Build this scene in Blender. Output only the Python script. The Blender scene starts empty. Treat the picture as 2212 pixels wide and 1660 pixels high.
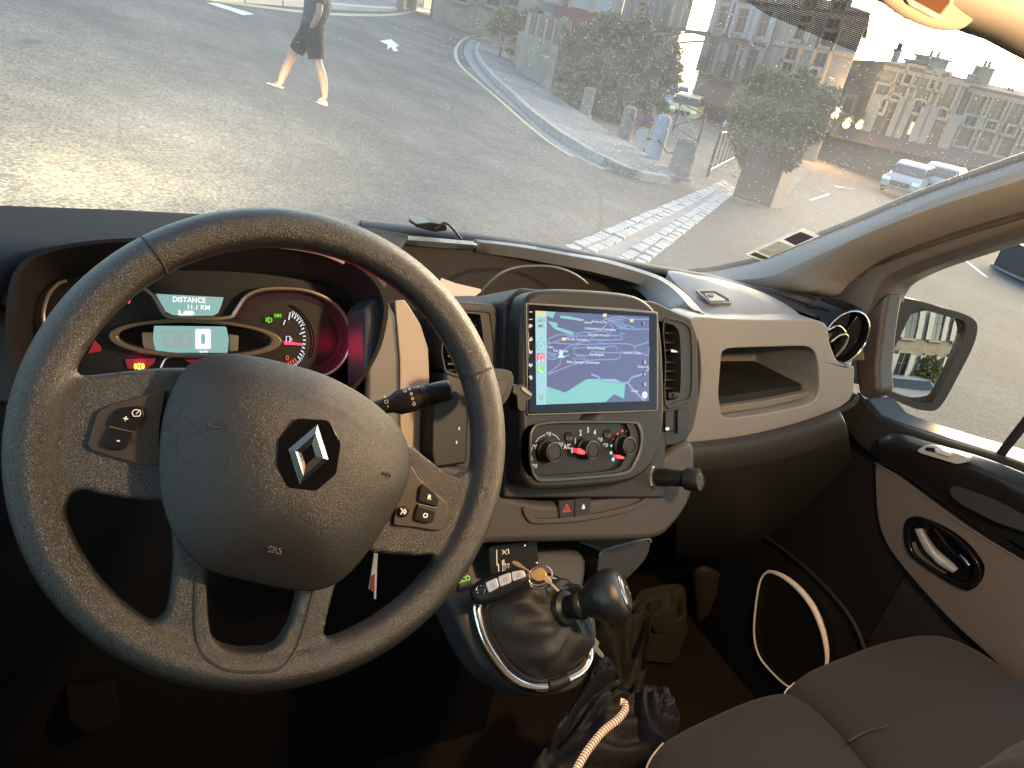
import bpy, bmesh, math, random
from mathutils import Vector as V, Matrix
random.seed(7)
sc = bpy.context.scene
col = sc.collection
# ------------------------------------------------------------------ camera
FPX, IW, IH = 1560.0, 2212.0, 1660.0          # focal length and photograph size, in one pixel unit
PITCH, ROLL, YAW = math.radians(26.2), math.radians(12.3), math.radians(30.0)
CAM = V((-.49, 0, 1.75))
CF = V((math.sin(YAW)*math.cos(PITCH), math.cos(YAW)*math.cos(PITCH), -math.sin(PITCH)))
_r0 = V((math.cos(YAW), -math.sin(YAW), 0)); _u0 = _r0.cross(CF)
CR = math.cos(ROLL)*_r0 + math.sin(ROLL)*_u0
CU = CR.cross(CF)
cd = bpy.data.cameras.new('camera'); cam = bpy.data.objects.new('camera', cd); col.objects.link(cam)
cam.matrix_world = Matrix(((CR.x, CU.x, -CF.x, CAM.x), (CR.y, CU.y, -CF.y, CAM.y), (CR.z, CU.z, -CF.z, CAM.z), (0, 0, 0, 1)))
cd.sensor_width = 36; cd.lens = 36*FPX/IW; cd.clip_start = .02; cd.clip_end = 3000
sc.camera = cam
# ------------------------------------------------------------------ light
SUN_EL, SUN_AZ = math.radians(11), math.radians(62)     # azimuth from +Y towards +X
EXPO = 2.72
w = bpy.data.worlds.new('World'); sc.world = w; w.use_nodes = True
wn = w.node_tree.nodes; wl = w.node_tree.links
sky = wn.new('ShaderNodeTexSky'); sky.sky_type = 'NISHITA'; sky.sun_disc = False
sky.sun_elevation = SUN_EL; sky.sun_rotation = SUN_AZ; sky.air_density = 1.0; sky.dust_density = 1.4; sky.ozone_density = .8
bg = wn['Background']; bg.inputs['Strength'].default_value = .15
wl.new(sky.outputs[0], bg.inputs['Color'])
sd = bpy.data.lights.new('sun', 'SUN'); sd.energy = .25; sd.angle = math.radians(16); sd.color = (1, .92, .82)
so = bpy.data.objects.new('sun', sd); col.objects.link(so)
so.rotation_euler = V((-math.sin(SUN_AZ)*math.cos(SUN_EL), -math.cos(SUN_AZ)*math.cos(SUN_EL), -math.sin(SUN_EL))).to_track_quat('-Z', 'Y').to_euler()
def lamp(name, kind, loc, energy, color, target=None, **kw):
    d = bpy.data.lights.new(name, kind); d.energy = energy; d.color = color
    for k, v in kw.items(): setattr(d, k, v)
    o = bpy.data.objects.new(name, d); col.objects.link(o); o.location = loc
    if target is not None: o.rotation_euler = (V(target)-V(loc)).to_track_quat('-Z', 'Y').to_euler()
    return o
# the cab's courtesy lamp is on and so are the dipped headlamps (both telltales and the road show it)
lamp('courtesy_lamp', 'POINT', (.13, .145, 1.765), 5.4, (1, .67, .36), shadow_soft_size=.025)
for s in (-1, 1):
    o = lamp('headlamp_beam', 'SPOT', (.68*s, 1.95, .78), 2500, (1, .80, .47), target=(.68*s-1.3, 9, .22), spot_size=math.radians(13), spot_blend=1.0, shadow_soft_size=.08); o.scale = (5.5, 1, 1)   # wide, flat dipped beam
vs = sc.view_settings; vs.view_transform = 'Standard'; vs.look = 'None'; vs.gamma = 1; vs.exposure = EXPO; vs.use_curve_mapping = False
sc.render.engine = 'CYCLES'; sc.cycles.use_denoising = True
sc.cycles.max_bounces = 10; sc.cycles.transparent_max_bounces = 24; sc.cycles.caustics_reflective = False; sc.cycles.caustics_refractive = False
LUM = 2**-EXPO                                          # emission that reads as 1.0 in the picture
# ------------------------------------------------------------------ pixel rays -> points in the place
def ray(px, py): return (px-IW/2)/FPX*CR - (py-IH/2)/FPX*CU + CF
def on_plane(px, py, o, n):
    d = ray(px, py); return CAM + d*((o-CAM).dot(n)/d.dot(n))
def onX(px, py, x): return on_plane(px, py, V((x, 0, 0)), V((1, 0, 0)))
def onY(px, py, y): return on_plane(px, py, V((0, y, 0)), V((0, 1, 0)))
def onZ(px, py, z): return on_plane(px, py, V((0, 0, z)), V((0, 0, 1)))
GA, GB = -.105, .048                                    # the square falls away to the right and rises ahead
GN = V((-GA, -GB, 1)).normalized()
def gz(x, y): return GA*x + GB*y
def onG(px, py, h=0): return on_plane(px, py, V((0, 0, h)), GN)
def crop(s, ox, oy): return lambda *pts: [(ox+s*x, oy+s*y) for x, y in pts]
z1 = crop(.5, 0, 0); z2 = crop(.32, 929, 0); z3 = crop(.3731, 1504.2, 0); z4 = crop(.4, 0, 424.7); z5 = crop(.3732, 752.1, 442.4)
z6 = crop(.3732, 1415.7, 442.4); a1 = crop(.5737, 0, 707.8); a2 = crop(.3869, 929, 1017.5); a3 = crop(.4137, 1415.7, 973.3)
a4 = crop(.28, 177, 530.9); a5 = crop(.3037, 1106, 601.7)
class Frame:
    def __init__(s, o, x, y):
        s.o = V(o); s.x = V(x).normalized(); y = V(y); s.y = (y - s.x*y.dot(s.x)).normalized(); s.n = s.x.cross(s.y)
    def L(s, u, v, h=0): return s.o + s.x*u + s.y*v + s.n*h
    def P(s, px, py, h=0): return on_plane(px, py, s.o + s.n*h, s.n)
    def uv(s, px, py, h=0):
        d = s.P(px, py, h)-s.o; return d.dot(s.x), d.dot(s.y)
    def m(s, u, v, h=0): return Matrix.Translation(s.L(u, v, h)) @ Matrix((s.x, s.y, s.n)).transposed().to_4x4()
# ------------------------------------------------------------------ objects
def root_loc(p):
    while p is not None and p.parent is not None: p = p.parent
    return p.location.copy() if p is not None else V()
def thing(name, label, cat, loc=(0, 0, 0), rz=0, group=None):
    o = bpy.data.objects.new(name, None); o.empty_display_size = .1; col.objects.link(o)
    o.location = loc; o.rotation_euler[2] = rz; o['label'] = label; o['category'] = cat
    if group: o['group'] = group
    return o
def tag(o, label, cat, group=None):
    o['label'] = label; o['category'] = cat
    if group: o['group'] = group
    return o
def struct(o, kind='structure'): o['kind'] = kind; return o
def mesh(name, verts, faces, mat, parent=None, smooth=True, bevel=0, seg=2, sub=0, solid=0, label=None, local=False, off=-1, mats=None, fm=None, angle=35):
    me = bpy.data.meshes.new(name)
    rl = V() if local else root_loc(parent)
    me.from_pydata([tuple(V(v)-rl) for v in verts], [], faces); me.validate()
    bm = bmesh.new(); bm.from_mesh(me)
    if fm is None: bmesh.ops.recalc_face_normals(bm, faces=bm.faces)
    bm.to_mesh(me); bm.free()
    for m_ in (mats or [mat]): me.materials.append(m_)
    if fm is not None:
        for p, k in zip(me.polygons, fm): p.material_index = k
    if smooth:
        me.polygons.foreach_set('use_smooth', [True]*len(me.polygons)); me.set_sharp_from_angle(angle=math.radians(angle))
    o = bpy.data.objects.new(name, me); col.objects.link(o)
    if parent is not None: o.parent = parent
    if solid:
        md = o.modifiers.new('s', 'SOLIDIFY'); md.thickness = solid; md.offset = off
    if bevel:
        md = o.modifiers.new('b', 'BEVEL'); md.width = bevel; md.segments = seg; md.limit_method = 'ANGLE'; md.angle_limit = math.radians(40)
        md.harden_normals = True
    if sub:
        md = o.modifiers.new('u', 'SUBSURF'); md.levels = md.render_levels = sub
    if label: o['label'] = label
    return o
def cut(o, *cutters):                                  # openings: the cutters are used up, only the opened mesh stays
    for v, f in cutters:
        me = bpy.data.meshes.new('c'); me.from_pydata([tuple(q) for q in v], [], f); bm = bmesh.new(); bm.from_mesh(me); bmesh.ops.recalc_face_normals(bm, faces=bm.faces); bm.to_mesh(me); bm.free()
        c = bpy.data.objects.new('c', me); col.objects.link(c); md = o.modifiers.new('k', 'BOOLEAN'); md.object = c; md.solver = 'EXACT'
        bpy.context.view_layer.update(); ne = bpy.data.meshes.new_from_object(o.evaluated_get(bpy.context.evaluated_depsgraph_get()))
        o.modifiers.clear(); ne.name = o.name; o.data = ne; bpy.data.objects.remove(c)
    return o
class MB:                                               # collects shapes that belong to ONE mesh
    def __init__(s): s.v = []; s.f = []; s.fm = []; s.k = 0
    def add(s, v, f):
        b = len(s.v); s.v += [V(q) for q in v]; s.f += [[i+b for i in q] for q in f]; s.fm += [s.k]*len(f); return s
    def build(s, name, mat, parent=None, **kw):
        if s.k or kw.get('mats'): kw['fm'] = s.fm
        return mesh(name, s.v, s.f, mat, parent, **kw)
def rnd(pts, r, n=4):                                   # rounds the corners of a closed outline
    out = []; N = len(pts)
    for i in range(N):
        a, b, c = V((*pts[i-1], 0)), V((*pts[i], 0)), V((*pts[(i+1) % N], 0))
        la, lc = (a-b).length, (c-b).length; rr = min(r, la*.45, lc*.45)
        p, q = b+(a-b)/la*rr, b+(c-b)/lc*rr
        for k in range(n+1):
            t = k/n; w_ = p*(1-t)**2 + b*2*t*(1-t) + q*t*t; out.append((w_.x, w_.y))
    return out
def spl(pts, n=6, closed=False):                        # Catmull-Rom through points of any dimension
    P = [tuple(p) for p in pts]; N = len(P); out = []
    rng = range(N) if closed else range(N-1)
    for i in rng:
        p0, p1, p2, p3 = (P[(i+k) % N] if closed else P[min(max(i+k, 0), N-1)] for k in (-1, 0, 1, 2))
        for k in range(n):
            t = k/n
            out.append(tuple(.5*((2*b)+(c-a)*t+(2*a-5*b+4*c-d)*t*t+(3*b-a-3*c+d)*t**3) for a, b, c, d in zip(p0, p1, p2, p3)))
    if not closed: out.append(P[-1])
    return out
def resamp(pts, n, closed=False):
    P = [V(p) if len(p) == 3 else V((*p, 0)) for p in pts]
    if closed: P = P+[P[0]]
    L = [0]
    for a, b in zip(P, P[1:]): L.append(L[-1]+(b-a).length)
    out = []; j = 0; m_ = n if closed else n-1
    for i in range(n):
        t = L[-1]*i/m_
        while j < len(L)-2 and L[j+1] < t: j += 1
        d = L[j+1]-L[j]; q = 0 if d < 1e-12 else (t-L[j])/d
        out.append(P[j].lerp(P[j+1], min(1, q)))
    return out
def prism_vf(front, back):
    n = len(front)
    return list(front)+list(back), [list(range(n)), list(range(2*n-1, n-1, -1))]+[[i, n+i, n+(i+1) % n, (i+1) % n] for i in range(n)]
def prism(name, F, px, h1, h0, mat, parent=None, bevel=.0015, local=False, **kw):   # an outline seen in the photograph, given its real thickness
    fr = [F.P(x, y, h1) for x, y in px]; bk = [p + F.n*(h0-h1) for p in fr]
    return mesh(name, *prism_vf(fr, bk), mat, parent, bevel=bevel, **kw)
def prism_uv(F, uv, h1, h0): return prism_vf([F.L(u, v, h1) for u, v in uv], [F.L(u, v, h0) for u, v in uv])
def box_vf(F, u0, u1, v0, v1, h0, h1): return prism_uv(F, [(u0, v0), (u1, v0), (u1, v1), (u0, v1)], h1, h0)
def wbox(x0, x1, y0, y1, z0, z1_): return box_vf(WORLD, x0, x1, y0, y1, z0, z1_)
WORLD = Frame((0, 0, 0), (1, 0, 0), (0, 1, 0))
def loft_vf(curves, n, closed=False):
    C = [resamp(c, n, closed) for c in curves]; v = [p for c in C for p in c]; f = []
    for a in range(len(C)-1):
        for i in range(n if closed else n-1):
            j = (i+1) % n; f.append([a*n+i, a*n+j, (a+1)*n+j, (a+1)*n+i])
    return v, f
def loft(name, curves, n, mat, parent=None, closed=False, cap=False, **kw):
    v, f = loft_vf(curves, n, closed)
    if cap: f += [list(range(n)), list(range(len(v)-1, len(v)-n-1, -1))]
    return mesh(name, v, f, mat, parent, **kw)
def tube_vf(pts, r, seg=8, closed=False, flat=1, cap=True):
    P = [V(p) for p in pts]; n = len(P); R = r if isinstance(r, (list, tuple)) else [r]*n; v = []; f = []; prev = None
    for i in range(n):
        a = P[i-1] if (i or closed) else P[0]; b = P[(i+1) % n] if (i < n-1 or closed) else P[-1]
        t = (b-a).normalized()
        if prev is None: prev = t.orthogonal().normalized()
        prev = (prev - t*prev.dot(t)).normalized(); q = t.cross(prev)
        for k in range(seg):
            g = 2*math.pi*k/seg; v.append(P[i]+prev*math.cos(g)*R[i]+q*math.sin(g)*R[i]*flat)
    for i in range(n if closed else n-1):
        j = (i+1) % n
        for k in range(seg): l = (k+1) % seg; f.append([i*seg+k, i*seg+l, j*seg+l, j*seg+k])
    if not closed and cap: f += [list(range(seg)), list(range(n*seg-1, (n-1)*seg-1, -1))]
    return v, f
def tube(name, pts, r, mat, parent=None, seg=8, closed=False, flat=1, **kw):
    return mesh(name, *tube_vf(pts, r, seg, closed, flat), mat, parent, **kw)
def lathe_vf(F, prof, seg=24, u=0, v=0):                # profile [(radius, height along F.n)]
    vs_ = []; f = []
    for r, h in prof:
        for k in range(seg):
            g = 2*math.pi*k/seg; vs_.append(F.L(u+r*math.cos(g), v+r*math.sin(g), h))
    for i in range(len(prof)-1):
        for k in range(seg): l = (k+1) % seg; f.append([i*seg+k, i*seg+l, (i+1)*seg+l, (i+1)*seg+k])
    f += [list(range(seg)), list(range(len(vs_)-1, len(vs_)-seg-1, -1))]
    return vs_, f
def axis_frame(o, n, up=V((0, 0, 1))):
    n = V(n).normalized()
    if abs(n.dot(up)) > .95: up = V((0, 1, 0))
    x = up.cross(n).normalized(); return Frame(o, x, n.cross(x))
def ring_vf(F, outer, inner, h_face, h_floor, N=72, h_back=None):   # a panel face with an opening, its walls and its floor; outlines in pixels
    o = resamp([F.P(x, y, h_face) for x, y in outer], N, True); i_ = resamp([F.P(x, y, h_face) for x, y in inner], N, True)
    fl = [p+F.n*(h_floor-h_face) for p in i_]; hb = h_back if h_back is not None else h_floor
    bk = [p+F.n*(hb-h_face) for p in o]
    v = o+i_+fl+bk; f = []
    for k in range(N):
        l = (k+1) % N
        f += [[k, l, N+l, N+k], [N+k, N+l, 2*N+l, 2*N+k], [k, 3*N+k, 3*N+l, l]]
    f.append(list(range(2*N, 3*N)))
    return v, f
def ribbon_vf(F, px, wpx, h, closed=False):             # a drawn line: px polyline, width in pixels
    pts = [F.L(*F.uv(x, y, h), h) for x, y in px]; n = len(pts); sc_ = (pts[0]-CAM).length/FPX*wpx/2; L = []; R = []
    for i in range(n):
        a = pts[i-1] if (i or closed) else pts[0]; b = pts[(i+1) % n] if (i < n-1 or closed) else pts[-1]
        s = (b-a).cross(F.n)
        s = s.normalized()*sc_ if s.length > 0 else F.x*sc_
        L.append(pts[i]+s); R.append(pts[i]-s)
    m_ = n if closed else n-1
    return L+R, [[i, (i+1) % n, n+(i+1) % n, n+i] for i in range(m_)]
def text(name, F, s, px, py, hpx, h, mat, parent, rot=0, align='CENTER', sx=1, bold=0, ex=.0002):
    cu = bpy.data.curves.new(name, 'FONT'); cu.body = s; cu.align_x = align; cu.align_y = 'CENTER'
    p = F.P(px, py, h); cu.size = hpx/FPX*(p-CAM).dot(CF)*1.38; cu.extrude = ex; cu.offset = bold*cu.size; cu.resolution_u = 3
    o = bpy.data.objects.new(name, cu); me = bpy.data.meshes.new_from_object(o)
    u, v = F.uv(px, py, h); M = F.m(u, v, h) @ Matrix.Rotation(rot, 4, 'Z') @ Matrix.Diagonal((sx, 1, 1, 1))
    me.transform(Matrix.Translation(-root_loc(parent)) @ M); me.name = name; me.materials.clear(); me.materials.append(mat)
    bpy.data.objects.remove(o); bpy.data.curves.remove(cu)
    ob = bpy.data.objects.new(name, me); col.objects.link(ob); ob.parent = parent
    return ob
# ------------------------------------------------------------------ materials
MATS = {}
def mat(name, c=(.5, .5, .5), rough=.6, metal=0, bump=None, var=None, emit=None, coat=0, spec=.5, sheen=0):
    """bump=(scale, strength, kind), var=(scale, second colour, amount): grain and wear; emit=strength in picture units"""
    if name in MATS: return MATS[name]
    m = bpy.data.materials.new(name); m.use_nodes = True; nt = m.node_tree; N = nt.nodes; L = nt.links; b = N['Principled BSDF']
    b.inputs['Base Color'].default_value = (*c, 1); b.inputs['Roughness'].default_value = rough; b.inputs['Metallic'].default_value = metal
    b.inputs['Specular IOR Level'].default_value = spec; b.inputs['Coat Weight'].default_value = coat; b.inputs['Coat Roughness'].default_value = .05
    b.inputs['Sheen Weight'].default_value = sheen
    if emit:
        b.inputs['Emission Color'].default_value = (*c, 1); b.inputs['Emission Strength'].default_value = emit*LUM
    if bump or var: tc = N.new('ShaderNodeTexCoord')
    if bump:
        s, st, kind = bump
        t = N.new('ShaderNodeTexVoronoi') if kind == 'leather' else N.new('ShaderNodeTexNoise')
        if kind == 'leather':
            t.feature = 'SMOOTH_F1'; t.inputs['Smoothness'].default_value = .3
            nz = N.new('ShaderNodeTexNoise'); nz.inputs['Scale'].default_value = s*.7; nz.inputs['Detail'].default_value = 2
            mx = N.new('ShaderNodeMix'); mx.data_type = 'VECTOR'; mx.inputs[0].default_value = .012
            L.new(tc.outputs['Object'], nz.inputs['Vector']); L.new(tc.outputs['Object'], mx.inputs[4]); L.new(nz.outputs['Color'], mx.inputs[5]); L.new(mx.outputs[1], t.inputs['Vector'])
        else:
            t.inputs['Detail'].default_value = 5; t.inputs['Roughness'].default_value = .65; L.new(tc.outputs['Object'], t.inputs['Vector'])
        t.inputs['Scale'].default_value = s
        bp = N.new('ShaderNodeBump'); bp.inputs['Strength'].default_value = st; bp.inputs['Distance'].default_value = .6/s
        L.new(t.outputs['Distance' if kind == 'leather' else 'Fac'], bp.inputs['Height']); L.new(bp.outputs[0], b.inputs['Normal'])
        if kind == 'leather': bp.invert = True
    if var:
        s, c2, am = var
        t = N.new('ShaderNodeTexNoise'); t.inputs['Scale'].default_value = s; t.inputs['Detail'].default_value = 6; t.inputs['Roughness'].default_value = .7
        L.new(tc.outputs['Object'], t.inputs['Vector'])
        rp = N.new('ShaderNodeValToRGB'); rp.color_ramp.elements[0].position = .5-am/2; rp.color_ramp.elements[1].position = .5+am/2
        rp.color_ramp.elements[0].color = (*c, 1); rp.color_ramp.elements[1].color = (*c2, 1)
        L.new(t.outputs['Fac'], rp.inputs[0]); L.new(rp.outputs[0], b.inputs['Base Color'])
    MATS[name] = m; return m
def glow(name, c, s):                                   # lit screens, lamps and backlit symbols
    if name in MATS: return MATS[name]
    m = bpy.data.materials.new(name); m.use_nodes = True; N = m.node_tree.nodes; b = N['Principled BSDF']
    b.inputs['Base Color'].default_value = (.02, .02, .02, 1); b.inputs['Roughness'].default_value = .3
    b.inputs['Emission Color'].default_value = (*c, 1); b.inputs['Emission Strength'].default_value = s*LUM
    MATS[name] = m; return m
M_leather = mat('wheel grain', (.014, .0122, .0108), .33, bump=(640, .52, 'leather'), spec=.6)
M_pad = mat('airbag grain', (.014, .0128, .0118), .37, bump=(640, .42, 'leather'), spec=.5)
M_dark = mat('dark dash plastic', (.014, .014, .0155), .55, bump=(900, .18, 'noise'), var=(30, (.017, .0165, .017), .5), spec=.3)
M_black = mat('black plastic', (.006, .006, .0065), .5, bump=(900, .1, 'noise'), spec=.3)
M_satin = mat('satin black plastic', (.009, .009, .0095), .38, spec=.22)
M_gloss = mat('piano black', (.004, .004, .005), .10, spec=.2)
M_light = mat('pale dash plastic', (.178, .180, .182), .45, bump=(700, .08, 'noise'), var=(14, (.197, .198, .198), .6))
M_beige = mat('beige trim weave', (.30, .25, .20), .6, bump=(1100, .3, 'leather'))
M_pillar = mat('pillar trim', (.20, .19, .182), .6, bump=(1200, .15, 'noise'))
M_liner = mat('headliner cloth', (.42, .36, .30), .9)
M_door = mat('taupe door cloth', (.075, .062, .055), .85, bump=(1600, .3, 'noise'), var=(60, (.088, .073, .065), .5), spec=.2)
M_seat = mat('charcoal seat cloth', (.014, .0125, .0115), .95, bump=(700, .9, 'noise'), var=(420, (.022, .0195, .018), .4), sheen=.05, spec=.15)
M_piping = mat('pale seat stitching', (.30, .27, .22), .8)
M_chrome = mat('chrome', (.75, .74, .72), .12, metal=1)
M_steel = mat('worn key steel', (.55, .52, .46), .28, metal=1, bump=(300, .1, 'noise'))
M_carpet = mat('brown floor carpet', (.013, .009, .006), 1, bump=(400, .8, 'noise'), var=(25, (.022, .015, .010), .6), spec=.1)
M_white = glow('white print', (1, .97, .9), .75)
M_print = mat('white lettering', (.75, .75, .73), .6)
M_lcd = glow('lcd backlight', (.28, .50, .47), .95)
M_lcdtxt = glow('lcd digits', (.95, 1, 1), 1.25)
M_lcdoff = glow('lcd unlit digits', (.36, .40, .40), .95)
M_red = glow('red telltale', (1, .03, .05), 1.6)
M_redglow = glow('red needle', (1, .04, .12), 2.2)
M_amber = glow('amber telltale', (1, .75, .08), 2.2)
M_green = glow('green telltale', (.25, .9, .03), 1.0)
M_cyan = glow('cyan dot', (.35, .95, .85), .9)
# ================================================================== THE VAN: one thing, its cab seen from the driver's seat
van = thing('van', 'van cab with dark and pale grey dashboard around a black steering wheel', 'van', (0, 0, 0))
FLOOR = .42
# ---------------------------------------------------------------- shell: windscreen, pillar, roof, floor, bulkhead, driver's door
base_px = [(-260, 428), (-120, 424), (0, 425), (230, 437), (430, 450), (640, 465), (900, 487), (1200, 530), (1400, 570), (1530, 592), (1620, 615), (1700, 640)]
base = [onZ(x, y, 1.36) for x, y in base_px]
base_full = [V((-.86, 1.10, 1.36)), V((-.80, 1.22, 1.36))] + base[2:]
ws_base = [V((-.86, 1.05, 1.345))] + [p + V((0, .012, -.015)) for p in base[1:-1]] + [V((.735, 1.02, 1.335))]
ws_top = spl([V((-.70, .50, 1.835)), V((-.35, .545, 1.845)), V((0, .555, 1.845)), V((.35, .55, 1.835)), V((.645, .50, 1.80))], 6)
ws_mid = [a.lerp(b, .5)+V((0, .03, .035)) for a, b in zip(resamp(ws_base, 24), resamp(ws_top, 24))]
wsv, wsf = loft_vf([resamp(spl(q, 5), 48) for q in zip(*[resamp(c, 24) for c in (ws_base, ws_mid, ws_top)])], 48)
m = bpy.data.materials.new('dusty windscreen glass'); m.use_nodes = True; N = m.node_tree.nodes; L = m.node_tree.links; N.remove(N['Principled BSDF'])
out = N['Material Output']; tr = N.new('ShaderNodeBsdfTransparent'); tr.inputs[0].default_value = (.93, .96, .95, 1)
gl = N.new('ShaderNodeBsdfGlossy'); gl.inputs['Roughness'].default_value = .02
def schlick(N, L, f0, f1):                               # same from both sides of a thin pane
    lw = N.new('ShaderNodeLayerWeight'); lw.inputs[0].default_value = .5
    pw = N.new('ShaderNodeMath'); pw.operation = 'POWER'; L.new(lw.outputs['Facing'], pw.inputs[0]); pw.inputs[1].default_value = 5
    mr = N.new('ShaderNodeMapRange'); mr.inputs[3].default_value = f0; mr.inputs[4].default_value = f1; L.new(pw.outputs[0], mr.inputs[0]); return mr.outputs[0]
mg = N.new('ShaderNodeMixShader'); L.new(schlick(N, L, .012, .6), mg.inputs[0]); L.new(tr.outputs[0], mg.inputs[1]); L.new(gl.outputs[0], mg.inputs[2])
du = N.new('ShaderNodeBsdfTranslucent'); du.inputs[0].default_value = (.8, .8, .78, 1)
dd = N.new('ShaderNodeBsdfDiffuse'); dd.inputs[0].default_value = (.8, .8, .78, 1)
md_ = N.new('ShaderNodeMixShader'); md_.inputs[0].default_value = .35; L.new(du.outputs[0], md_.inputs[1]); L.new(dd.outputs[0], md_.inputs[2])
tc = N.new('ShaderNodeTexCoord')
def vor(scale, lo, hi, amt, sc3=None):
    v = N.new('ShaderNodeTexVoronoi'); v.inputs['Scale'].default_value = scale; v.inputs['Randomness'].default_value = 1
    if sc3:
        mp = N.new('ShaderNodeMapping'); mp.inputs['Scale'].default_value = sc3; mp.inputs['Rotation'].default_value = (0, 0, .5); L.new(tc.outputs['Object'], mp.inputs[0]); L.new(mp.outputs[0], v.inputs['Vector'])
    else: L.new(tc.outputs['Object'], v.inputs['Vector'])
    # each cell draws its own speck size from its random colour, so most cells carry none
    sp = N.new('ShaderNodeSeparateColor'); L.new(v.outputs['Color'], sp.inputs[0])
    mr = N.new('ShaderNodeMapRange'); mr.inputs[1].default_value = 1-amt; mr.inputs[2].default_value = 1; mr.inputs[3].default_value = 0; mr.inputs[4].default_value = hi; L.new(sp.outputs[0], mr.inputs[0])
    lt = N.new('ShaderNodeMath'); lt.operation = 'LESS_THAN'; L.new(v.outputs['Distance'], lt.inputs[0]); L.new(mr.outputs[0], lt.inputs[1])
    return lt.outputs[0]
def mth(op, a, b):
    n_ = N.new('ShaderNodeMath'); n_.operation = op
    for i, q in enumerate((a, b)):
        if hasattr(q, 'name'): L.new(q, n_.inputs[i])
        else: n_.inputs[i].default_value = q
    return n_.outputs[0]
sxz = N.new('ShaderNodeSeparateXYZ'); L.new(tc.outputs['Object'], sxz.inputs[0])
side = N.new('ShaderNodeMapRange'); side.inputs[1].default_value = -.45; side.inputs[2].default_value = .1; side.inputs[3].default_value = .15; L.new(sxz.outputs[0], side.inputs[0])
hz_ = N.new('ShaderNodeMapRange'); hz_.inputs[1].default_value = 1.40; hz_.inputs[2].default_value = 1.58; hz_.inputs[3].default_value = .12; L.new(sxz.outputs[2], hz_.inputs[0])
specks = mth('MULTIPLY', hz_.outputs[0], mth('MULTIPLY', mth('MAXIMUM', vor(260, 0, .24, .38), mth('MAXIMUM', vor(75, 0, .085, .4), vor(11, 0, .075, .10, (1, 5, 1)))), side.outputs[0]))
nz = N.new('ShaderNodeTexNoise'); nz.inputs['Scale'].default_value = 3; nz.inputs['Detail'].default_value = 7; L.new(tc.outputs['Object'], nz.inputs['Vector'])
film = N.new('ShaderNodeMapRange'); film.inputs[1].default_value = .3; film.inputs[2].default_value = .7; film.inputs[3].default_value = .085; film.inputs[4].default_value = .165; L.new(nz.outputs['Fac'], film.inputs[0])
DUST = mth('MINIMUM', mth('ADD', film.outputs[0], mth('MULTIPLY', specks, .6)), 1.0)
mx = N.new('ShaderNodeMixShader'); L.new(DUST, mx.inputs[0]); L.new(mg.outputs[0], mx.inputs[1]); L.new(md_.outputs[0], mx.inputs[2]); L.new(mx.outputs[0], out.inputs[0])
M_glass = m
windscreen = mesh('windscreen', wsv, wsf, M_glass, van)
m = bpy.data.materials.new('side window glass'); m.use_nodes = True; N2 = m.node_tree.nodes; N2.remove(N2['Principled BSDF'])
t2 = N2.new('ShaderNodeBsdfTransparent'); t2.inputs[0].default_value = (.94, .97, .96, 1); g2 = N2.new('ShaderNodeBsdfGlossy'); g2.inputs['Roughness'].default_value = .02
x2 = N2.new('ShaderNodeMixShader')
m.node_tree.links.new(schlick(N2, m.node_tree.links, .012, .6), x2.inputs[0]); m.node_tree.links.new(t2.outputs[0], x2.inputs[1]); m.node_tree.links.new(g2.outputs[0], x2.inputs[2]); m.node_tree.links.new(x2.outputs[0], N2['Material Output'].inputs[0])
M_sideglass = m
# roof lining, header, bulkhead, floor, firewall, left side
hl = [[V((x, y, z)) for x in (-.84, -.4, 0, .4, .84)] for y, z in ((.52, 1.85), (.35, 1.90), (.0, 1.945), (-.7, 1.96))]
hl[0] = [V((-.84, .45, 1.79)), V((-.4, .51, 1.826)), V((0, .515, 1.83)), onY(2103, 71, .5), onY(2138, 71, .5), onY(2212, 123, .495), V((.62, .45, 1.77)), V((.84, .40, 1.72))]
hl.insert(1, [p.lerp(q, .35)+V((0, 0, .004)) for p, q in zip(resamp(spl(hl[0], 4), 5), hl[1])])
loft('headliner', [spl(c, 5) for c in hl], 30, M_liner, van, solid=.004, angle=70)
mesh('courtesy_lens', *wbox(.08, .18, .10, .19, 1.885, 1.905), mat('frosted lamp lens', (.7, .62, .5), .4, emit=.6), van, bevel=.006)
mesh('roof_skin', *wbox(-.95, .95, -.8, .60, 1.985, 2.0), mat('white van paint', (.78, .78, .76), .3, coat=.5), van)
mesh('bulkhead', *wbox(-.93, .93, -.74, -.70, FLOOR-.05, 1.98), mat('grey bulkhead board', (.07, .066, .063), .8), van)
mesh('cab_floor', *wbox(-.93, .93, -.72, 1.32, FLOOR-.03, FLOOR), M_carpet, van)
mesh('firewall', *wbox(-.93, .93, 1.30, 1.34, FLOOR-.02, 1.28), M_black, van)
mesh('driver_door', *wbox(-.93, -.86, -.7, 1.25, FLOOR, 1.22), M_dark, van)
mesh('door_window', *wbox(-.90, -.894, -.7, 1.0, 1.22, 1.80), M_sideglass, van)
mesh('door_pillar', *wbox(-.95, -.86, -.74, -.25, 1.22, 1.98), M_pillar, van)
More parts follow.
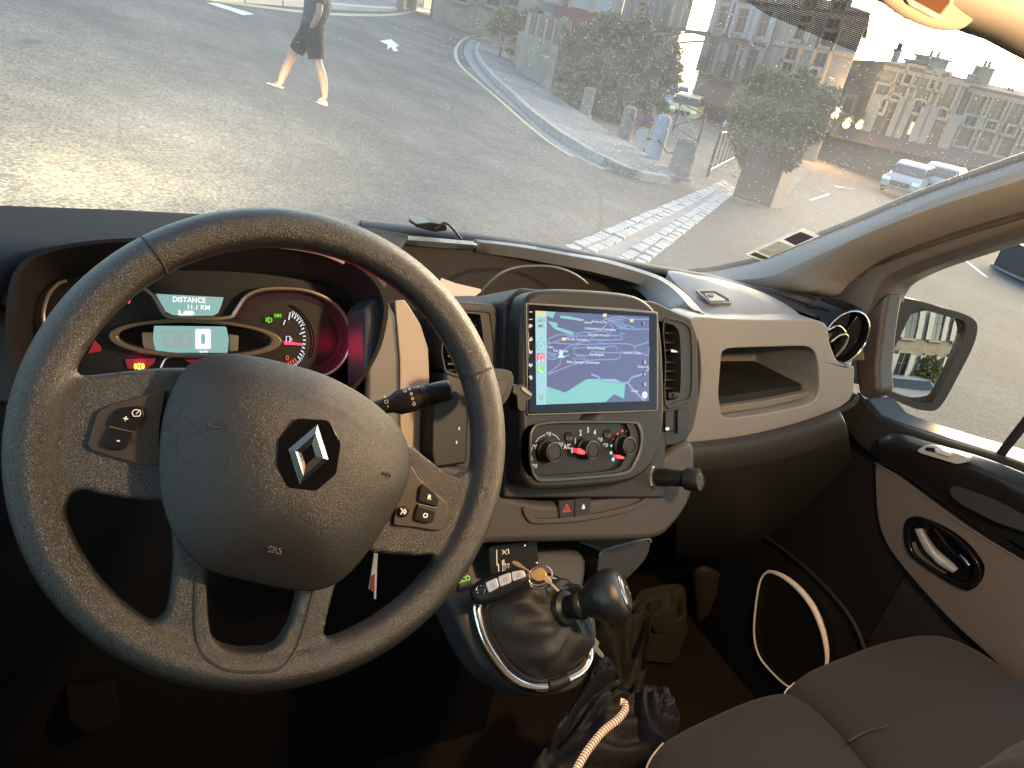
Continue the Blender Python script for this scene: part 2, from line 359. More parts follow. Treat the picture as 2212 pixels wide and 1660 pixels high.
# ---------------------------------------------------------------- A pillar on the passenger side
XP = .70
seal = spl(z6((200, 392), (330, 380), (430, 360), (640, 310), (900, 205), (1180, 95), (1450, -20), (1800, -150), (2134, -265), (2500, -390)), 4)
top_edge = [onX(x, y, .715-.045*i/(len(seal)-1)) for i, (x, y) in enumerate(seal)]
p_mid = spl(z6((300, 440), (560, 430), (800, 350), (1050, 240), (1300, 130), (1650, 0), (2134, -150), (2500, -260)), 4)
mid_edge = [onX(x, y, .665-.03*i/(len(p_mid)-1)) for i, (x, y) in enumerate(p_mid)]
p_low = spl(z6((560, 470), (760, 500), (930, 520), (1000, 440), (1150, 330), (1350, 240), (1700, 110), (2134, -20), (2500, -120)), 4)
low_edge = [onX(x, y, .705-.01*i/(len(p_low)-1)) for i, (x, y) in enumerate(p_low)]
loft('pillar_trim', [[p+V((.012, .02, .0)) for p in top_edge], top_edge, mid_edge, low_edge, [p+V((.07, -.012, 0)) for p in low_edge]], 60, M_pillar, van, sub=1, solid=.004)
tube('windscreen_seal', [p+V((.004, .004, 0)) for p in top_edge], .009, M_black, van)
# door frame behind the pillar: dark rubber inner band, then frame round the side window
w_top = spl(z6((1330, 560), (1345, 510), (1400, 440), (1560, 360), (1800, 275), (2134, 165), (2500, 40)), 5)
fr_in = [onX(x, y, .80) for x, y in w_top]
lo2 = [p+V((.065, -.008, 0)) for p in low_edge]
p_band = spl(z6((960, 560), (1020, 470), (1130, 390), (1350, 300), (1700, 170), (2134, 40), (2500, -60)), 5)
band = [onX(x, y, .745) for x, y in p_band]
loft('door_seal', [lo2, band, [onX(x, y+14, .76) for x, y in p_band]], 48, mat('brown door rubber', (.06, .045, .04), .6), van, solid=.004)
pf = spl(z6((1040, 640), (1030, 560), (1120, 430), (1300, 350), (1700, 205), (2134, 75), (2500, -40)), 5)
loft('door_frame', [[onX(x, y, .755) for x, y in pf], [onX(x, y, .765) for x, y in spl(z6((1220, 640), (1260, 540), (1330, 420), (1500, 330), (1800, 225), (2134, 115), (2500, 0)), 5)], fr_in, [p+V((.05, 0, 0)) for p in fr_in]], 48, mat('grey door frame trim', (.085, .072, .065), .55, bump=(900, .1, 'noise')), van, solid=.004)
# sail panel between pillar foot, round vent and window
DR = Frame((.80, .7, 1.2), (0, -1, 0), (0, 0, 1))        # seen from inside the cab: +x runs rearwards, n points into the cab
assert DR.n.x < 0
prism('sail_panel', DR, z6((940, 520), (1060, 600), (1200, 640), (1345, 500), (1320, 640), (1300, 800), (1285, 950), (1295, 1080), (1220, 1130), (1170, 1100), (1150, 900), (1000, 640)), .03, -.02, mat('black door corner', (.04, .034, .031), .6), van, bevel=.01)
# side window pane: one sheet on the door's outer plane
wv = [onX(x, y, .83) for x, y in z6((1240, 440), (1500, 320), (2134, 150), (2700, -20), (2700, 1700), (2134, 1520), (1700, 1390), (1250, 1220), (1180, 800))]
mesh('side_window', *prism_vf(wv, [p+V((.004, 0, 0)) for p in wv]), M_sideglass, van, smooth=False)
# vertical divider of the window at the right edge of the picture
tube('window_divider', [onX(x, y, .815) for x, y in z6((1960, 1500), (2040, 1390), (2134, 1270), (2300, 1050), (2600, 650))], .011, M_black, van, flat=.6)
# ---------------------------------------------------------------- dashboard top pad
hood_px = [(-120, 780), (-40, 700), (28, 640), (50, 580), (110, 545), (230, 525), (420, 520), (560, 525), (700, 545), (790, 590), (832, 640)]
CL = Frame(onY(415, 735, .79), (1, 0, 0), (0, math.sin(math.radians(20)), math.cos(math.radians(20))))
HOODH = .085
hoodF = [CL.P(x, y, HOODH) for x, y in spl(hood_px, 5)]
A_left = [V((-.90, 1.15, 1.36))] + [onZ(x, y, 1.36) for x, y in [(0, 425), (230, 437), (430, 450), (640, 465), (800, 478), (900, 487)]]
midL = [V((-.92, .86, 1.43))]+[onY(x, y, .98) for x, y in [(-20, 500), (100, 492), (230, 488), (420, 488), (600, 497), (740, 512), (860, 540)]]
loft('dash_top', [[p+V((0, .05, -.05)) for p in A_left], A_left, midL, hoodF], 60, mat('matt dash top', (.013, .0135, .016), .85, bump=(900, .2, 'noise'), spec=.08), van, sub=1, solid=.006)
# pale trim strip that sweeps across to the glovebox lid, with its rear lip
A_right = [onZ(x, y, 1.362) for x, y in [(780, 474), (900, 487), (1050, 508), (1200, 530), (1400, 570), (1530, 592), (1620, 615), (1700, 640), (1775, 668), (1835, 695)]]
B_px = [(780, 492), (900, 499), (1030, 517), (1200, 541), (1330, 566), (1416, 582), (1528, 606), (1621, 630), (1690, 650), (1760, 676)]
B = [onZ(x, y, 1.385) for x, y in B_px]
loft('dash_rear_pad', [[p+V((0, .06, -.06)) for p in A_right], A_right, [p+V((0, -.0, -.004)) for p in B]], 50, M_dark, van, solid=.005)
C_px = spl(z5((120, 228), (290, 232), (520, 250), (720, 262)), 4) ; C2_px = spl(z5((738, 264), (1000, 300), (1300, 355), (1500, 400), (1700, 455), (1800, 510), (1860, 570), (1900, 615), (1985, 645)), 4)
B1 = [onZ(x, y, 1.386) for x, y in spl(z5((60, 160), (200, 172), (450, 190), (725, 212)), 4)]
B2 = [onZ(x, y, 1.386) for x, y in spl(z5((737, 213), (1000, 243), (1300, 295), (1500, 330), (1700, 390), (1830, 440), (1930, 510), (2010, 590), (2060, 650)), 4)]
def lip(px, z): return [onZ(x, y, z) for x, y in px]
loft('trim_strip', [[p+V((0, .03, -.012)) for p in B1], B1, [a+V((0, -.022, .0)) for a in B1], lip(C_px, 1.372), [p+V((0, .06, -.012)) for p in lip(C_px, 1.372)]], 30, M_light, van, solid=.004)
loft('trim_strip', [[p+V((0, .02, -.012)) for p in B2], B2, [a.lerp(b, .45)+V((0, 0, .006)) for a, b in zip(resamp(B2, 33), resamp(lip(C2_px, 1.372), 33))], lip(C2_px, 1.366), [p+V((0, .06, -.02)) for p in lip(C2_px, 1.366)]], 50, M_light, van, solid=.004)
# glovebox lid, pale, with pull
lid_o = z6((70, 395), (200, 405), (330, 425), (500, 470), (640, 520), (760, 580), (840, 640), (835, 662), (600, 660), (290, 652), (265, 600), (190, 510))
LID = Frame(onZ(1590, 650, 1.385), (1, -.32, -.01), (.25, 1, .12))
lo = [LID.P(x, y, 0) for x, y in spl(lid_o[:-1], 5, True)]
cen = sum(lo, V())/len(lo)
lv, lf = loft_vf([[p+LID.n*-.03 for p in lo], lo, [p.lerp(cen, .12)+LID.n*.004 for p in lo], [p.lerp(cen, .5)+LID.n*.010 for p in lo], [p.lerp(cen, .95)+LID.n*.011 for p in lo]], 60, True)
lf.append(list(range(len(lv)-60, len(lv))))
lid = mesh('glovebox_lid', lv, lf, M_light, van)
hx = z6((228, 492), (345, 492), (440, 545), (445, 570), (320, 568))
mesh('pull_surround', *ring_vf(LID, rnd(hx, 6), rnd([(x*.82+.18*1545, y*.82+.18*644) for x, y in hx], 5), .0135, .0095, 40), mat('grey pull recess', (.12, .11, .105), .5), lid, bevel=.0008)
prism('pull', LID, rnd(z6((285, 512), (335, 510), (400, 545), (405, 556), (315, 556)), 3), .0150, .010, M_light, lid, bevel=.001)
prism('pull_lever', LID, rnd(z6((300, 515), (335, 513), (340, 530), (315, 531)), 2), .0165, .014, mat('dark slot', (.05, .045, .04), .6), lid, bevel=.0005)
# dark shelf of the lid's right end up to the round vent
prism('dash_end', Frame(onZ(1760, 690, 1.355), (1, -.6, 0), (.5, 1, .06)), spl(z6((640, 515), (760, 560), (960, 600), (1060, 640), (1010, 760), (900, 740), (820, 690), (850, 640), (760, 570)), 4, True), .0, -.06, mat('grey dash end', (.13, .125, .125), .5, bump=(900, .1, 'noise')), van, bevel=.012)
# the open tray under the strip, with arched rib and dark back
STp_back = Frame((0.15, 1.17, 1.30), (1, 0, 0), (0, .25, 1))
prism('tray_back', STp_back, [(780, 500), (1000, 520), (1250, 560), (1400, 600), (1520, 660), (1540, 760), (1300, 800), (900, 780), (780, 680)], 0, -.02, mat('brown black tray', (.030, .025, .022), .7), van)
mesh('tray_floor', *wbox(-.28, .34, .90, 1.17, 1.235, 1.245), mat('brown black tray', (.030, .025, .022), .7), van)
tube('cup_rib', [onY(x, y, 1.02) for x, y in spl(z5((770, 510), (800, 470), (880, 400), (970, 365), (1060, 356), (1160, 358), (1240, 375), (1320, 410), (1385, 460)), 4)], .0022, mat('rib edge', (.09, .08, .075), .45), van)
# ---------------------------------------------------------------- passenger panel with open cubby
tl = math.radians(10)
PN = Frame(onY(1670, 820, .80), (1, -.05, 0), (0, math.sin(tl), math.cos(tl)))
p_out = spl(z6((205, 660), (420, 662), (640, 668), (850, 668), (985, 690), (1010, 800), (1050, 900), (1110, 940), (1150, 930), (1152, 1010), (1140, 1110), (1090, 1160), (1000, 1205), (820, 1268), (600, 1325), (380, 1362), (150, 1388), (215, 1250), (255, 1110), (265, 950), (250, 800)), 4, True)
p_in = rnd(z6((385, 850), (430, 832), (880, 818), (925, 850), (945, 930), (950, 1060), (935, 1130), (880, 1160), (640, 1210), (420, 1240), (385, 1225), (365, 1100)), 14)
panel = mesh('passenger_panel', *ring_vf(PN, p_out, p_in, 0, -.17, 96, -.06), M_light, van, bevel=.006, seg=3)
# cubby mat and rounded front bar
prism('cubby_bar', PN, rnd(z6((372, 1172), (640, 1135), (900, 1082), (915, 1100), (905, 1112), (640, 1175), (380, 1212)), 5), -.018, -.05, mat('grey cubby bar', (.15, .14, .135), .4), panel, bevel=.006, seg=3)
_u = [PN.uv(x, y) for x, y in p_in]; _ua, _ub, _va, _vb = min(q[0] for q in _u), max(q[0] for q in _u), min(q[1] for q in _u), max(q[1] for q in _u)
mesh('cubby_mat', *prism_vf([PN.L(_ua+.004, _va+.052, -.165), PN.L(_ub-.01, _va+.055, -.165), PN.L(_ub-.012, _va+.050, -.03), PN.L(_ua+.004, _va+.024, -.03)], [PN.L(_ua+.004, _va+.02, -.165), PN.L(_ub-.01, _va+.02, -.165), PN.L(_ub-.012, _va+.02, -.03), PN.L(_ua+.004, _va+.012, -.03)]), M_dark, panel, bevel=0)
mesh('cubby_ceiling', *prism_vf([PN.L(_ua+.004, _vb-.035, -.166), PN.L(_ub-.012, _vb-.035, -.166), PN.L(_ub-.03, _vb-.003, -.012), PN.L(_ua+.012, _vb-.005, -.012)], [PN.L(_ua+.004, _vb-.002, -.166), PN.L(_ub-.012, _vb-.002, -.166), PN.L(_ub-.03, _vb-.001, -.012), PN.L(_ua+.012, _vb-.001, -.012)]), M_dark, panel, bevel=0)
mesh('kick_panel', *wbox(.80, .84, .60, 1.34, FLOOR-.05, 1.19), M_black, van)
mesh('pillar_foot', *prism_vf([onX(x, y, .765) for x, y in z6((150, 385), (430, 400), (800, 430), (1000, 520), (1160, 600), (1200, 900), (900, 900), (500, 700))], [onX(x, y, .765)+V((.06, 0, 0)) for x, y in z6((150, 385), (430, 400), (800, 430), (1000, 520), (1160, 600), (1200, 900), (900, 900), (500, 700))]), M_pillar, van, smooth=False)
prism('panel_edge', PN, spl(z6((985, 1215), (1060, 1185), (1140, 1140), (1170, 1100), (1180, 1130), (1150, 1170), (1060, 1215)), 3, True), .004, -.05, M_dark, van, bevel=.003)
# lower dark glovebox under the panel
gb = [[PN.P(x, y, .004) for x, y in spl(z6((110, 1392), (380, 1366), (600, 1330), (820, 1272), (1000, 1210), (1060, 1190)), 5)],
      [PN.P(x, y, .022) for x, y in spl(z6((110, 1420), (380, 1392), (620, 1360), (840, 1305), (1010, 1240), (1075, 1225)), 5)],
      [PN.P(x, y, .030) for x, y in spl(z6((120, 1520), (400, 1490), (640, 1450), (860, 1390), (1040, 1320), (1110, 1290)), 5)],
      [onY(x, y, .83) for x, y in spl(z6((110, 1720), (400, 1720), (660, 1690), (880, 1640), (1060, 1560), (1130, 1500)), 5)],
      [onY(x, y, .92) for x, y in spl(z6((110, 1960), (400, 1980), (660, 1960), (880, 1900), (1060, 1850), (1150, 1800)), 5)],
      [onY(x, y, 1.05) for x, y in spl(z6((110, 2060), (400, 2090), (660, 2080), (880, 2030), (1060, 1960), (1160, 1900)), 5)]]
glove = loft('lower_glovebox', gb, 40, mat('dark glovebox plastic', (.028, .025, .023), .42, bump=(700, .12, 'noise')), van, sub=1, solid=.006)
# round vent at the dash end
VT = axis_frame(onX(1824, 729, .672), (-.10, -1, .08))
ru, rv = .0, .0
vent = mesh('round_vent', *lathe_vf(VT, [(.060, -.06), (.060, -.004), (.057, .003), (.052, .004), (.049, -.002), (.047, -.03)], 40), M_gloss, van)
tube('chrome_ring', [VT.L(.0525*math.cos(a), .0525*math.sin(a), .004) for a in [2*math.pi*k/40 for k in range(40)]], .0016, M_chrome, vent, closed=True)
mesh('vent_flap', *prism_uv(VT, [(.046*math.cos(math.radians(a)), .046*math.sin(math.radians(a))) for a in range(-95, 66, 8)]+[(-.006, -.02), (-.012, -.012)], -.006, -.012), M_gloss, vent, bevel=.001)
mesh('vent_flap', *prism_uv(VT, [(.046*math.cos(math.radians(a)), .046*math.sin(math.radians(a))) for a in range(85, 246, 8)]+[(.006, .02), (.012, .012)], -.010, -.016), M_gloss, vent, bevel=.001)
tube('chrome_blade', [VT.L(x, y, .002) for x, y in spl([(-.030, -.010), (-.012, .006), (.004, .004), (.006, -.016), (-.006, -.038)], 5)], .0022, M_chrome, vent)
tube('chrome_blade', [VT.L(x, y, .0) for x, y in spl([(-.044, .012), (-.025, .022), (-.004, .012), (.0, .004)], 5)], .0018, M_chrome, vent)
# ---------------------------------------------------------------- centre stack
ST = Frame(onX(1283, 775, .02), (.992, .098, -.08), (.03, .478, .876))
# surround that carries the vents: dark body behind the head unit
surround = prism('stack_surround', ST, rnd(z5((905, 560), (1000, 480), (1780, 560), (1900, 620), (1985, 655), (2025, 760), (2032, 1150), (2005, 1290), (1960, 1370), (1900, 1392), (1840, 1400), (1840, 1700), (905, 1700)), 8), -.035, -.16, M_dark, van, bevel=.008)
cheek = prism('stack_side', ST, rnd(z5((600, 560), (830, 572), (930, 640), (1000, 900), (1000, 1700), (560, 1700), (560, 640)), 8), -.05, -.16, mat('grey stack cheek', (.022, .022, .025), .5, bump=(900, .15, 'noise'), spec=.3), van, bevel=.006)
fo = z5((1000, 1100), (1003, 760), (1012, 660), (1030, 560), (1060, 515), (1110, 494), (1200, 486), (1350, 490), (1500, 500), (1620, 515), (1700, 540), (1765, 590), (1800, 650), (1815, 720), (1830, 900), (1836, 1200), (1812, 1380), (1770, 1500), (1700, 1570), (1600, 1615), (1400, 1640), (1180, 1655), (1080, 1650), (1030, 1610), (1010, 1530))
unit = prism('head_unit', ST, spl(fo, 4, True), 0, -.11, mat('charcoal head unit frame', (.013, .012, .0115), .45, bump=(900, .14, 'noise'), spec=.25), van, bevel=.010, seg=4)
prism('screen_rim', ST, rnd(z5((1032, 568), (1600, 600), (1795, 622), (1798, 900), (1794, 1194), (1600, 1203), (1038, 1222), (1033, 900)), 5), .0035, -.002, mat('bezel rim', (.09, .085, .08), .35), unit, bevel=.001)
prism('screen_bezel', ST, rnd(z5((1040, 575), (1790, 628), (1790, 1188), (1045, 1213)), 4), .0050, 0, M_gloss, unit, bevel=.0012)
H = .0054
M_map = glow('map ground', (.046, .088, .27), .85)
prism('map_screen', ST, a5((168, 230), (975, 273), (975, 872), (175, 900)), H, .004, M_map, unit, bevel=0)
md = MB()
roads = [((250, 455), (480, 470), (700, 465), (830, 468), (870, 490), (885, 520), (975, 550)), ((870, 485), (975, 452)), ((975, 490), (970, 550)),
 ((250, 440), (330, 400), (420, 405), (500, 385), (600, 378), (660, 340), (700, 300), (790, 290)), ((440, 520), (450, 500), (560, 490), (660, 490), (735, 482), (752, 520)),
 ((435, 530), (470, 545), (600, 548), (645, 540), (655, 500)), ((560, 520), (700, 530), (870, 525)), ((250, 680), (340, 610), (350, 570), (410, 545)), ((250, 685), (420, 620), (560, 582), (740, 575), (770, 545), (775, 500)),
 ((250, 520), (300, 545), (350, 520), (440, 470), (560, 440), (640, 440), (770, 435), (775, 410), (690, 405), (670, 380), (600, 378)), ((250, 470), (420, 415), (600, 410)), ((545, 468), (560, 430), (600, 400)),
 ((640, 265), (680, 290), (740, 330), (830, 360), (975, 360)), ((700, 305), (760, 320), (870, 350)), ((760, 270), (850, 290), (975, 290)), ((640, 300), (720, 280), (800, 275)), ((690, 400), (720, 350), (690, 320)), ((250, 570), (300, 575), (330, 560)), ((520, 420), (500, 450), (430, 500))]
def rib(list_, w_, h): 
    for r_ in list_: md.add(*ribbon_vf(ST, spl(a5(*r_), 4), w_, h))
def poly(px, h): md.add([ST.P(x, y, h) for x, y in px], [list(range(len(px)))])
MM = [glow('map road', (.24, .34, .70), .8), glow('map water', (.20, .68, .66), .8), glow('map river', (.27, .42, .85), .8), glow('map text', (.80, .88, 1), .95), glow('map amber', (.95, .72, .2), .95), glow('map label', (.25, .55, .85), .9)]
md.k = 0; rib(roads, 2.7, H+.0002)
md.k = 1
for q in (a5((246, 768), (378, 813), (530, 716), (730, 716), (806, 748), (796, 855), (725, 825), (665, 880), (250, 897)), a5((246, 235), (310, 240), (290, 285), (246, 265)), a5((340, 265), (400, 268), (515, 293), (500, 305), (345, 283)), a5((250, 302), (325, 318), (320, 345), (445, 385), (420, 405), (300, 360))): poly(q, H+.0003)
md.k = 2; rib([((560, 682), (610, 700), (650, 735), (740, 742), (820, 742), (850, 708), (935, 678), (975, 640)), ((820, 742), (880, 810), (945, 872))], 4.2, H+.0004)
md.k = 4
for x, y in ((368, 432), (852, 300), (660, 262)): poly(a5((x-13, y-11), (x+13, y-11), (x+13, y+11), (x-13, y+11)), H+.0005)
mesh('map_drawing', md.v, md.f, None, unit, mats=MM, fm=md.fm, smooth=False)
for s, x, y, h_ in (('Lafaurie', 540, 314, 17), ('Avenue de Lôs', 620, 309, 17), ('Lotissement La Couloumey', 628, 360, 19), ('Rue Saint-Antoine', 617, 403, 19), ('Rue des Tourneurs', 462, 434, 19), ('Rue du Pressoir', 600, 497, 19), ('Rue Bragous', 604, 541, 19), ('Rue Vigneau', 347, 515, 19), ('Rue de la Taillade', 855, 531, 17), ('Allée Georges Clemenceau', 506, 597, 20), ('Chemin de', 932, 629, 18), ('Hameau', 872, 801, 16), ('Fusilier', 270, 489, 15)):
    text('street_name', ST, s, *a5((x, y))[0], h_*.3037, H+.0006, MM[3], unit, rot=-.01, bold=.012, ex=0)
for s, x, y, h_ in (('Place de la', 282, 535, 14), ('Cathédrale', 282, 555, 14), ('Pont Saint-Vincent', 738, 303, 15), ('Centre hospitalier', 625, 437, 14), ('de Bazas', 625, 455, 14), ('Esplanade', 782, 342, 14), ('de Mallemort', 782, 356, 14), ('Bazas', 785, 393, 15), ('Cathédrale', 485, 553, 14), ('Saint-Jean-Baptiste', 485, 571, 14)):
    text('place_name', ST, s, *a5((x, y))[0], h_*.3037, H+.0006, MM[5], unit, bold=.008, ex=0)
# phone-mirroring side bar and the bezel's touch marks
prism('side_bar', ST, a5((168, 230), (246, 235), (247, 898), (175, 900)), H+.0008, H, glow('side bar', (.34, .72, .80), .85), unit, bevel=0)
HB = H+.0012
prism('amber_patch', ST, a5((172, 232), (243, 236), (243, 268), (172, 270)), HB, H, glow('side bar amber', (.85, .75, .35), .85), unit, bevel=0)
text('status_text', ST, '5G', *a5((220, 298))[0], 7, HB, mat('side bar ink', (.02, .05, .06), .5), unit, ex=0)
md = MB()
for i in range(4): md.add([ST.P(x, y, HB) for x, y in a5((176+8*i, 303-4*i), (181+8*i, 303-4*i), (181+8*i, 307), (176+8*i, 307))], [[0, 1, 2, 3]])
md.add([ST.P(x, y, HB) for x, y in a5((188, 330), (212, 330), (212, 348), (188, 348))], [[0, 1, 2, 3]])
md.add(*ribbon_vf(ST, a5((212, 329), (224, 333), (224, 346), (212, 349)), 1.2, HB))
md.build('signal_and_battery', MATS['side bar ink'], unit, smooth=False); md = MB()
for i in range(9): x, y = 198+(i % 3)*10, 835+(i//3)*13; md.add([ST.P(a, b, HB) for a, b in a5((x-3, y-3), (x+3, y-3), (x+3, y+3), (x-3, y+3))], [[0, 1, 2, 3]])
md.build('menu_grid', MATS['side bar ink'], unit, smooth=False)
for nm, c_, y0, sz in (('map_app_icon', (.12, .62, .72), 480, 29), ('music_icon', (.90, .12, .22), 562, 30), ('phone_icon', (.25, .80, .28), 648, 27)):
    prism(nm, ST, rnd(a5((206-sz, y0-sz), (206+sz*.85, y0-sz), (206+sz*.85, y0+sz), (206-sz, y0+sz)), 3), HB, H, glow(nm+' colour', c_, .85), unit, bevel=0)
HC = HB+.0004
md = MB()
md.add(*ribbon_vf(ST, a5((196, 585), (196, 548), (220, 542), (220, 580)), 1.6, HC)); md.add(*ribbon_vf(ST, spl(a5((186, 588), (196, 580), (197, 592), (186, 588)), 3), 2, HC)); md.add(*ribbon_vf(ST, spl(a5((210, 582), (220, 575), (221, 587), (210, 582)), 3), 2, HC))
md.add(*ribbon_vf(ST, spl(a5((206, 462), (220, 472), (222, 490), (206, 500), (192, 490), (192, 472)), 3, True), 1.4, HC, True)); md.add(*ribbon_vf(ST, spl(a5((192, 632), (196, 655), (220, 668)), 4), 2.4, HC))
md.build('icon_lines', glow('icon ink', (.9, .97, 1), .95), unit, smooth=False)
mk = glow('touch marks', (.75, .8, .85), .75)
md = MB()
for y in (239, 292): md.add(*ribbon_vf(ST, a5((122, y), (146, y)), 2, H))
for y in (341, 432, 521, 615, 707):
    md.add(*ribbon_vf(ST, spl(a5(*[(132+10*math.cos(k*.7+y), y+11*math.sin(k*.7+y)) for k in range(8)]), 2), 3.2, H)); md.add([ST.P(a, b, H) for a, b in a5((127, y-4), (138, y-4), (138, y+6), (127, y+6))], [[0, 1, 2, 3]])
md.build('touch_marks', mk, unit, smooth=False)
ink = mat('round button ink', (.02, .025, .05), .5)
for x, y, r_, c_ in ((946, 598, 18, 'd'), (945, 680, 18, 'd'), (946, 752, 18, 'd'), (946, 830, 26, 'w'), (938, 322, 15, 'd')):
    u, v = ST.uv(*a5((x, y))[0], HB); q = r_*.3037/FPX*.93*1.0
    b_ = mesh('screen_button', *lathe_vf(ST, [(q, H), (q, HB)], 16, u, v), glow('button dark', (.03, .035, .07), .75) if c_ == 'd' else glow('button white', (.85, .9, .95), .95), unit, smooth=False)
for s, x, y in (('X', 946, 598), ('n', 945, 680), ('Q', 946, 752), ('!', 938, 322)): text('button_mark', ST, s, *a5((x, y))[0], 7, HC, MM[3], unit, bold=.03, ex=0)
text('button_mark', ST, 'A', *a5((946, 830))[0], 8, HC, glow('button orange', (.9, .55, .1), .9), unit, ex=0)
mv = MB(); mv.add([ST.P(x, y, HC) for x, y in a5((322, 566), (340, 535), (372, 552), (376, 562))], [[0, 1, 2, 3]]); mv.add(*lathe_vf(ST, [(.0028, H), (.0028, HC)], 10, *ST.uv(*a5((352, 528))[0], HC)))
mv.build('position_marker', glow('marker cyan', (.55, .92, 1), .95), unit, smooth=False)
# ---------------------------------------------------------------- climate panel
cl_o = z5((1050, 1420), (1053, 1330), (1075, 1285), (1110, 1262), (1250, 1250), (1640, 1252), (1690, 1275), (1710, 1330), (1705, 1420), (1670, 1510), (1610, 1565), (1400, 1590), (1140, 1608), (1080, 1588), (1055, 1510))
cl_i = z5((1065, 1420), (1068, 1340), (1085, 1300), (1115, 1280), (1250, 1268), (1630, 1268), (1675, 1285), (1693, 1335), (1688, 1415), (1655, 1495), (1600, 1545), (1400, 1568), (1145, 1584), (1090, 1565), (1068, 1500))
cut(unit, prism_vf([ST.P(x, y, .02) for x, y in spl(cl_i, 3, True)], [ST.P(x, y, .02)-ST.n*.034 for x, y in spl(cl_i, 3, True)]))
mesh('climate_panel', *ring_vf(ST, spl(cl_o, 3, True), spl(cl_i, 3, True), .0035, -.006, 72, .0005), mat('climate rim', (.022, .02, .019), .32), unit, bevel=.0025)
prism('climate_face', ST, spl(cl_i, 3, True), -.0055, -.012, M_satin, unit, bevel=0)
def knob(x, y, r_):
    u, v = ST.uv(x, y, .014); s_ = r_/FPX*.90
    k = mesh('climate_knob', *lathe_vf(ST, [(s_*1.28, -.006), (s_*1.25, -.001), (s_*1.02, .001), (s_*1.0, .011), (s_*.95, .0142), (s_*.84, .0150), (s_*.80, .0138)], 40, u, v), M_black, unit)
    a = [ST.L(u+s_*.97*math.cos(2*math.pi*i/40), v+s_*.97*math.sin(2*math.pi*i/40), .0132) for i in range(40)]
    tube('knob_ring', a, .0006, mat('knob edge', (.22, .20, .18), .3, metal=.6), k, seg=6, closed=True)
    for i in range(20):
        pass
    return k
k1 = knob(*z5((1196, 1432))[0], 20); k2 = knob(*z5((1420, 1420))[0], 19); k3 = knob(*z5((1632, 1396))[0], 19)
HK = -.0052
def cm(*p): return z5(*p)
md = MB()
md.add(*ribbon_vf(ST, spl(cm((1066, 1480), (1060, 1440), (1066, 1405)), 4), 1.3, HK)); md.add(*ribbon_vf(ST, spl(cm((1085, 1375), (1108, 1348), (1140, 1332)), 4), 1.3, HK)); md.add(*ribbon_vf(ST, spl(cm((1180, 1328), (1205, 1340), (1222, 1362)), 4), 1.3, HK))
for x, y in ((1080, 1398), (1160, 1325), (1230, 1385), (1080, 1510), (1458, 1357), (1490, 1390)):
    md.add(*ribbon_vf(ST, spl(cm((x-12, y+6), (x-6, y-9), (x+2, y+4), (x+10, y-8), (x+12, y+8), (x, y+12)), 3), 1.3, HK))
md.build('climate_symbols', M_white, unit, smooth=False)
for s, x, y in (('0', 1297, 1424), ('1', 1315, 1369), ('2', 1345, 1322), ('3', 1388, 1306), ('4', 1428, 1320), ('A/C', 1268, 1402)):
    text('climate_mark', ST, s, *cm((x, y))[0], 12 if s != 'A/C' else 10.5, HK, M_white, unit, bold=.02, ex=0, sx=.8)
for (x, y) in ((1538, 1358), (1560, 1328), (1587, 1310), (1615, 1310), (1640, 1325), (1657, 1350)):
    u, v = ST.uv(*cm((x, y))[0], HK); mesh('red_dot', *lathe_vf(ST, [(.0015, -.006), (.0015, HK)], 10, u, v), M_red, unit, smooth=False)
for (x, y, r_) in ((1524, 1396, .0017), (1522, 1437, .0022), (1534, 1475, .0026)):
    u, v = ST.uv(*cm((x, y))[0], HK); mesh('cyan_dot', *lathe_vf(ST, [(r_, -.006), (r_, HK)], 10, u, v), M_cyan, unit, smooth=False)
for q in (cm((1324, 1412), (1345, 1412), (1375, 1430), (1370, 1446), (1350, 1446), (1324, 1436)), cm((1549, 1450), (1570, 1450), (1600, 1462), (1598, 1472), (1575, 1472), (1552, 1462))):
    prism('red_pointer', ST, q, .012, .006, M_red, unit, bevel=.0003)
for x, y in ((1278, 1345), (1500, 1330)):
    u, v = ST.uv(*cm((x, y))[0], -.004); mesh('push_button', *lathe_vf(ST, [(.0065, -.006), (.0065, -.004), (.0055, -.0032), (.003, -.0045)], 18, u, v), M_black, unit)
# ---------------------------------------------------------------- vents beside the screen
def side_vent(host, out_, in_, slats, x_l, x_r, ysk, hz):
    ci = spl(in_, 3, True); cut(host, prism_vf([ST.P(x, y, hz+.02) for x, y in ci], [ST.P(x, y, hz+.02)-ST.n*.075 for x, y in ci]))
    vf = mesh('air_vent', *ring_vf(ST, spl(out_, 3, True), ci, hz, hz-.054, 64, hz-.0015), M_dark, van, bevel=.0015)
    for y in slats:
        fr_ = [ST.P(*z5((x_l, y))[0], hz-.012), ST.P(*z5((x_r, y+ysk))[0], hz-.012)]
        d = ST.n*-.026+ST.y*.010; t = ST.y*.0032
        v = [fr_[0], fr_[1], fr_[1]+d, fr_[0]+d]; v += [p-t for p in v]
        mesh('slat', v, [[0, 1, 2, 3], [7, 6, 5, 4], [0, 4, 5, 1], [1, 5, 6, 2], [2, 6, 7, 3], [3, 7, 4, 0]], M_satin, vf, bevel=.0007)
    return vf
rv_ = side_vent(surround, z5((1826, 668), (1930, 672), (1975, 695), (2000, 740), (2008, 900), (2004, 1080), (1985, 1140), (1920, 1160), (1836, 1164), (1836, 900)), z5((1834, 682), (1925, 684), (1962, 703), (1984, 745), (1992, 900), (1988, 1075), (1968, 1122), (1910, 1138), (1842, 1142), (1842, 900)), (690, 738, 792, 906, 958, 1008, 1058), 1838, 1992, 6, -.033)
tube('chrome_tab', [ST.P(*z5((1866, 848))[0], -.040), ST.P(*z5((1946, 850))[0], -.040)], .0026, M_chrome, rv_, flat=.6)
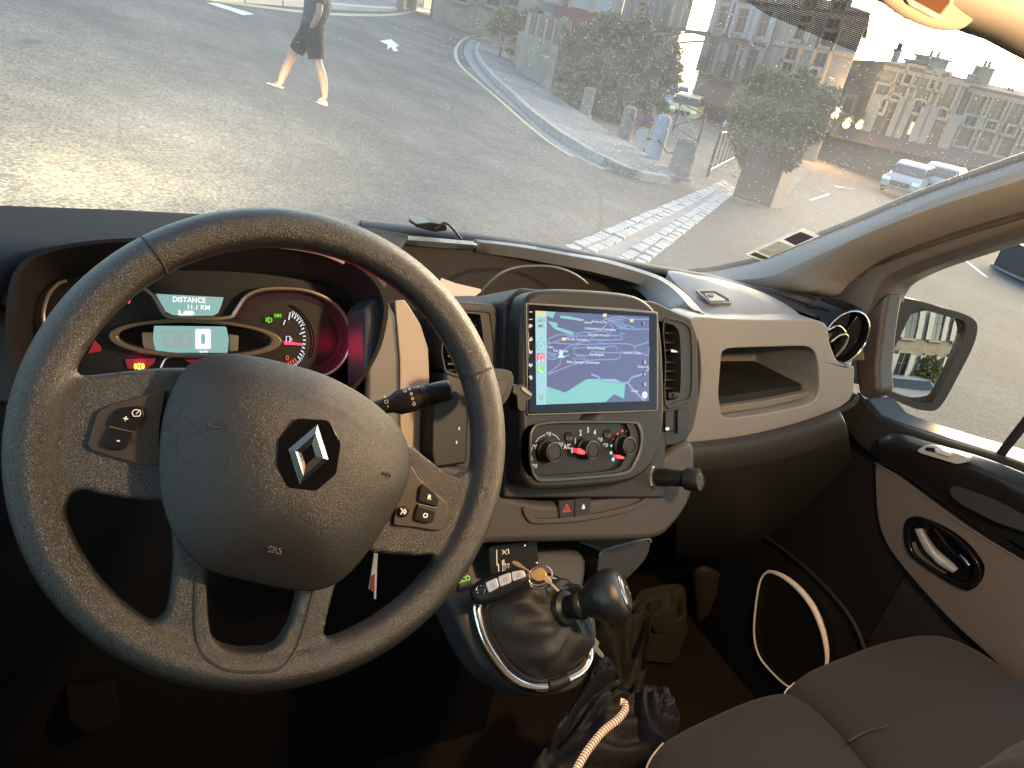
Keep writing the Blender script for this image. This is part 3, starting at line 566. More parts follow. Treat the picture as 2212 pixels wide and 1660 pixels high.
v_ = [ST.P(*z5((1845, 842))[0], -.046), ST.P(*z5((1986, 848))[0], -.046)]
mesh('slat', [v_[0], v_[1], v_[1]+ST.n*-.026+ST.y*.01, v_[0]+ST.n*-.026+ST.y*.01], [[0, 1, 2, 3]], M_satin, rv_, solid=.003)
prism('vent_wheel', ST, rnd(z5((1858, 1088), (1945, 1083), (1945, 1118), (1858, 1124)), 3), -.036, -.06, M_dark, rv_, bevel=.0015)
prism('wheel_grip', ST, rnd(z5((1885, 1092), (1920, 1090), (1920, 1112), (1885, 1115)), 2), -.033, -.037, M_black, rv_, bevel=.0008)
side_vent(cheek, z5((560, 620), (640, 604), (820, 612), (852, 640), (872, 760), (884, 945), (800, 975), (560, 975)), z5((570, 634), (640, 618), (805, 626), (822, 650), (838, 770), (846, 935), (790, 955), (570, 955)), (690, 735, 780, 825, 870, 915), 575, 830, 4, -.048)
# slim switches under the right vent
sw = prism('switch_bank', ST, rnd(z5((1828, 1178), (1975, 1170), (1985, 1250), (1955, 1350), (1905, 1392), (1838, 1395)), 5), -.034, -.05, M_black, van, bevel=.002)
prism('switch', ST, rnd(z5((1838, 1198), (1884, 1194), (1884, 1310), (1838, 1318)), 3), -.030, -.04, M_satin, sw, bevel=.0015)
prism('switch', ST, rnd(z5((1908, 1190), (1962, 1186), (1955, 1290), (1908, 1330)), 3), -.030, -.04, M_satin, sw, bevel=.0015)
prism('switch_symbol', ST, rnd(z5((1838, 1290), (1858, 1288), (1858, 1305), (1838, 1308)), 1), -.0297, -.03, M_white, sw, bevel=0)
# beige weave panel and grey cheek between cluster and vent
prism('weave_panel', ST, rnd(z5((270, 555), (330, 550), (420, 690), (465, 830), (472, 980), (470, 1130), (480, 1500), (300, 1500), (300, 900)), 5), -.06, -.09, M_beige, van, bevel=.003)
prism('cluster_cheek', ST, z5((150, 530), (240, 545), (285, 640), (308, 900), (308, 1010), (330, 1500), (100, 1500), (100, 600)), -.058, -.12, mat('grey cluster cheek', (.04, .04, .044), .5, bump=(900, .15, 'noise')), van, bevel=.008)
prism('shelf_top', Frame(onY(1020, 652, .80), (1, .05, 0), (0, 1, .1)), z5((560, 530), (700, 524), (840, 535), (900, 575), (600, 580)), 0, -.01, M_dark, van, bevel=.002)
# ---------------------------------------------------------------- lower dash, hazard switch, socket
LD = Frame(ST.P(1225, 1100, -.045), ST.x, (.03, .42, .9))
ld = prism('lower_dash', LD, spl([(1010, 1010), (1080, 1060), (1180, 1085), (1290, 1075), (1400, 1040), (1440, 985), (1470, 960), (1500, 958), (1505, 1010), (1500, 1060), (1485, 1100), (1455, 1140), (1420, 1165), (1330, 1172), (1200, 1174), (1060, 1178), (900, 1190), (860, 1000)], 4, True), 0, -.10, mat('grey brown lower dash', (.04, .036, .033), .5, bump=(900, .15, 'noise'), spec=.3), van, bevel=.012, seg=3)
prism('dash_ledge', LD, spl([(1130, 1100), (1140, 1125), (1165, 1133), (1250, 1128), (1340, 1112), (1395, 1092), (1408, 1070), (1412, 1050), (1404, 1050), (1398, 1068), (1385, 1084), (1335, 1100), (1250, 1116), (1170, 1121), (1150, 1115), (1140, 1098)], 2, True), .004, -.01, MATS['grey brown lower dash'], ld, bevel=.002)
hz = prism('hazard_switch', LD, rnd(a2((718, 170), (808, 158), (806, 266), (725, 268)), 3), .003, -.01, M_dark, ld, bevel=.0015)
lk = prism('lock_switch', LD, rnd(a2((810, 158), (900, 148), (892, 255), (810, 264)), 3), .003, -.01, M_dark, ld, bevel=.0015)
mk = MB(); mk.add(*ribbon_vf(LD, a2((763, 186), (783, 226), (743, 230)), 2.0, .0034, True)); mk.add(*ribbon_vf(LD, a2((763, 203), (771, 219), (756, 221)), 1.3, .0034, True))
mk.build('hazard_triangle', M_red, hz, smooth=False)
mesh('lock_symbol', [LD.P(x, y, .0034) for x, y in spl(a2((857, 185), (863, 195), (866, 210), (857, 214), (848, 211), (850, 196)), 3, True)], [list(range(18))], M_white, lk, smooth=False)
# 12 V socket with a charger plugged in
SK = axis_frame(LD.P(1412, 1030, .0), (.45, -.78, .42))
mesh('socket', *lathe_vf(SK, [(.020, -.02), (.021, .004), (.018, .006), (.015, .003), (.0145, -.02)], 32), M_chrome, ld)
plug = thing('charger_plug', 'black round charger plug pushed into the chrome rimmed socket under the pale dash', 'charger', SK.L(0, 0, 0))
mesh('barrel', *lathe_vf(SK, [(.0125, -.01), (.0130, .022), (.0115, .030), (.0115, .050)], 28), M_satin, plug)
mesh('cap', *lathe_vf(SK, [(.0115, .046), (.0155, .050), (.0160, .068), (.0145, .071), (.0138, .0695)], 32), M_black, plug)
tube('cap_mark', [SK.L(.006*math.cos(a)+.000, .004+.004*math.sin(a), .0702) for a in [k*.5-1 for k in range(7)]], .0005, mat('worn mark', (.16, .14, .12), .5), plug)
tube('cap_mark', [SK.L(-.002, -.004, .0702), SK.L(.004, -.007, .0702)], .0005, MATS['worn mark'], plug)
# satellite control block and dark recess behind the wheel's right side
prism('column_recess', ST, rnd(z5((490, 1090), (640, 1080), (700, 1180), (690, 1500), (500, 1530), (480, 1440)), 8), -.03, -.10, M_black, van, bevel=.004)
for x, y in ((643, 1297), (628, 1377)):
    prism('telltale_dash', ST, z5((x-4, y-9), (x+3, y-10), (x+4, y+8), (x-3, y+9)), -.0297, -.031, M_white, van, bevel=0)
# everything dark below the dash on the driver's side
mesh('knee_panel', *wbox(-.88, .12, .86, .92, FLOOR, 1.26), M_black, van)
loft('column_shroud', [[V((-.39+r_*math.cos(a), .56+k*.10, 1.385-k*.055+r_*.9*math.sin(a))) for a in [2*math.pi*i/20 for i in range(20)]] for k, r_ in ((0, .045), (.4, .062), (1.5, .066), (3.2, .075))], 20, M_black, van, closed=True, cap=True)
px_ = [(140, 1480), (250, 1470), (262, 1560), (190, 1590), (145, 1560)]
prism('pedal', axis_frame(V((-.72, .80, .72)), (0, -.8, .6)), px_, 0, -.02, mat('pedal rubber', (.004, .0036, .0032), .9, spec=.1), van, bevel=.004)
# left end of the dash
LE = Frame(onY(20, 780, .80), (1, .1, 0), (0, .2, 1))
prism('dash_left_end', LE, [(-200, 640), (20, 660), (50, 800), (60, 880), (40, 905), (-200, 900)], 0, -.06, mat('grey cluster cheek', (.07, .07, .075)), van, bevel=.008)
prism('dash_left_sill', LE, [(-200, 870), (10, 876), (30, 895), (30, 910), (-200, 912)], .012, -.02, M_satin, van, bevel=.003)
# ---------------------------------------------------------------- instrument cluster
bowl_i = spl([(75, 690), (95, 630), (150, 600), (270, 588), (420, 585), (560, 592), (680, 612), (750, 645), (785, 700), (780, 770), (730, 840), (420, 890), (130, 860), (80, 780)], 5, True)
bowl_o = spl([(28, 650), (50, 580), (110, 545), (230, 525), (420, 520), (560, 525), (700, 545), (790, 590), (828, 650), (822, 720), (800, 780), (750, 850), (680, 900), (420, 930), (100, 900), (30, 780)], 5, True)
bi = [CL.P(x, y, .0) for x, y in bowl_i]; bo = [CL.P(x, y, HOODH) for x, y in bowl_o]
def al(c):                                              # start both outlines at the same side
    c = resamp(c, 80, True); k = min(range(80), key=lambda i: c[i].x); return c[k:]+c[:k]
bi, bo = al(bi), al(bo)
clu = loft('instrument_cluster', [[p+CL.n*-.004+(p-CL.o)*.03 for p in bo], bo, [a.lerp(b, .05)+CL.n*.001 for a, b in zip(bo, bi)], [a.lerp(b, .5) for a, b in zip(bo, bi)], bi], 80, mat('brown black hood lining', (.016, .0125, .012), .8, bump=(800, .1, 'noise'), spec=.15), van, closed=True, angle=60)
tube('hood_lip', [CL.P(x, y, HOODH+.001) for x, y in spl(z4((1330, 262), (1500, 266), (1650, 285), (1760, 312), (1860, 355)), 4)], [.0005]+[.0035]*15+[.0005] if False else .003, mat('lit hood lip', (.20, .17, .14), .5), clu, flat=.5)  # the light along the hood's front edge is put into this paler colour
prism('dial_face', CL, bowl_i, .0, -.01, M_black, clu, bevel=0)
HD = .0015
# big right-hand dial: rim and dark red lit wall
dial = spl(z4((1255, 650), (1285, 600), (1330, 540), (1410, 505), (1530, 497), (1660, 510), (1780, 560), (1860, 640), (1895, 740), (1885, 830), (1840, 910), (1760, 965), (1600, 990), (1400, 960)), 5)
tube('dial_rim', [CL.P(x, y, .012) for x, y in dial], .0022, mat('brushed rim', (.62, .55, .44), .28, metal=.9), clu)
trim = spl(z4((770, 490), (830, 540), (868, 610), (900, 645), (960, 657), (1100, 660), (1220, 655), (1260, 640), (1285, 595)), 5)
tube('display_trim', [CL.P(x, y, .012) for x, y in trim], .0022, MATS['brushed rim'], clu)
tube('dial_rim', [CL.P(x, y, .012) for x, y in spl(z4((360, 455), (310, 475), (262, 530), (235, 610), (235, 680), (260, 760)), 4)], .0022, MATS['brushed rim'], clu)
wall = resamp([CL.P(x, y, .012) for x, y in dial], 60); ctr = CL.P(*z4((1640, 760))[0], .0)
loft('dial_wall', [wall, [p.lerp(ctr, .10)-CL.n*.009 for p in wall], [p.lerp(ctr, .42)-CL.n*.0095 for p in wall]], 60, mat('dial wall', (.03, .016, .022), .75, spec=.15), clu)
tube('dial_step', [CL.P(x, y, .004) for x, y in spl(z4((1570, 585), (1640, 640), (1685, 720), (1695, 800), (1680, 870)), 5)], .0008, M_gloss, clu)
# displays
prism('trip_display', CL, spl(z4((842, 527), (1208, 546), (1195, 590), (1178, 630), (1150, 644), (1000, 646), (930, 640), (895, 622), (870, 580)), 1, True), HD+.004, HD, M_lcd, clu, bevel=0)
H2 = HD+.0044
text('trip_text', CL, 'DISTANCE', *z4((1022, 560))[0], 11.5, H2, M_lcdtxt, clu, rot=-.02, bold=.02, ex=0, sx=.88)
text('trip_text', CL, '11.1 KM', *z4((1072, 600))[0], 10, H2, M_lcdtxt, clu, rot=-.02, bold=.015, ex=0)
vm = MB(); vm.add([CL.P(x, y, H2) for x, y in z4((995, 618), (1040, 618), (1052, 632), (1040, 641), (985, 641))], [[0, 1, 2, 3, 4]]); vm.add(*ribbon_vf(CL, spl(z4((965, 615), (975, 630), (962, 635), (985, 640)), 3), 3, H2))
vm.build('trip_symbol', M_lcdtxt, clu, smooth=False)
# oval pod with the speed read-out
ov = [(422+190*math.cos(a)*(1 if abs(math.cos(a)) else 1), 733+43*math.sin(a)+6*math.cos(a)) for a in [2*math.pi*k/60 for k in range(60)]]
ovi = [(421+166*math.cos(a), 732+34*math.sin(a)+5*math.cos(a)) for a in [2*math.pi*k/60 for k in range(60)]]
pod = mesh('speed_pod', *ring_vf(CL, ov, ovi, .018, .006, 72), mat('bronze pod rim', (.12, .092, .062), .38, metal=.3), clu, bevel=.003)
prism('pod_face', CL, ovi, .0075, .004, M_gloss, clu, bevel=0)
for q in (z4((765, 735), (830, 735), (832, 800), (838, 838), (780, 832), (768, 790)), z4((1238, 745), (1290, 752), (1286, 835), (1240, 840))):
    prism('pod_cheek', CL, q, .010, .005, mat('pod cheek', (.16, .13, .10), .5), clu, bevel=.001)
prism('speed_display', CL, rnd(z4((832, 700), (1222, 704), (1236, 770), (1230, 845), (842, 843), (826, 770)), 4), .0105, .006, M_lcd, clu, bevel=0)
H3 = .0108
def seg7(F, cx, cy, w_, h_, th, segs, m_, name, hh):
    b = MB(); x0, x1, y0, y1, ym = cx-w_/2, cx+w_/2, cy-h_/2, cy+h_/2, cy
    S = {'a': ((x0, y0), (x1, y0)), 'b': ((x1, y0), (x1, ym)), 'c': ((x1, ym), (x1, y1)), 'd': ((x0, y1), (x1, y1)), 'e': ((x0, ym), (x0, y1)), 'f': ((x0, y0), (x0, ym)), 'g': ((x0, ym), (x1, ym))}
    for s in segs:
        (ax, ay), (bx, by) = S[s]
        if ay == by: ax -= th*.4; bx += th*.4
        else: ay -= th*.4; by += th*.4
        b.add(*ribbon_vf(F, z4((ax, ay), (bx, by)), th*.4, hh+.00005*'abcdefg'.index(s)))
    return b.build(name, m_, clu, smooth=False)
seg7(CL, 1097, 770, 52, 80, 26, 'abcdef', M_lcdtxt, 'speed_digit', H3)
seg7(CL, 1000, 770, 52, 74, 12, 'abcdefg', M_lcdoff, 'speed_digit', H3)
seg7(CL, 918, 770, 58, 74, 12, 'abdegc', M_lcdoff, 'speed_digit', H3)
text('speed_unit', CL, 'km/h', *z4((1100, 838))[0], 6, H3, M_lcdtxt, clu, bold=.02, ex=0)
# fuel gauge ticks, pump, needle
def onring(a): return 1540+112*math.cos(math.radians(a)), 772+150*math.sin(math.radians(a))
tw, tr_ = MB(), MB()
for i in range(15):
    a = -76+i*9.6*.9; x, y = onring(a); ln = 1.28 if i in (0, 7) else .13 if False else 1
    k = .72 if i in (0, 7) else .86
    tw.add(*ribbon_vf(CL, z4((1540+(x-1540)*k, 772+(y-772)*k), (x, y)), 2.4, HD+.002))
for i in range(9):
    a = -70+i*5; x, y = onring(a); tw.add(*ribbon_vf(CL, z4((1540+(x-1540)*1.0, 772+(y-772)*1.0), (1540+(x-1540)*1.09, 772+(y-772)*1.09)), 1.6, HD+.002))
for i in range(8):
    a = 30+i*5; x, y = onring(a); tw.add(*ribbon_vf(CL, z4((x, y), (1540+(x-1540)*1.09, 772+(y-772)*1.09)), 1.6, HD+.002))
for i in range(4):
    a = 55+i*8; x, y = onring(a); tr_.add(*ribbon_vf(CL, z4((1540+(x-1540)*.75, 772+(y-772)*.82), (x, y)), 2, HD+.002))
tw.add(*ribbon_vf(CL, z4((1546, 785), (1546, 756), (1566, 756), (1566, 785)), 2, HD+.002)); tw.add(*ribbon_vf(CL, z4((1543, 787), (1569, 787)), 2, HD+.002)); tw.add(*ribbon_vf(CL, z4((1568, 764), (1576, 768), (1576, 782)), 1.4, HD+.002))
tw.build('gauge_ticks', glow('tick white', (.85, .88, 1), 1.0), clu, smooth=False); tr_.build('reserve_ticks', glow('tick red', (1, .12, .06), 1.0), clu, smooth=False)
text('gauge_figure', CL, '1', *z4((1535, 682))[0], 11, HD+.002, MATS['tick white'], clu, rot=-.35, bold=.02, ex=0)
text('gauge_figure', CL, '0', *z4((1552, 873))[0], 11, HD+.002, MATS['tick red'], clu, ex=0)
prism('fuel_needle', CL, z4((1535, 782), (1640, 797), (1640, 805), (1535, 800)), .007, .005, M_redglow, clu, bevel=0)
lamp('gauge_backlight', 'POINT', CL.P(*z4((1775, 800))[0], .008), .009, (1, .02, .10), shadow_soft_size=.02)
lamp('brake_backlight', 'POINT', CL.P(*z4((752, 905))[0], .012), .0018, (1, .03, .03), shadow_soft_size=.006)
# telltales
tm = MB(); x, y = 1452, 667
tm.add(*ribbon_vf(CL, spl(z4((x-2, y-13), (x+12, y-8), (x+16, y), (x+12, y+9), (x-2, y+14)), 3), 1.7, H2)); tm.add(*ribbon_vf(CL, z4((x-2, y-13), (x-2, y+14)), 1.7, H2))
for k in range(4): tm.add(*ribbon_vf(CL, z4((x-18, y-9+k*6), (x-6, y-10+k*6)), 1.3, H2))
tm.build('dipped_beam_telltale', M_green, clu, smooth=False)
tm = MB(); x, y = 1500, 644
for s in (-1, 1):
    tm.add(*ribbon_vf(CL, spl(z4((x+s*6, y-9), (x+s*2, y), (x+s*6, y+9)), 3), 1.6, H2))
    for k in (-7, 0, 7): tm.add(*ribbon_vf(CL, z4((x+s*9, y+k*.6), (x+s*20, y+k*1.2)), 1.3, H2))
tm.build('sidelight_telltale', M_green, clu, smooth=False)
prism('brake_lamp_window', CL, z4((675, 880), (840, 876), (835, 895), (790, 935), (690, 930)), .003, 0, glow('red window', (.55, .01, .03), .45), clu, bevel=0)
tm = MB(); x, y = 752, 918
tm.add(*ribbon_vf(CL, spl(z4(*[(x+15*math.cos(a), y+15*math.sin(a)) for a in [k*.7 for k in range(9)]]), 2, True), 2.2, .0036, True)); tm.add(*ribbon_vf(CL, z4((x, y-9), (x, y+9)), 2.2, .0036))
for s in (-1, 1): tm.add(*ribbon_vf(CL, spl(z4((x+s*19, y-15), (x+s*25, y), (x+s*19, y+15)), 3), 3, .0036))
tm.build('brake_telltale', M_amber, clu, smooth=False)
prism('red_telltale_window', CL, z4((475, 850), (510, 775), (548, 815), (545, 835)), .003, 0, glow('red window', (.55, .01, .03), .45), clu, bevel=0)
prism('red_telltale_window', CL, z4((1000, 885), (1085, 882), (1060, 900), (1030, 900)), .003, 0, glow('red window', (.55, .01, .03), .45), clu, bevel=0)
tube('warning_trim', [CL.P(x, y, .006) for x, y in spl(z4((870, 925), (890, 885), (920, 868), (1000, 865), (1200, 862)), 4)], .0014, MATS['brushed rim'], clu)
tube('red_tick', [CL.P(*z4((694, 580))[0], .004), CL.P(*z4((703, 563))[0], .004)], .0006, M_red, clu)
# ---------------------------------------------------------------- steering wheel
TW, RW = math.radians(30.8), math.radians(19)
_x0, _up0 = V((math.cos(.021), math.sin(.021), 0)), V((-math.sin(.021)*math.sin(TW), math.sin(TW), math.cos(TW)))
SW = Frame((-.389, .505, 1.4127), _x0*math.cos(RW)-_up0*math.sin(RW), _up0*math.cos(RW)+_x0*math.sin(RW))
b = MB()
RR, NR, NS = .1775, 120, 20
v = []; f = []
for i in range(NR):
    A = 2*math.pi*i/NR; d = SW.x*math.cos(A)+SW.y*math.sin(A)
    for k in range(NS):
        g = 2*math.pi*k/NS; v.append(SW.o + d*(RR+.0165*math.cos(g)) + SW.n*(.0175*math.sin(g)))
for i in range(NR):
    for k in range(NS): j, l = (i+1) % NR, (k+1) % NS; f.append([i*NS+k, i*NS+l, j*NS+l, j*NS+k])
b.add(v, f)
def slab(px, h1, h0, h=0):
    b.add(*prism_vf([SW.P(x, y, h)+SW.n*(h1-h) for x, y in px], [SW.P(x, y, h)+SW.n*(h0-h) for x, y in px]))
slab(a1((150, 130), (230, 200), (290, 185), (450, 168), (600, 152), (720, 150), (720, 660), (560, 655), (420, 640), (300, 610), (255, 640), (235, 760), (120, 500)), .004, -.016)       # left spoke
slab(a1((1400, 400), (1545, 440), (1610, 495), (1680, 550), (1722, 566), (1748, 540), (1800, 560), (1780, 800), (1700, 960), (1655, 905), (1690, 838), (1660, 852), (1560, 862), (1400, 850), (1300, 800)), .004, -.016)  # right spoke
slab(a1((640, 700), (652, 860), (640, 1000), (622, 1085), (590, 1112), (540, 1100), (560, 1240), (760, 1330), (782, 1250), (785, 1090), (778, 960), (790, 900), (800, 700)), .006, -.014)      # lower legs and foot
slab(a1((1300, 800), (1262, 960), (1235, 1060), (1214, 1150), (1222, 1185), (1250, 1186), (1290, 1165), (1310, 1270), (1080, 1340), (1075, 1180), (1105, 1060), (1125, 980), (1150, 800)), .006, -.014)
slab(a1((760, 1330), (785, 1100), (795, 1160), (825, 1195), (900, 1214), (1000, 1210), (1050, 1185), (1080, 1130), (1100, 1340), (930, 1380)), .008, -.014)
wheel = b.build('steering_wheel', M_leather, van, angle=180)
md_ = wheel.modifiers.new('r', 'REMESH'); md_.mode = 'VOXEL'; md_.voxel_size = .0024; md_.use_smooth_shade = True
md_ = wheel.modifiers.new('s', 'SMOOTH'); md_.factor = .5; md_.iterations = 14
seamm = mat('dark seam', (.012, .011, .010), .7)  # dark tone of the seam lines and small grooves
for px in ((330, 550), (1020, 808)):
    p = SW.P(*px); u, v_ = SW.uv(*px); A = math.atan2(v_, u); d = SW.x*math.cos(A)+SW.y*math.sin(A)
    tube('seam', [SW.o+d*(RR+.0162*math.cos(g))+SW.n*(.0172*math.sin(g)) for g in [2*math.pi*k/28 for k in range(28)]], .0009, seamm, wheel, closed=True, seg=6)
from mathutils.bvhtree import BVHTree
bpy.context.view_layer.update(); _dg = bpy.context.evaluated_depsgraph_get(); _we = wheel.evaluated_get(_dg).to_mesh(); WB = BVHTree.FromPolygons([v.co for v in _we.vertices], [p.vertices for p in _we.polygons])
def on_wheel(x, y):
    h = WB.ray_cast(CAM, ray(x, y).normalized()); return h[0] if h[0] is not None and (h[0]-SW.o).dot(SW.n) > -.012 else SW.P(x, y, .006)
tube('seam', [on_wheel(x, y) for x, y in spl(a1((735, 940), (733, 1060), (738, 1160), (768, 1238), (850, 1288), (950, 1298), (1045, 1288), (1105, 1230), (1145, 1120), (1180, 990)), 5)], .0011, seamm, wheel, seg=6)
# airbag cover: a shallow dome
hub = spl(a1((690, 165), (725, 132), (800, 106), (880, 100), (980, 113), (1100, 141), (1220, 178), (1340, 238), (1430, 302), (1500, 372), (1537, 450), (1543, 530), (1518, 625), (1460, 730), (1400, 825), (1330, 912), (1260, 968), (1170, 992), (1060, 982), (920, 952), (780, 912), (705, 850), (652, 775), (620, 690), (602, 600), (600, 480), (608, 380), (632, 275)), 4, True)
HH = .020
ho = [SW.P(x, y, HH) for x, y in hub]; hc = SW.P(*a1((1090, 520))[0], HH)
rows = [[p-SW.n*.030+(p-hc)*-.03 for p in ho], [p-SW.n*.008 for p in ho]]
for s in (1, .985, .955, .90, .82, .7, .55, .38, .2, .05): rows.append([hc.lerp(p, s)+SW.n*(.030*(1-s**2.6)) for p in ho])
v, f = loft_vf(rows, 112, True); f.append(list(range(len(v)-112, len(v))))
padm = mesh('airbag_cover', v, f, M_pad, wheel, angle=80)
HT = HH+.030
# badge: black hexagon plate with a chrome hollow diamond
BD = Frame(SW.P(*a1((1160, 478))[0], HT-.001), SW.x, SW.y)
hexo = rnd(a1((1122, 342), (1238, 348), (1286, 432), (1268, 552), (1192, 616), (1084, 604), (1038, 512), (1046, 426)), 9)
prism('badge_plate', BD, hexo, .0015, -.006, M_gloss, padm, bevel=.0008)
k = .5737/FPX*.60; hgt, wid = 106*k, 70*k
def dia(s, h): return [BD.L(0, hgt*s, h), BD.L(wid*s, 0, h), BD.L(0, -hgt*s, h), BD.L(-wid*s, 0, h)]
def dia2(s, h): return [BD.L(0, hgt*s*.92, h), BD.L(wid*s*.92, 0, h), BD.L(0, -hgt*s*.92, h), BD.L(-wid*s*.92, 0, h)]
o_, m1, i_ = dia(1, .002), dia(.70, .0055), [BD.L(0, hgt*.36, .002), BD.L(wid*.36, 0, .002), BD.L(0, -hgt*.36, .002), BD.L(-wid*.36, 0, .002)]
v = o_+m1+i_; f = []
for q in range(4):
    l = (q+1) % 4; f += [[q, l, 4+l, 4+q], [4+q, 4+l, 8+l, 8+q]]
mesh('diamond_badge', v, f, mat('badge chrome', (.30, .29, .28), .20, metal=1), padm, smooth=False)
for c_, px in (('SRS', (1035, 840)),):
    text('embossed_mark', Frame(SW.P(*a1(px)[0], HT-.010), SW.x, (SW.y+SW.n*-.35)), 'SRS', *a1(px)[0], 15, .0024, M_pad, padm, rot=0, bold=.01, ex=.0002)
for q in (((778, 365), (800, 378), (832, 376)), ((1440, 548), (1468, 552), (1466, 566))):
    tube('pad_mark', [SW.P(x, y, HT-.004 if q[0][0] < 1000 else HT-.012) for x, y in spl(a1(*q), 4)], .0012, seamm, padm, seg=6)
# button panels on the spokes
lp = prism('button_panel', SW, rnd(a1((370, 315), (420, 290), (625, 235), (600, 380), (600, 520), (545, 522), (345, 462), (330, 440)), 8), .0075, -.01, mat('satin spoke insert', (.045, .038, .032), .35), wheel, bevel=.002)
def button(par, px, h, name='button'):
    return prism(name, SW, rnd(a1(*px), 6), h, h-.004, M_satin, par, bevel=.0012)
button(lp, ((410, 360), (425, 325), (450, 303), (520, 296), (542, 308), (545, 335), (535, 350), (505, 395), (415, 372)), .0105); button(lp, ((412, 378), (503, 400), (470, 458), (440, 464), (400, 455), (382, 440)), .0105)
tube('button_edge', [SW.P(x, y, .0095) for x, y in a1((413, 374), (503, 393))], .0007, mat('knob edge', (.22, .20, .18), .3), lp)
HBt = .0107
def wtxt(s, x, y, hp, par): text('button_mark', SW, s, *a1((x, y))[0], hp, HBt, M_print, par, bold=.02, ex=0, rot=.10)
wtxt('+', 473, 345, 14, lp); wtxt('-', 446, 424, 16, lp)
mk = MB(); mk.add(*ribbon_vf(SW, spl(a1((503, 334), (498, 320), (508, 310), (525, 312), (530, 324), (524, 334)), 3), 1.6, HBt, True)); mk.add(*ribbon_vf(SW, a1((512, 326), (524, 314)), 1.4, HBt))
mk.build('limiter_symbol', M_print, lp, smooth=False)
rp = prism('button_panel', SW, rnd(a1((1480, 745), (1500, 620), (1545, 515), (1580, 570), (1660, 640), (1690, 665), (1685, 720), (1670, 762), (1640, 765), (1560, 752)), 8), .0075, -.01, MATS['satin spoke insert'], wheel, bevel=.002)
button(rp, ((1575, 655), (1582, 600), (1598, 588), (1640, 622), (1655, 650), (1645, 678)), .0105); button(rp, ((1572, 668), (1642, 688), (1635, 730), (1615, 740), (1575, 732), (1560, 722)), .0105); button(rp, ((1500, 690), (1515, 672), (1540, 676), (1545, 690), (1530, 716), (1506, 712)), .0105)
tube('button_edge', [SW.P(x, y, .0095) for x, y in a1((1576, 666), (1643, 682))], .0007, MATS['knob edge'], rp)
wtxt('R', 1617, 640, 10.5, rp); wtxt('O', 1602, 709, 10.5, rp)
mk = MB(); mk.add(*ribbon_vf(SW, spl(a1((1508, 680), (1516, 690), (1508, 704)), 3), 1.6, HBt))
for r_ in (6, 11, 16): mk.add(*ribbon_vf(SW, spl(a1((1514+r_*.6, 692-r_*.6), (1516+r_*.9, 694), (1513+r_*.6, 694+r_*.6)), 3), 1.2, HBt))
mk.build('voice_symbol', M_print, rp, smooth=False)
# wiper stalk
p0, p1_ = SW.P(*z5((120, 1190))[0], -.055), SW.P(*z5((590, 1072))[0], -.040)
AX = axis_frame(p0, p1_-p0); ln = (p1_-p0).length; u_ = .3732/FPX*.62
stalk = mesh('wiper_stalk', *lathe_vf(AX, [(42*u_, -.05), (46*u_, .15*ln), (52*u_, .26*ln), (78*u_, .36*ln), (82*u_, .52*ln), (76*u_, .62*ln)], 28), M_satin, van)
mesh('stalk_ring', *lathe_vf(AX, [(60*u_, .60*ln), (76*u_, .625*ln), (74*u_, .66*ln), (70*u_, .70*ln)], 28), M_black, stalk)
mesh('stalk_tip', *lathe_vf(AX, [(66*u_, .70*ln), (72*u_, .72*ln), (70*u_, .97*ln), (60*u_, 1.0*ln), (52*u_, .985*ln)], 28), M_satin, stalk)
SF = Frame(p0.lerp(p1_, .45), AX.n, (0, 0, 1)); 
if SF.n.dot(CAM-SF.o) < 0: SF = Frame(SF.o, -AX.n, (0, 0, 1))
mk = MB(); hS = 82*u_
for x, y, s_ in ((355, 1068, 6), (365, 1094, 8), (373, 1122, 9), (381, 1152, 11)): mk.add(*ribbon_vf(SF, spl(z5((x, y-s_), (x+s_*.75, y+s_*.4), (x, y+s_*.9), (x-s_*.75, y+s_*.4)), 3, True), 1.0, hS, True))
mk.add(*ribbon_vf(SF, z5((318, 1078), (330, 1070), (340, 1082), (328, 1086)), 1, hS, True)); mk.add(*ribbon_vf(SF, z5((210, 1135), (228, 1130), (232, 1148), (214, 1150)), 1, hS, True)); mk.add(*ribbon_vf(SF, spl(z5((212, 1106), (218, 1112), (212, 1118), (207, 1112)), 2, True), 1, hS, True)); mk.add(*ribbon_vf(SF, z5((228, 1162), (232, 1175)), 1, hS)); mk.add(*ribbon_vf(SF, z5((402, 1052), (408, 1054)), 2, hS))
mk.build('stalk_symbols', M_print, stalk, smooth=False)
# ---------------------------------------------------------------- gear lever console
GPo = onZ(1150, 1385, 1.03)
GP = Frame(GPo, (1, .05, -.05), (-.02, .70, .62))
cons = prism('gear_console', GP, spl([(1000, 1180), (1120, 1180), (1262, 1188), (1266, 1290), (1292, 1330), (1296, 1400), (1285, 1440), (1255, 1485), (1200, 1502), (1140, 1500), (1080, 1470), (1035, 1425), (985, 1330), (950, 1250)], 4, True), -.004, -.075, mat('grey brown lower dash', (.085, .078, .073)), van, bevel=.016, seg=4)
ring_px = spl(a2((262, 760), (275, 860), (310, 960), (370, 1060), (440, 1140), (520, 1190), (600, 1205), (660, 1200), (760, 1165), (840, 1120), (880, 1060), (885, 985), (860, 880), (830, 760), (800, 690), (740, 640), (660, 600), (560, 600), (400, 640), (300, 700)), 3, True)
ringp = [GP.P(x, y, .004) for x, y in ring_px]
gate = tube('chrome_surround', ringp, .0075, M_chrome, cons, closed=True, seg=12)
tube('black_clip', [GP.P(x, y, .006) for x, y in spl(a2((655, 1198), (700, 1188), (762, 1160)), 4)], .0088, M_black, cons, seg=12)
inner = [GP.P(x, y, 0).lerp(sum(ringp, V())/len(ringp), .10) for x, y in ring_px]
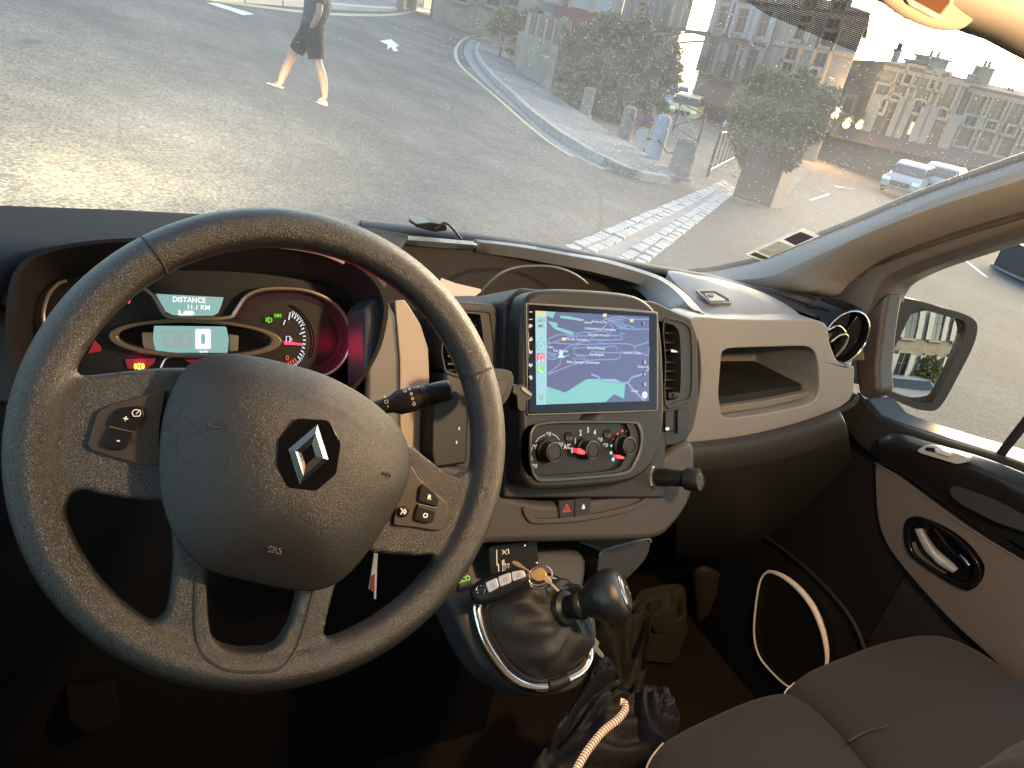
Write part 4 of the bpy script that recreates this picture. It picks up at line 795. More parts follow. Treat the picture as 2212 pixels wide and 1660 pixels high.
tube('inner_ring', [p+GP.n*.004 for p in inner], .006, M_satin, cons, closed=True, seg=10)
KN = onX(1265, 1305, .0)                                # where the lever enters the knob
col_px = a2((790, 700), (860, 690)); cb = onX(*a2((755, 765))[0], -.012)
ax = (KN-cb).normalized(); CB = axis_frame(cb, ax)
cring = [CB.L(.021*math.cos(a), .021*math.sin(a), -.004) for a in [2*math.pi*k/len(inner) for k in range(len(inner))]]
k0 = min(range(len(inner)), key=lambda i: (inner[0]-cb).normalized().dot((cb-cring[i]).normalized()))
cr = cring[k0:]+cring[:k0]
if sum((a-b).length for a, b in zip(inner, cr)) > sum((a-b).length for a, b in zip(inner, cr[:1]+cr[:0:-1])): cr = cr[:1]+cr[:0:-1]
rows = []
for q in range(12):
    t = q/11; row = []
    for i, (a, b_) in enumerate(zip(inner, cr)):
        p = a.lerp(b_, t); bul = math.sin(math.pi*t)*.020
        wv_ = 1+.25*math.sin(i*.42+t*5)+.15*math.sin(i*.9-t*9)
        row.append(p+GP.n*(bul*wv_*.8)+(p-(inner[0]+inner[len(inner)//2])/2).normalized()*bul*.5*wv_)
    rows.append(row)
loft('lever_gaiter', rows, len(inner), mat('black leatherette', (.010, .0085, .0075), .62, bump=(250, .3, 'noise')), cons, closed=True, angle=80)
lever = mesh('gear_lever', *lathe_vf(CB, [(.0235, -.016), (.0240, -.002), (.0215, .004), (.0150, .007), (.0150, .020), (.0185, .023), (.0185, .030), (.015, .034), (.012, .036)], 28), M_satin, van)
_kt = ray(*a2((1090, 672))[0]).normalized(); _kt = CAM+_kt*((cb-CAM).length-.030)
KF = axis_frame(cb+ax*.026, _kt-(cb+ax*.026)); kl = (_kt-(cb+ax*.026)).length
mesh('gear_knob', *lathe_vf(KF, [(.014, 0), (.0165, .06*kl), (.020, .2*kl), (.0280, .36*kl), (.0330, .55*kl), (.0345, .72*kl), (.0315, .88*kl), (.0262, .97*kl), (.020, 1.0*kl)], 36), mat('knob leather', (.010, .010, .011), .36, bump=(500, .2, 'leather')), lever)
mesh('knob_cap', *lathe_vf(KF, [(.0228, .96*kl), (.0232, 1.0*kl), (.0222, 1.022*kl), (.018, 1.05*kl), (.010, 1.068*kl), (.003, 1.073*kl)], 36), mat('glossy knob cap', (.05, .045, .04), .08, coat=.8), lever)
tube('cap_ring', [KF.L(.0232*math.cos(a), .0232*math.sin(a), 1.0*kl) for a in [2*math.pi*k/36 for k in range(36)]], .0008, M_chrome, lever, closed=True)
KT = Frame(KF.L(0, 0, 1.0725*kl), CR-KF.n*CR.dot(KF.n), CU-KF.n*CU.dot(KF.n))
mk = MB()
for pts in (((-.008, .009), (-.008, -.009)), ((0, .009), (0, -.009)), ((.008, .009), (.008, -.009)), ((-.008, 0), (.008, 0))):
    q = [KT.L(u, v, -.0 - 14*(u*u+v*v)) for u, v in pts]; mk.add(*tube_vf([a+KT.n*.0006 for a in q], .0004, 5))
mk.build('shift_pattern', M_print, lever)
def ftxt(F, s, u, v, size, h, m_, par):
    cu = bpy.data.curves.new('t', 'FONT'); cu.body = s; cu.align_x = 'CENTER'; cu.align_y = 'CENTER'; cu.size = size; cu.extrude = .0001; cu.resolution_u = 2
    o = bpy.data.objects.new('t', cu); me = bpy.data.meshes.new_from_object(o); me.transform(Matrix.Translation(-root_loc(par)) @ F.m(u, v, h)); me.materials.clear(); me.materials.append(m_)
    bpy.data.objects.remove(o); bpy.data.curves.remove(cu); ob = bpy.data.objects.new('lettering', me); col.objects.link(ob); ob.parent = par; return ob
for s, u, v in (('1', -.008, .0125), ('3', 0, .0125), ('5', .008, .0125), ('2', -.008, -.0125), ('4', 0, -.0125), ('6', .008, -.0125)): ftxt(KT, s, u, v, .006, -14*(u*u+v*v)+.0008, M_print, lever)
# eco switch, lower drawer
prism('eco_switch', GP, rnd(a2((160, 560), (215, 552), (245, 650), (165, 672)), 3), .004, -.01, M_dark, cons, bevel=.0015)
text('eco_mark', GP, 'ECO', *a2((190, 606))[0], 11, .0045, M_green, cons, rot=.1, bold=.01, ex=0)
prism('drawer', LD, spl(a2((945, 470), (970, 440), (1100, 400), (1215, 378), (1232, 395), (1200, 500), (1050, 640), (940, 640)), 3, True), -.085, -.14, mat('dark drawer', (.018, .016, .015), .5), van, bevel=.004)
tube('drawer_edge', [LD.P(x, y, -.083) for x, y in spl(a2((945, 475), (970, 445), (1100, 405), (1215, 380), (1232, 400)), 4)], .002, mat('rib edge', (.09, .08, .075)), van)
# ---------------------------------------------------------------- passenger door
dark_door = mat('dark door plastic', (.014, .0125, .0115), .45, bump=(800, .15, 'noise'))
door = prism('passenger_door', DR, z6((1060, 1200), (1210, 1112), (1300, 1215), (1420, 1266), (1700, 1356), (1980, 1440), (2134, 1500), (2600, 1640), (2600, 3800), (1300, 3800), (1100, 2600), (1100, 1500)), -.01, -.10, dark_door, van, bevel=.01)
door.name = 'passenger_door'
win_b = z6((1180, 1080), (1212, 1120), (1300, 1218), (1420, 1268), (1700, 1358), (1980, 1440), (2134, 1490), (2500, 1610))
loft('window_sill', [[DR.P(x, y, -.03) for x, y in win_b], [DR.P(x, y, .0) for x, y in win_b], [DR.P(x, y, .02) for x, y in z6((1060, 1190), (1150, 1250), (1290, 1320), (1420, 1300), (1700, 1385), (1980, 1475), (2134, 1530), (2500, 1650))], [DR.P(x, y, .03) for x, y in z6((1080, 1260), (1180, 1310), (1300, 1350), (1420, 1350), (1700, 1440), (1980, 1560), (2134, 1640), (2500, 1760))], [DR.P(x, y, .03) for x, y in z6((1120, 1320), (1200, 1420), (1290, 1480), (1420, 1530), (1600, 1640), (1900, 1860), (2134, 2030), (2500, 2300))]], 40, mat('matt door plastic', (.012, .0115, .0115), .9, bump=(800, .15, 'noise'), spec=.12), door, sub=1, solid=.004)
# armrest with grab cavity
arm = [[DR.P(x, y, .03) for x, y in z6((1290, 1350), (1350, 1320), (1450, 1325), (1560, 1360), (1700, 1400), (1850, 1440), (2000, 1490), (2200, 1570), (2500, 1690))],
       [DR.P(x, y, .062) for x, y in z6((1285, 1372), (1350, 1352), (1440, 1358), (1520, 1390), (1680, 1440), (1800, 1480), (1900, 1540), (2134, 1650), (2500, 1810))],
       [DR.P(x, y, .066) for x, y in z6((1288, 1400), (1350, 1400), (1440, 1420), (1520, 1450), (1700, 1520), (1850, 1560), (1980, 1600), (2134, 1700), (2500, 1870))],
       [DR.P(x, y, .045) for x, y in z6((1290, 1470), (1350, 1480), (1440, 1510), (1560, 1590), (1750, 1680), (1900, 1740), (2050, 1800), (2134, 1840), (2500, 2030))],
       [DR.P(x, y, .02) for x, y in z6((1290, 1495), (1350, 1525), (1440, 1570), (1600, 1690), (1780, 1820), (1950, 1950), (2134, 2065), (2300, 2180), (2500, 2310))]]
arm_o = loft('armrest', arm, 40, M_satin, door, sub=2, solid=.004)
prism('grab_recess', DR, rnd(a3((1530, 200), (1560, 185), (1700, 200), (1925, 260), (2100, 360), (2100, 520), (1925, 430), (1780, 380), (1600, 290), (1540, 240)), 8), .052, .03, mat('grab recess', (.022, .02, .02), .4), door, bevel=.004)
# beige cloth insert
ins = prism('door_insert', DR, spl(a3((1148, 66), (1200, 90), (1300, 160), (1600, 382), (1925, 576), (2200, 740), (2200, 1420), (1925, 1240), (1700, 1040), (1500, 850), (1280, 600), (1192, 465), (1156, 340), (1146, 200)), 4, True), .012, -.01, M_door, door, bevel=.005)
tube('insert_edge', [DR.P(x, y, .013) for x, y in spl(a3((1148, 66), (1300, 162), (1600, 384), (1925, 580), (2200, 745)), 4)], .0015, mat('rib edge', (.09, .08, .075)), door)
# window switch
ws = prism('window_switch', DR, rnd(z6((1512, 1424), (1560, 1392), (1622, 1397), (1806, 1460), (1800, 1492), (1742, 1503), (1535, 1440)), 4), .074, .06, mat('satin silver plastic', (.48, .48, .48), .3, metal=.5), door, bevel=.002)
prism('switch_key', DR, rnd(z6((1615, 1408), (1660, 1418), (1710, 1440), (1700, 1462), (1620, 1436)), 3), .079, .07, mat('silver key', (.62, .62, .62), .25, metal=.4), ws, bevel=.0015)
prism('switch_well', DR, rnd(z6((1560, 1405), (1612, 1407), (1618, 1436), (1560, 1425)), 3), .0755, .07, M_black, ws, bevel=.001)
# door release: glossy recess with chrome lever
ho_ = spl(a3((1293, 440), (1300, 375), (1330, 348), (1385, 350), (1520, 418), (1620, 500), (1688, 595), (1697, 645), (1680, 700), (1645, 728), (1600, 728), (1480, 662), (1340, 562), (1302, 500)), 4, True)
hc_ = (sum(x for x, y in ho_)/len(ho_), sum(y for x, y in ho_)/len(ho_))
hi_ = [(hc_[0]+(x-hc_[0])*.84, hc_[1]+(y-hc_[1])*.80) for x, y in ho_]
_cu = [(hc_[0]+(x-hc_[0])*.95, hc_[1]+(y-hc_[1])*.93) for x, y in ho_]
cut(ins, prism_vf([DR.P(x, y, .03) for x, y in _cu], [DR.P(x, y, .03)-DR.n*.06 for x, y in _cu]))
hd = mesh('door_release', *ring_vf(DR, ho_, hi_, .019, -.008, 60, .0), M_gloss, door, bevel=.003, seg=3)
lv_c = [[DR.P(x, y, h) for x, y, h in q] for q in (
    [(1975, 1143, .012), (1985, 1165, .018), (1998, 1190, .020), (2012, 1204, .020), (2030, 1222, .018), (2058, 1238, .012)],
    [(1990, 1142, .008), (1998, 1160, .014), (2012, 1185, .016), (2030, 1206, .016), (2048, 1220, .014), (2066, 1232, .010)],
    [(1996, 1142, .0), (2006, 1160, .004), (2022, 1184, .006), (2044, 1204, .006), (2058, 1216, .005), (2070, 1228, .004)])]
loft('release_lever', [spl(c, 4) for c in lv_c], 24, mat('bright release lever', (.82, .82, .82), .28, metal=.7), hd, solid=.003)
tube('lever_pivot', [DR.P(x, y, .012) for x, y in a3((1592, 545), (1622, 575), (1640, 600))], .003, M_chrome, hd)
# lower door: speaker with pale ring
SP = Frame(DR.o, DR.x, DR.y)
spk = spl(a3((585, 636), (640, 645), (700, 680), (770, 745), (830, 830), (875, 945), (896, 1060), (888, 1140), (850, 1230), (780, 1260), (690, 1232), (600, 1150), (540, 1070), (516, 970), (520, 850), (545, 690)), 4, True)
sp_ = prism('speaker_cover', DR, spk, .012, -.02, M_black, door, bevel=.004)
pts = [DR.P(x, y, .016) for x, y in spk]
tube('speaker_ring', pts, [.0025+.0045*max(0, math.cos((i/len(pts)-.22)*2*math.pi)) for i in range(len(pts))], mat('pale speaker ring', (.80, .72, .66), .4), sp_, closed=True)
tube('door_pocket_edge', [DR.P(x, y, .012) for x, y in spl(a3((560, 440), (700, 540), (860, 680), (990, 830), (1060, 950), (1100, 1060)), 5)], .004, dark_door, door)
# ---------------------------------------------------------------- passenger seats
def cushion(px, z0, dome, px_seam=None):
    o = [onZ(x, y, z0) for x, y in px]; c = sum(o, V())/len(o); rows = [[p+V((0, 0, -.16)) for p in o], [p+V((0, 0, -.03)) for p in o]]
    for s, h in ((.992, -.008), (.97, .004), (.93, .012), (.86, .018), (.7, .024), (.45, .03), (.2, .033), (.03, .034)): rows.append([c.lerp(p, s)+V((0, 0, h*dome)) for p in o])
    v, f = loft_vf(rows, 90, True); f.append(list(range(len(v)-90, len(v))))
    return mesh('seat_cushion', v, f, M_seat, van, angle=80)
c1 = cushion(spl([(1380, 1720), (1400, 1640), (1440, 1598), (1530, 1552), (1620, 1514), (1690, 1500), (1735, 1512), (1790, 1556), (1900, 1690), (2000, 1830), (1900, 1950), (1500, 1950), (1390, 1850)], 5, True), .95, .9)
c2 = cushion(spl([(1702, 1490), (1735, 1455), (1830, 1415), (1900, 1390), (1970, 1376), (2030, 1376), (2090, 1398), (2160, 1440), (2300, 1540), (2500, 1680), (2500, 1950), (2050, 1900), (1900, 1700), (1800, 1575), (1720, 1510)], 5, True), .965, .9)
tube('stitching', [onZ(x, y, .955) for x, y in spl([(1396, 1660), (1408, 1635), (1432, 1606)], 4)], .0012, M_piping, c1)
tube('stitching', [onZ(x, y, .960) for x, y in spl([(1694, 1500), (1700, 1490), (1716, 1476)], 4)], .0012, M_piping, c2)
tube('cushion_seam', [onZ(x, y, .988) for x, y in spl(a3((1010, 1520), (1080, 1480), (1150, 1455), (1240, 1435)), 4)], .0012, mat('dark seam', (.012, .011, .010)), c2)
bo_ = [onZ(x, y, 1.02) for x, y in spl([(2070, 1720), (2120, 1660), (2170, 1625), (2240, 1600), (2400, 1590), (2500, 1700), (2300, 1850)], 5, True)]
bc = sum(bo_, V())/len(bo_); rows = [[p+V((0, 0, -.08)) for p in bo_]]+[[bc.lerp(p, s)+V((0, 0, h)) for p in bo_] for s, h in ((1, 0), (.93, .018), (.7, .035), (.3, .045), (.03, .047))]
v, f = loft_vf(rows, 60, True); f.append(list(range(len(v)-60, len(v)))); mesh('seat_bolster', v, f, M_seat, van, angle=80)
mesh('seat_base', *wbox(.02, .86, -.45, .22, FLOOR, .86), M_black, van, bevel=.03)
# ---------------------------------------------------------------- overhead console, headliner edge
OCpx = z3((1010, -60), (1060, 0), (1110, 55), (1200, 120), (1320, 175), (1420, 200), (1480, 202), (1540, 190), (1600, 150), (1680, 60), (1740, -60), (1700, -300), (1100, -300))
OC = Frame(onY(2000, 10, .485), (1, 0, 0), (0, -.5, .85)); 
if OC.n.dot(CAM-OC.o) < 0: OC = Frame(OC.o, -OC.x, OC.y)
con = prism('overhead_console', OC, spl(OCpx, 4, True), .0, -.035, mat('overhead console plastic', (.24, .20, .155), .55), van, bevel=.014, seg=4)
prism('lamp_lens', OC, rnd(z3((1215, -30), (1240, 15), (1390, 95), (1410, 98), (1470, 20), (1480, -30)), 5), .003, -.01, mat('amber lamp lens', (.07, .032, .015), .25), con, bevel=.001)
tube('lens_frame', [OC.P(x, y, .003) for x, y in rnd(z3((1215, -30), (1240, 15), (1390, 95), (1410, 98), (1470, 20), (1480, -30)), 5)], .0022, mat('lens frame', (.40, .33, .24), .4), con, closed=True)
# dotted black band printed along the top of the windscreen
db = MB()
top_l = resamp(ws_top, 240)
tb = []
for rr in range(46):
    t = .80+rr*.0042
    for i in range(110, 330):
        pass
# ---------------------------------------------------------------- exterior mirror on the passenger door
_c = onX(1990, 780, 1.0); nm = (V((.30, -1, .03)).normalized()-(_c-CAM).normalized()).normalized()
MR = axis_frame(_c, nm)
mo = spl(z6((1345, 560), (1400, 535), (1520, 555), (1640, 590), (1780, 630), (1850, 670), (1865, 720), (1840, 820), (1770, 960), (1690, 1110), (1640, 1180), (1590, 1195), (1500, 1180), (1360, 1120), (1310, 1080), (1298, 1040), (1305, 900), (1320, 700)), 4, True)
mi = spl(z6((1500, 610), (1530, 598), (1650, 632), (1770, 668), (1795, 700), (1790, 760), (1730, 900), (1660, 1060), (1615, 1135), (1580, 1150), (1480, 1130), (1350, 1080), (1312, 1050), (1308, 1010), (1360, 880), (1420, 760), (1470, 650)), 4, True)
mir = mesh('wing_mirror', *ring_vf(MR, mo, mi, 0, -.012, 80, -.09), mat('mirror housing', (.045, .040, .038), .42, bump=(700, .1, 'noise')), van, bevel=.008, seg=3)
hitp = MR.P(1990, 780, -.008)
MG = Frame(hitp, nm.cross(V((0, 0, 1)))*-1, V((0, 0, 1)))
if MG.n.dot(nm) < 0: MG = Frame(hitp, -MG.x, MG.y)
gv = [on_plane(x, y, hitp, nm) for x, y in mi]
MRc = sum(gv, V())/len(gv)
rows = [[(lambda q: q-nm*((q-MRc).length_squared/2.4))(MRc.lerp(p, s)) for p in gv] for s in (1, .85, .7, .55, .4, .25, .1, .01)]   # slightly convex
v, f = loft_vf(rows, len(gv), True); f.append(list(range(len(v)-len(gv), len(v))))
mesh('mirror_glass', v, f, mat('mirror silver', (.55, .57, .58), .012, metal=1), mir, angle=80)
tube('mirror_arm', [V((.90, .93, 1.27)), onX(1900, 830, 1.0)+V((0, .05, 0))], .03, mat('mirror housing', (.045, .04, .038)), mir)
# ---------------------------------------------------------------- stickers on the windscreen, paper, small things
WSF = None
def ws_point(px, py, off=.004):                          # nearest hit of a pixel ray with the windscreen mesh
    from mathutils.bvhtree import BVHTree
    global WSF
    if WSF is None: WSF = BVHTree.FromPolygons([tuple(p) for p in wsv], wsf)
    d = ray(px, py).normalized(); h = WSF.ray_cast(CAM, d)
    return (h[0]-d*off) if h[0] is not None else CAM+d*1.2
def sticker(px, m_, off, name, par): 
    p = [ws_point(x, y, off) for x, y in px]; return mesh(name, *prism_vf(p, [q+V((0, .0006, .0006)) for q in p]), m_, par, smooth=False)
m = mat('sticker paper', (.70, .72, .70), .6); _n = m.node_tree; _t = _n.nodes.new('ShaderNodeBsdfTranslucent'); _t.inputs[0].default_value = (.75, .77, .75, 1); _x = _n.nodes.new('ShaderNodeMixShader'); _x.inputs[0].default_value = .6
_n.links.new(_n.nodes['Principled BSDF'].outputs[0], _x.inputs[1]); _n.links.new(_t.outputs[0], _x.inputs[2]); _n.links.new(_x.outputs[0], _n.nodes['Material Output'].inputs[0])
st = sticker(z3((283, 1475), (620, 1325), (715, 1368), (380, 1510)), m, .004, 'inspection_sticker', windscreen)
sticker(z3((505, 1388), (605, 1345), (680, 1375), (575, 1422)), mat('sticker violet', (.10, .085, .13), .6), .006, 'sticker_print', st)
sticker(z3((350, 1455), (480, 1397), (560, 1430), (430, 1488)), m, .006, 'sticker_print', st)
sticker(z3((310, 1476), (340, 1462), (420, 1495), (385, 1505)), mat('sticker brown', (.14, .12, .10), .6), .006, 'sticker_print', st)
# dotted ceramic print round the mirror foot at the top of the windscreen
m = bpy.data.materials.new('dotted black print'); m.use_nodes = True; N = m.node_tree.nodes; L = m.node_tree.links; N.remove(N['Principled BSDF'])
tc = N.new('ShaderNodeTexCoord'); sx = N.new('ShaderNodeSeparateXYZ'); L.new(tc.outputs['Object'], sx.inputs[0])
def sn(o, k):
    a = N.new('ShaderNodeMath'); a.operation = 'MULTIPLY'; L.new(o, a.inputs[0]); a.inputs[1].default_value = k
    s_ = N.new('ShaderNodeMath'); s_.operation = 'SINE'; L.new(a.outputs[0], s_.inputs[0]); return s_.outputs[0]
ad = N.new('ShaderNodeMath'); ad.operation = 'ADD'; L.new(sn(sx.outputs[0], 1900), ad.inputs[0]); L.new(sn(sx.outputs[1], 2300), ad.inputs[1])
gt = N.new('ShaderNodeMath'); gt.operation = 'GREATER_THAN'; gt.inputs[1].default_value = -.25; L.new(ad.outputs[0], gt.inputs[0])
t_ = N.new('ShaderNodeBsdfTransparent'); d_ = N.new('ShaderNodeBsdfDiffuse'); d_.inputs[0].default_value = (.01, .01, .01, 1); mx = N.new('ShaderNodeMixShader')
L.new(gt.outputs[0], mx.inputs[0]); L.new(t_.outputs[0], mx.inputs[1]); L.new(d_.outputs[0], mx.inputs[2]); L.new(mx.outputs[0], N['Material Output'].inputs[0])
lowb = spl(z3((200, -80), (400, 60), (520, 112), (700, 192), (850, 255), (960, 295), (1060, 305), (1200, 275), (1400, 215), (1560, 190), (1700, 190), (1800, 240)), 4)
lb = [ws_point(x, y, .003) for x, y in lowb]
tp = resamp(ws_top, 60)
ub = [min(tp, key=lambda q: abs(q.x-p.x)) for p in lb]; ub = [V((p.x, q.y, q.z-.004)) for p, q in zip(lb, ub)]
rows = []
for k in range(8):
    t = k/7; rows.append([V((p.x+(q.x-p.x)*t, p.y+(q.y-p.y)*t, 0)) for p, q in zip(lb, ub)])
from mathutils.bvhtree import BVHTree
for r_ in rows:
    for i, p in enumerate(r_):
        h = WSF.ray_cast(V((p.x, p.y, 1.0)), V((0, 0, 1))); r_[i] = V((p.x, p.y, (h[0].z if h[0] is not None else ub[i].z)-.004))
loft('shade_print', rows, 60, m, windscreen)
# ================================================================== LOOSE THINGS IN THE CAB
# car key fob and ring of keys lying on the lever gaiter
fob = thing('key_fob', 'black oval car key fob with three silver buttons lying beside the gear lever', 'key fob', GP.P(*a2((380, 660))[0], .05))
fc = GP.P(*a2((390, 640))[0], .062)
ua = on_plane(*a2((545, 570))[0], fc, CF)-on_plane(*a2((235, 700))[0], fc, CF)
_n = (-CF*.8+V((0, 0, .45))).normalized(); FB = Frame(fc, ua, _n.cross(ua))
if FB.n.dot(CAM-fc) < 0: FB = Frame(fc, ua, -_n.cross(ua))
fo_ = spl(a2((218, 690), (235, 640), (290, 600), (400, 560), (500, 545), (545, 560), (555, 600), (520, 650), (440, 700), (330, 740), (250, 745)), 4, True)
fr = [FB.P(x, y, .004) for x, y in fo_]; c = sum(fr, V())/len(fr)
rows = [[c.lerp(p, s)+FB.n*h for p in fr] for s, h in ((.85, -.016), (.97, -.012), (1, -.006), (.97, .0), (.86, .0045), (.6, .006), (.1, .0065))]
v, f = loft_vf(rows, 44, True); f += [list(range(44)), list(range(len(v)-1, len(v)-45, -1))]
mesh('shell', v, f, M_satin, fob, angle=70)
for k, q in enumerate((((308, 625), (372, 596), (385, 650), (328, 682)), ((378, 592), (448, 566), (455, 622), (392, 648)), ((454, 563), (520, 552), (535, 590), (462, 618)))):
    prism('fob_button', FB, rnd(a2(*q), 4), .0118, .004, mat('silver fob button', (.50, .50, .52), .3, metal=.3), fob, bevel=.0008)
    x, y = sum(p[0] for p in q)/4, sum(p[1] for p in q)/4
    mk = MB(); mk.add(*ribbon_vf(FB, a2((x-9, y-4), (x+7, y-10), (x+9, y+6), (x-7, y+11)), 1.2, .0122, True)); mk.build('button_symbol', mat('fob ink', (.12, .12, .13), .5), fob, smooth=False)
u, v_ = FB.uv(*a2((282, 664))[0], .011)
q0 = [FB.L(u+.0055*math.cos(a), v_+.0055*math.sin(a), .0108) for a in [2*math.pi*k/20 for k in range(20)]]
tube('round_emblem', q0, .0008, M_chrome, fob, closed=True); tube('emblem_bar', [FB.L(u-.0085, v_, .0112), FB.L(u+.0085, v_, .0112)], .0011, M_chrome, fob)
kr = thing('key_ring', 'steel split ring with brass and steel keys on top of the gear gaiter', 'keys', GP.P(*a2((620, 590))[0], .03))
kc = GP.P(*a2((620, 585))[0], .062); KR = Frame(kc, CR, _n.cross(CR))
if KR.n.dot(CAM-kc) < 0: KR = Frame(kc, CR, -_n.cross(CR))
def ell(F, px, h, r, m_, nm, par): return tube(nm, [F.P(x, y, h) for x, y in spl(a2(*px), 4, True)], r, m_, par, closed=True)
ell(KR, ((548, 590), (575, 545), (625, 528), (668, 545), (680, 585), (650, 622), (600, 640), (560, 625)), 0, .0013, M_steel, 'split_ring', kr)
ell(KR, ((552, 610), (590, 580), (640, 590), (660, 625), (620, 655), (575, 650)), -.003, .0012, M_steel, 'split_ring', kr)
def key(F, bow, blade, h, nm, m_):
    b_ = prism(nm, F, spl(a2(*bow), 3, True), h+.001, h-.001, m_, kr, bevel=.0004)
    prism('blade', F, a2(*blade), h+.0008, h-.0008, m_, b_, bevel=.0003)
M_brass = mat('worn brass', (.55, .42, .22), .3, metal=1)
key(KR, ((560, 575), (610, 540), (640, 555), (650, 590), (620, 615), (580, 605)), ((568, 568), (556, 580), (520, 545), (500, 540), (470, 525), (455, 508), (470, 500), (500, 512), (520, 530)), .004, 'key', M_brass)
key(KR, ((620, 590), (650, 580), (680, 615), (660, 630)), ((655, 618), (668, 612), (722, 668), (715, 676)), .002, 'key', M_steel)
# second key hanging below the lever collar
hk = thing('hanging_key', 'flat dark steel key hanging below the gear lever collar', 'key', GP.P(*a2((880, 920))[0], .03))
HKp = GP.P(*a2((880, 920))[0], .04); HK_ = Frame(HKp, CR*.9+CF*.4, CU)
if HK_.n.dot(CAM-HKp) < 0: HK_ = Frame(HKp, -(CR*.9+CF*.4), CU)
prism('bow', HK_, rnd(a2((815, 880), (850, 850), (915, 905), (905, 945), (870, 975), (830, 925)), 4), .002, -.002, mat('dark key', (.10, .09, .08), .35, metal=.6), hk, bevel=.0008)
prism('blade', HK_, a2((872, 930), (900, 905), (945, 960), (938, 985), (972, 1030), (968, 1048), (950, 1040), (880, 960)), .001, -.001, M_steel, hk, bevel=.0004)
tube('bow_line', [HK_.P(x, y, .0025) for x, y in a2((866, 935), (885, 900), (908, 915))], .0006, M_chrome, hk)
# black electronic box with printed rating plate under the hazard switch
bx = thing('adapter_box', 'small black electronic box with printed rating plate stuck under the hazard switch', 'box', LD.P(1110, 1210, -.06))
prism('case', LD, rnd(a2((330, 430), (355, 415), (598, 393), (608, 520), (560, 560), (370, 578), (335, 575)), 2), -.035, -.07, M_black, bx, bevel=.002)
mk = MB()
for x0, y0, x1, y1 in ((372, 440, 374, 530), (382, 520, 384, 562), (404, 500, 406, 560), (412, 495, 413, 560), (420, 515, 421, 560)): mk.add(*ribbon_vf(LD, a2((x0, y0), (x1, y1)), 2, -.0345))
mk.add(*ribbon_vf(LD, a2((402, 442), (428, 466)), 1.6, -.0345)); mk.add(*ribbon_vf(LD, a2((402, 466), (428, 440)), 1.6, -.0345)); mk.add(*ribbon_vf(LD, a2((436, 436), (440, 464)), 2.2, -.0345))
mk.build('printed_marks', M_print, bx, smooth=False)
text('rating_mark', LD, 'CE', *a2((436, 530))[0], 7, -.0345, M_print, bx, ex=0, rot=1.5)
for x, y in ((526, 420), (594, 517)):
    u, v_ = LD.uv(*a2((x, y))[0], -.034); mesh('screw', *lathe_vf(LD, [(.0022, -.036), (.0022, -.0335), (.001, -.033)], 10, u, v_), M_chrome, bx)
# folded phone holder clipped beside the screen
ph = thing('phone_holder', 'black phone holder clamp clipped between the left vent and the screen', 'holder', ST.P(1110, 850, .02))
prism('clamp_body', ST, spl(z5((812, 952), (860, 948), (915, 955), (950, 975), (960, 1020), (945, 1080), (915, 1140), (870, 1180), (845, 1160), (830, 1060)), 4, True), .055, .02, M_satin, ph, bevel=.006, seg=3)
prism('clamp_pad', ST, spl(z5((835, 1025), (880, 1010), (915, 1030), (915, 1085), (880, 1150), (855, 1160), (840, 1100)), 4, True), .058, .05, M_black, ph, bevel=.003)
tube('clamp_joint', [ST.P(x, y, .035) for x, y in z5((915, 1070), (960, 1075), (985, 1110))], .008, M_black, ph)
cl = prism('clamp_arm', ST, rnd(z5((955, 1048), (1010, 1040), (1072, 1095), (1060, 1130), (1035, 1140), (1030, 1195), (1000, 1205), (980, 1180), (975, 1110), (950, 1090)), 3), .045, .025, M_black, ph, bevel=.003)
prism('arm_edge', ST, rnd(z5((1000, 1058), (1020, 1058), (1066, 1100), (1055, 1108), (1012, 1078)), 1), .047, .044, mat('grey clamp edge', (.16, .16, .17), .35), cl, bevel=.001)
# sheet of paper standing in the tray
PPr = Frame(onY(1000, 625, .90), (1, .1, 0), (0, .5, 1))
pp = prism('paper', PPr, z5((540, 425), (620, 455), (770, 490), (768, 505), (735, 530), (500, 535)), 0, -.0008, mat('warm white paper', (.62, .50, .43), .8), None, bevel=0)
tag(pp, 'folded pinkish white paper sticking out of the tray above the left vent', 'paper')
# dash camera puck with cable on the dash edge
dcm = thing('dashcam', 'small black camera box with a looped cable on the windscreen edge of the dash', 'camera', onZ(1055/1.0*1.0, 492, 1.385))
DCF = Frame(onY(940, 492, 1.17), (1, 0, 0), (0, .1, 1))
prism('camera_body', DCF, rnd(z5((395, 112), (480, 103), (572, 118), (574, 152), (500, 160), (396, 132)), 3), .0, -.045, M_satin, dcm, bevel=.003)
tube('camera_cable', [DCF.P(x, y, .004) for x, y in spl(z5((500, 140), (530, 125), (550, 108), (580, 115), (615, 150), (645, 188), (655, 200)), 5)], .0022, M_black, dcm)
# ignition key tag hanging behind the wheel
tg = prism('key_tag', Frame(SW.P(*a1((1410, 930))[0], -.06), (.8, .5, 0), (0, 0, 1)), a1((1412, 840), (1424, 838), (1420, 900), (1416, 1022), (1410, 1022), (1412, 930), (1398, 990), (1390, 985), (1402, 910)), 0, -.001, mat('tag white', (.6, .55, .5), .5), None, bevel=0)
tag(tg, 'narrow white paper tag hanging in the dark behind the steering wheel', 'tag')
rt = prism('red_patch', Frame(SW.P(*a1((1410, 930))[0], -.0585), (.8, .5, 0), (0, 0, 1)), a1((1402, 935), (1412, 930), (1408, 1000), (1394, 985)), 0, -.001, mat('tag red', (.35, .04, .02), .5), tg, bevel=0)
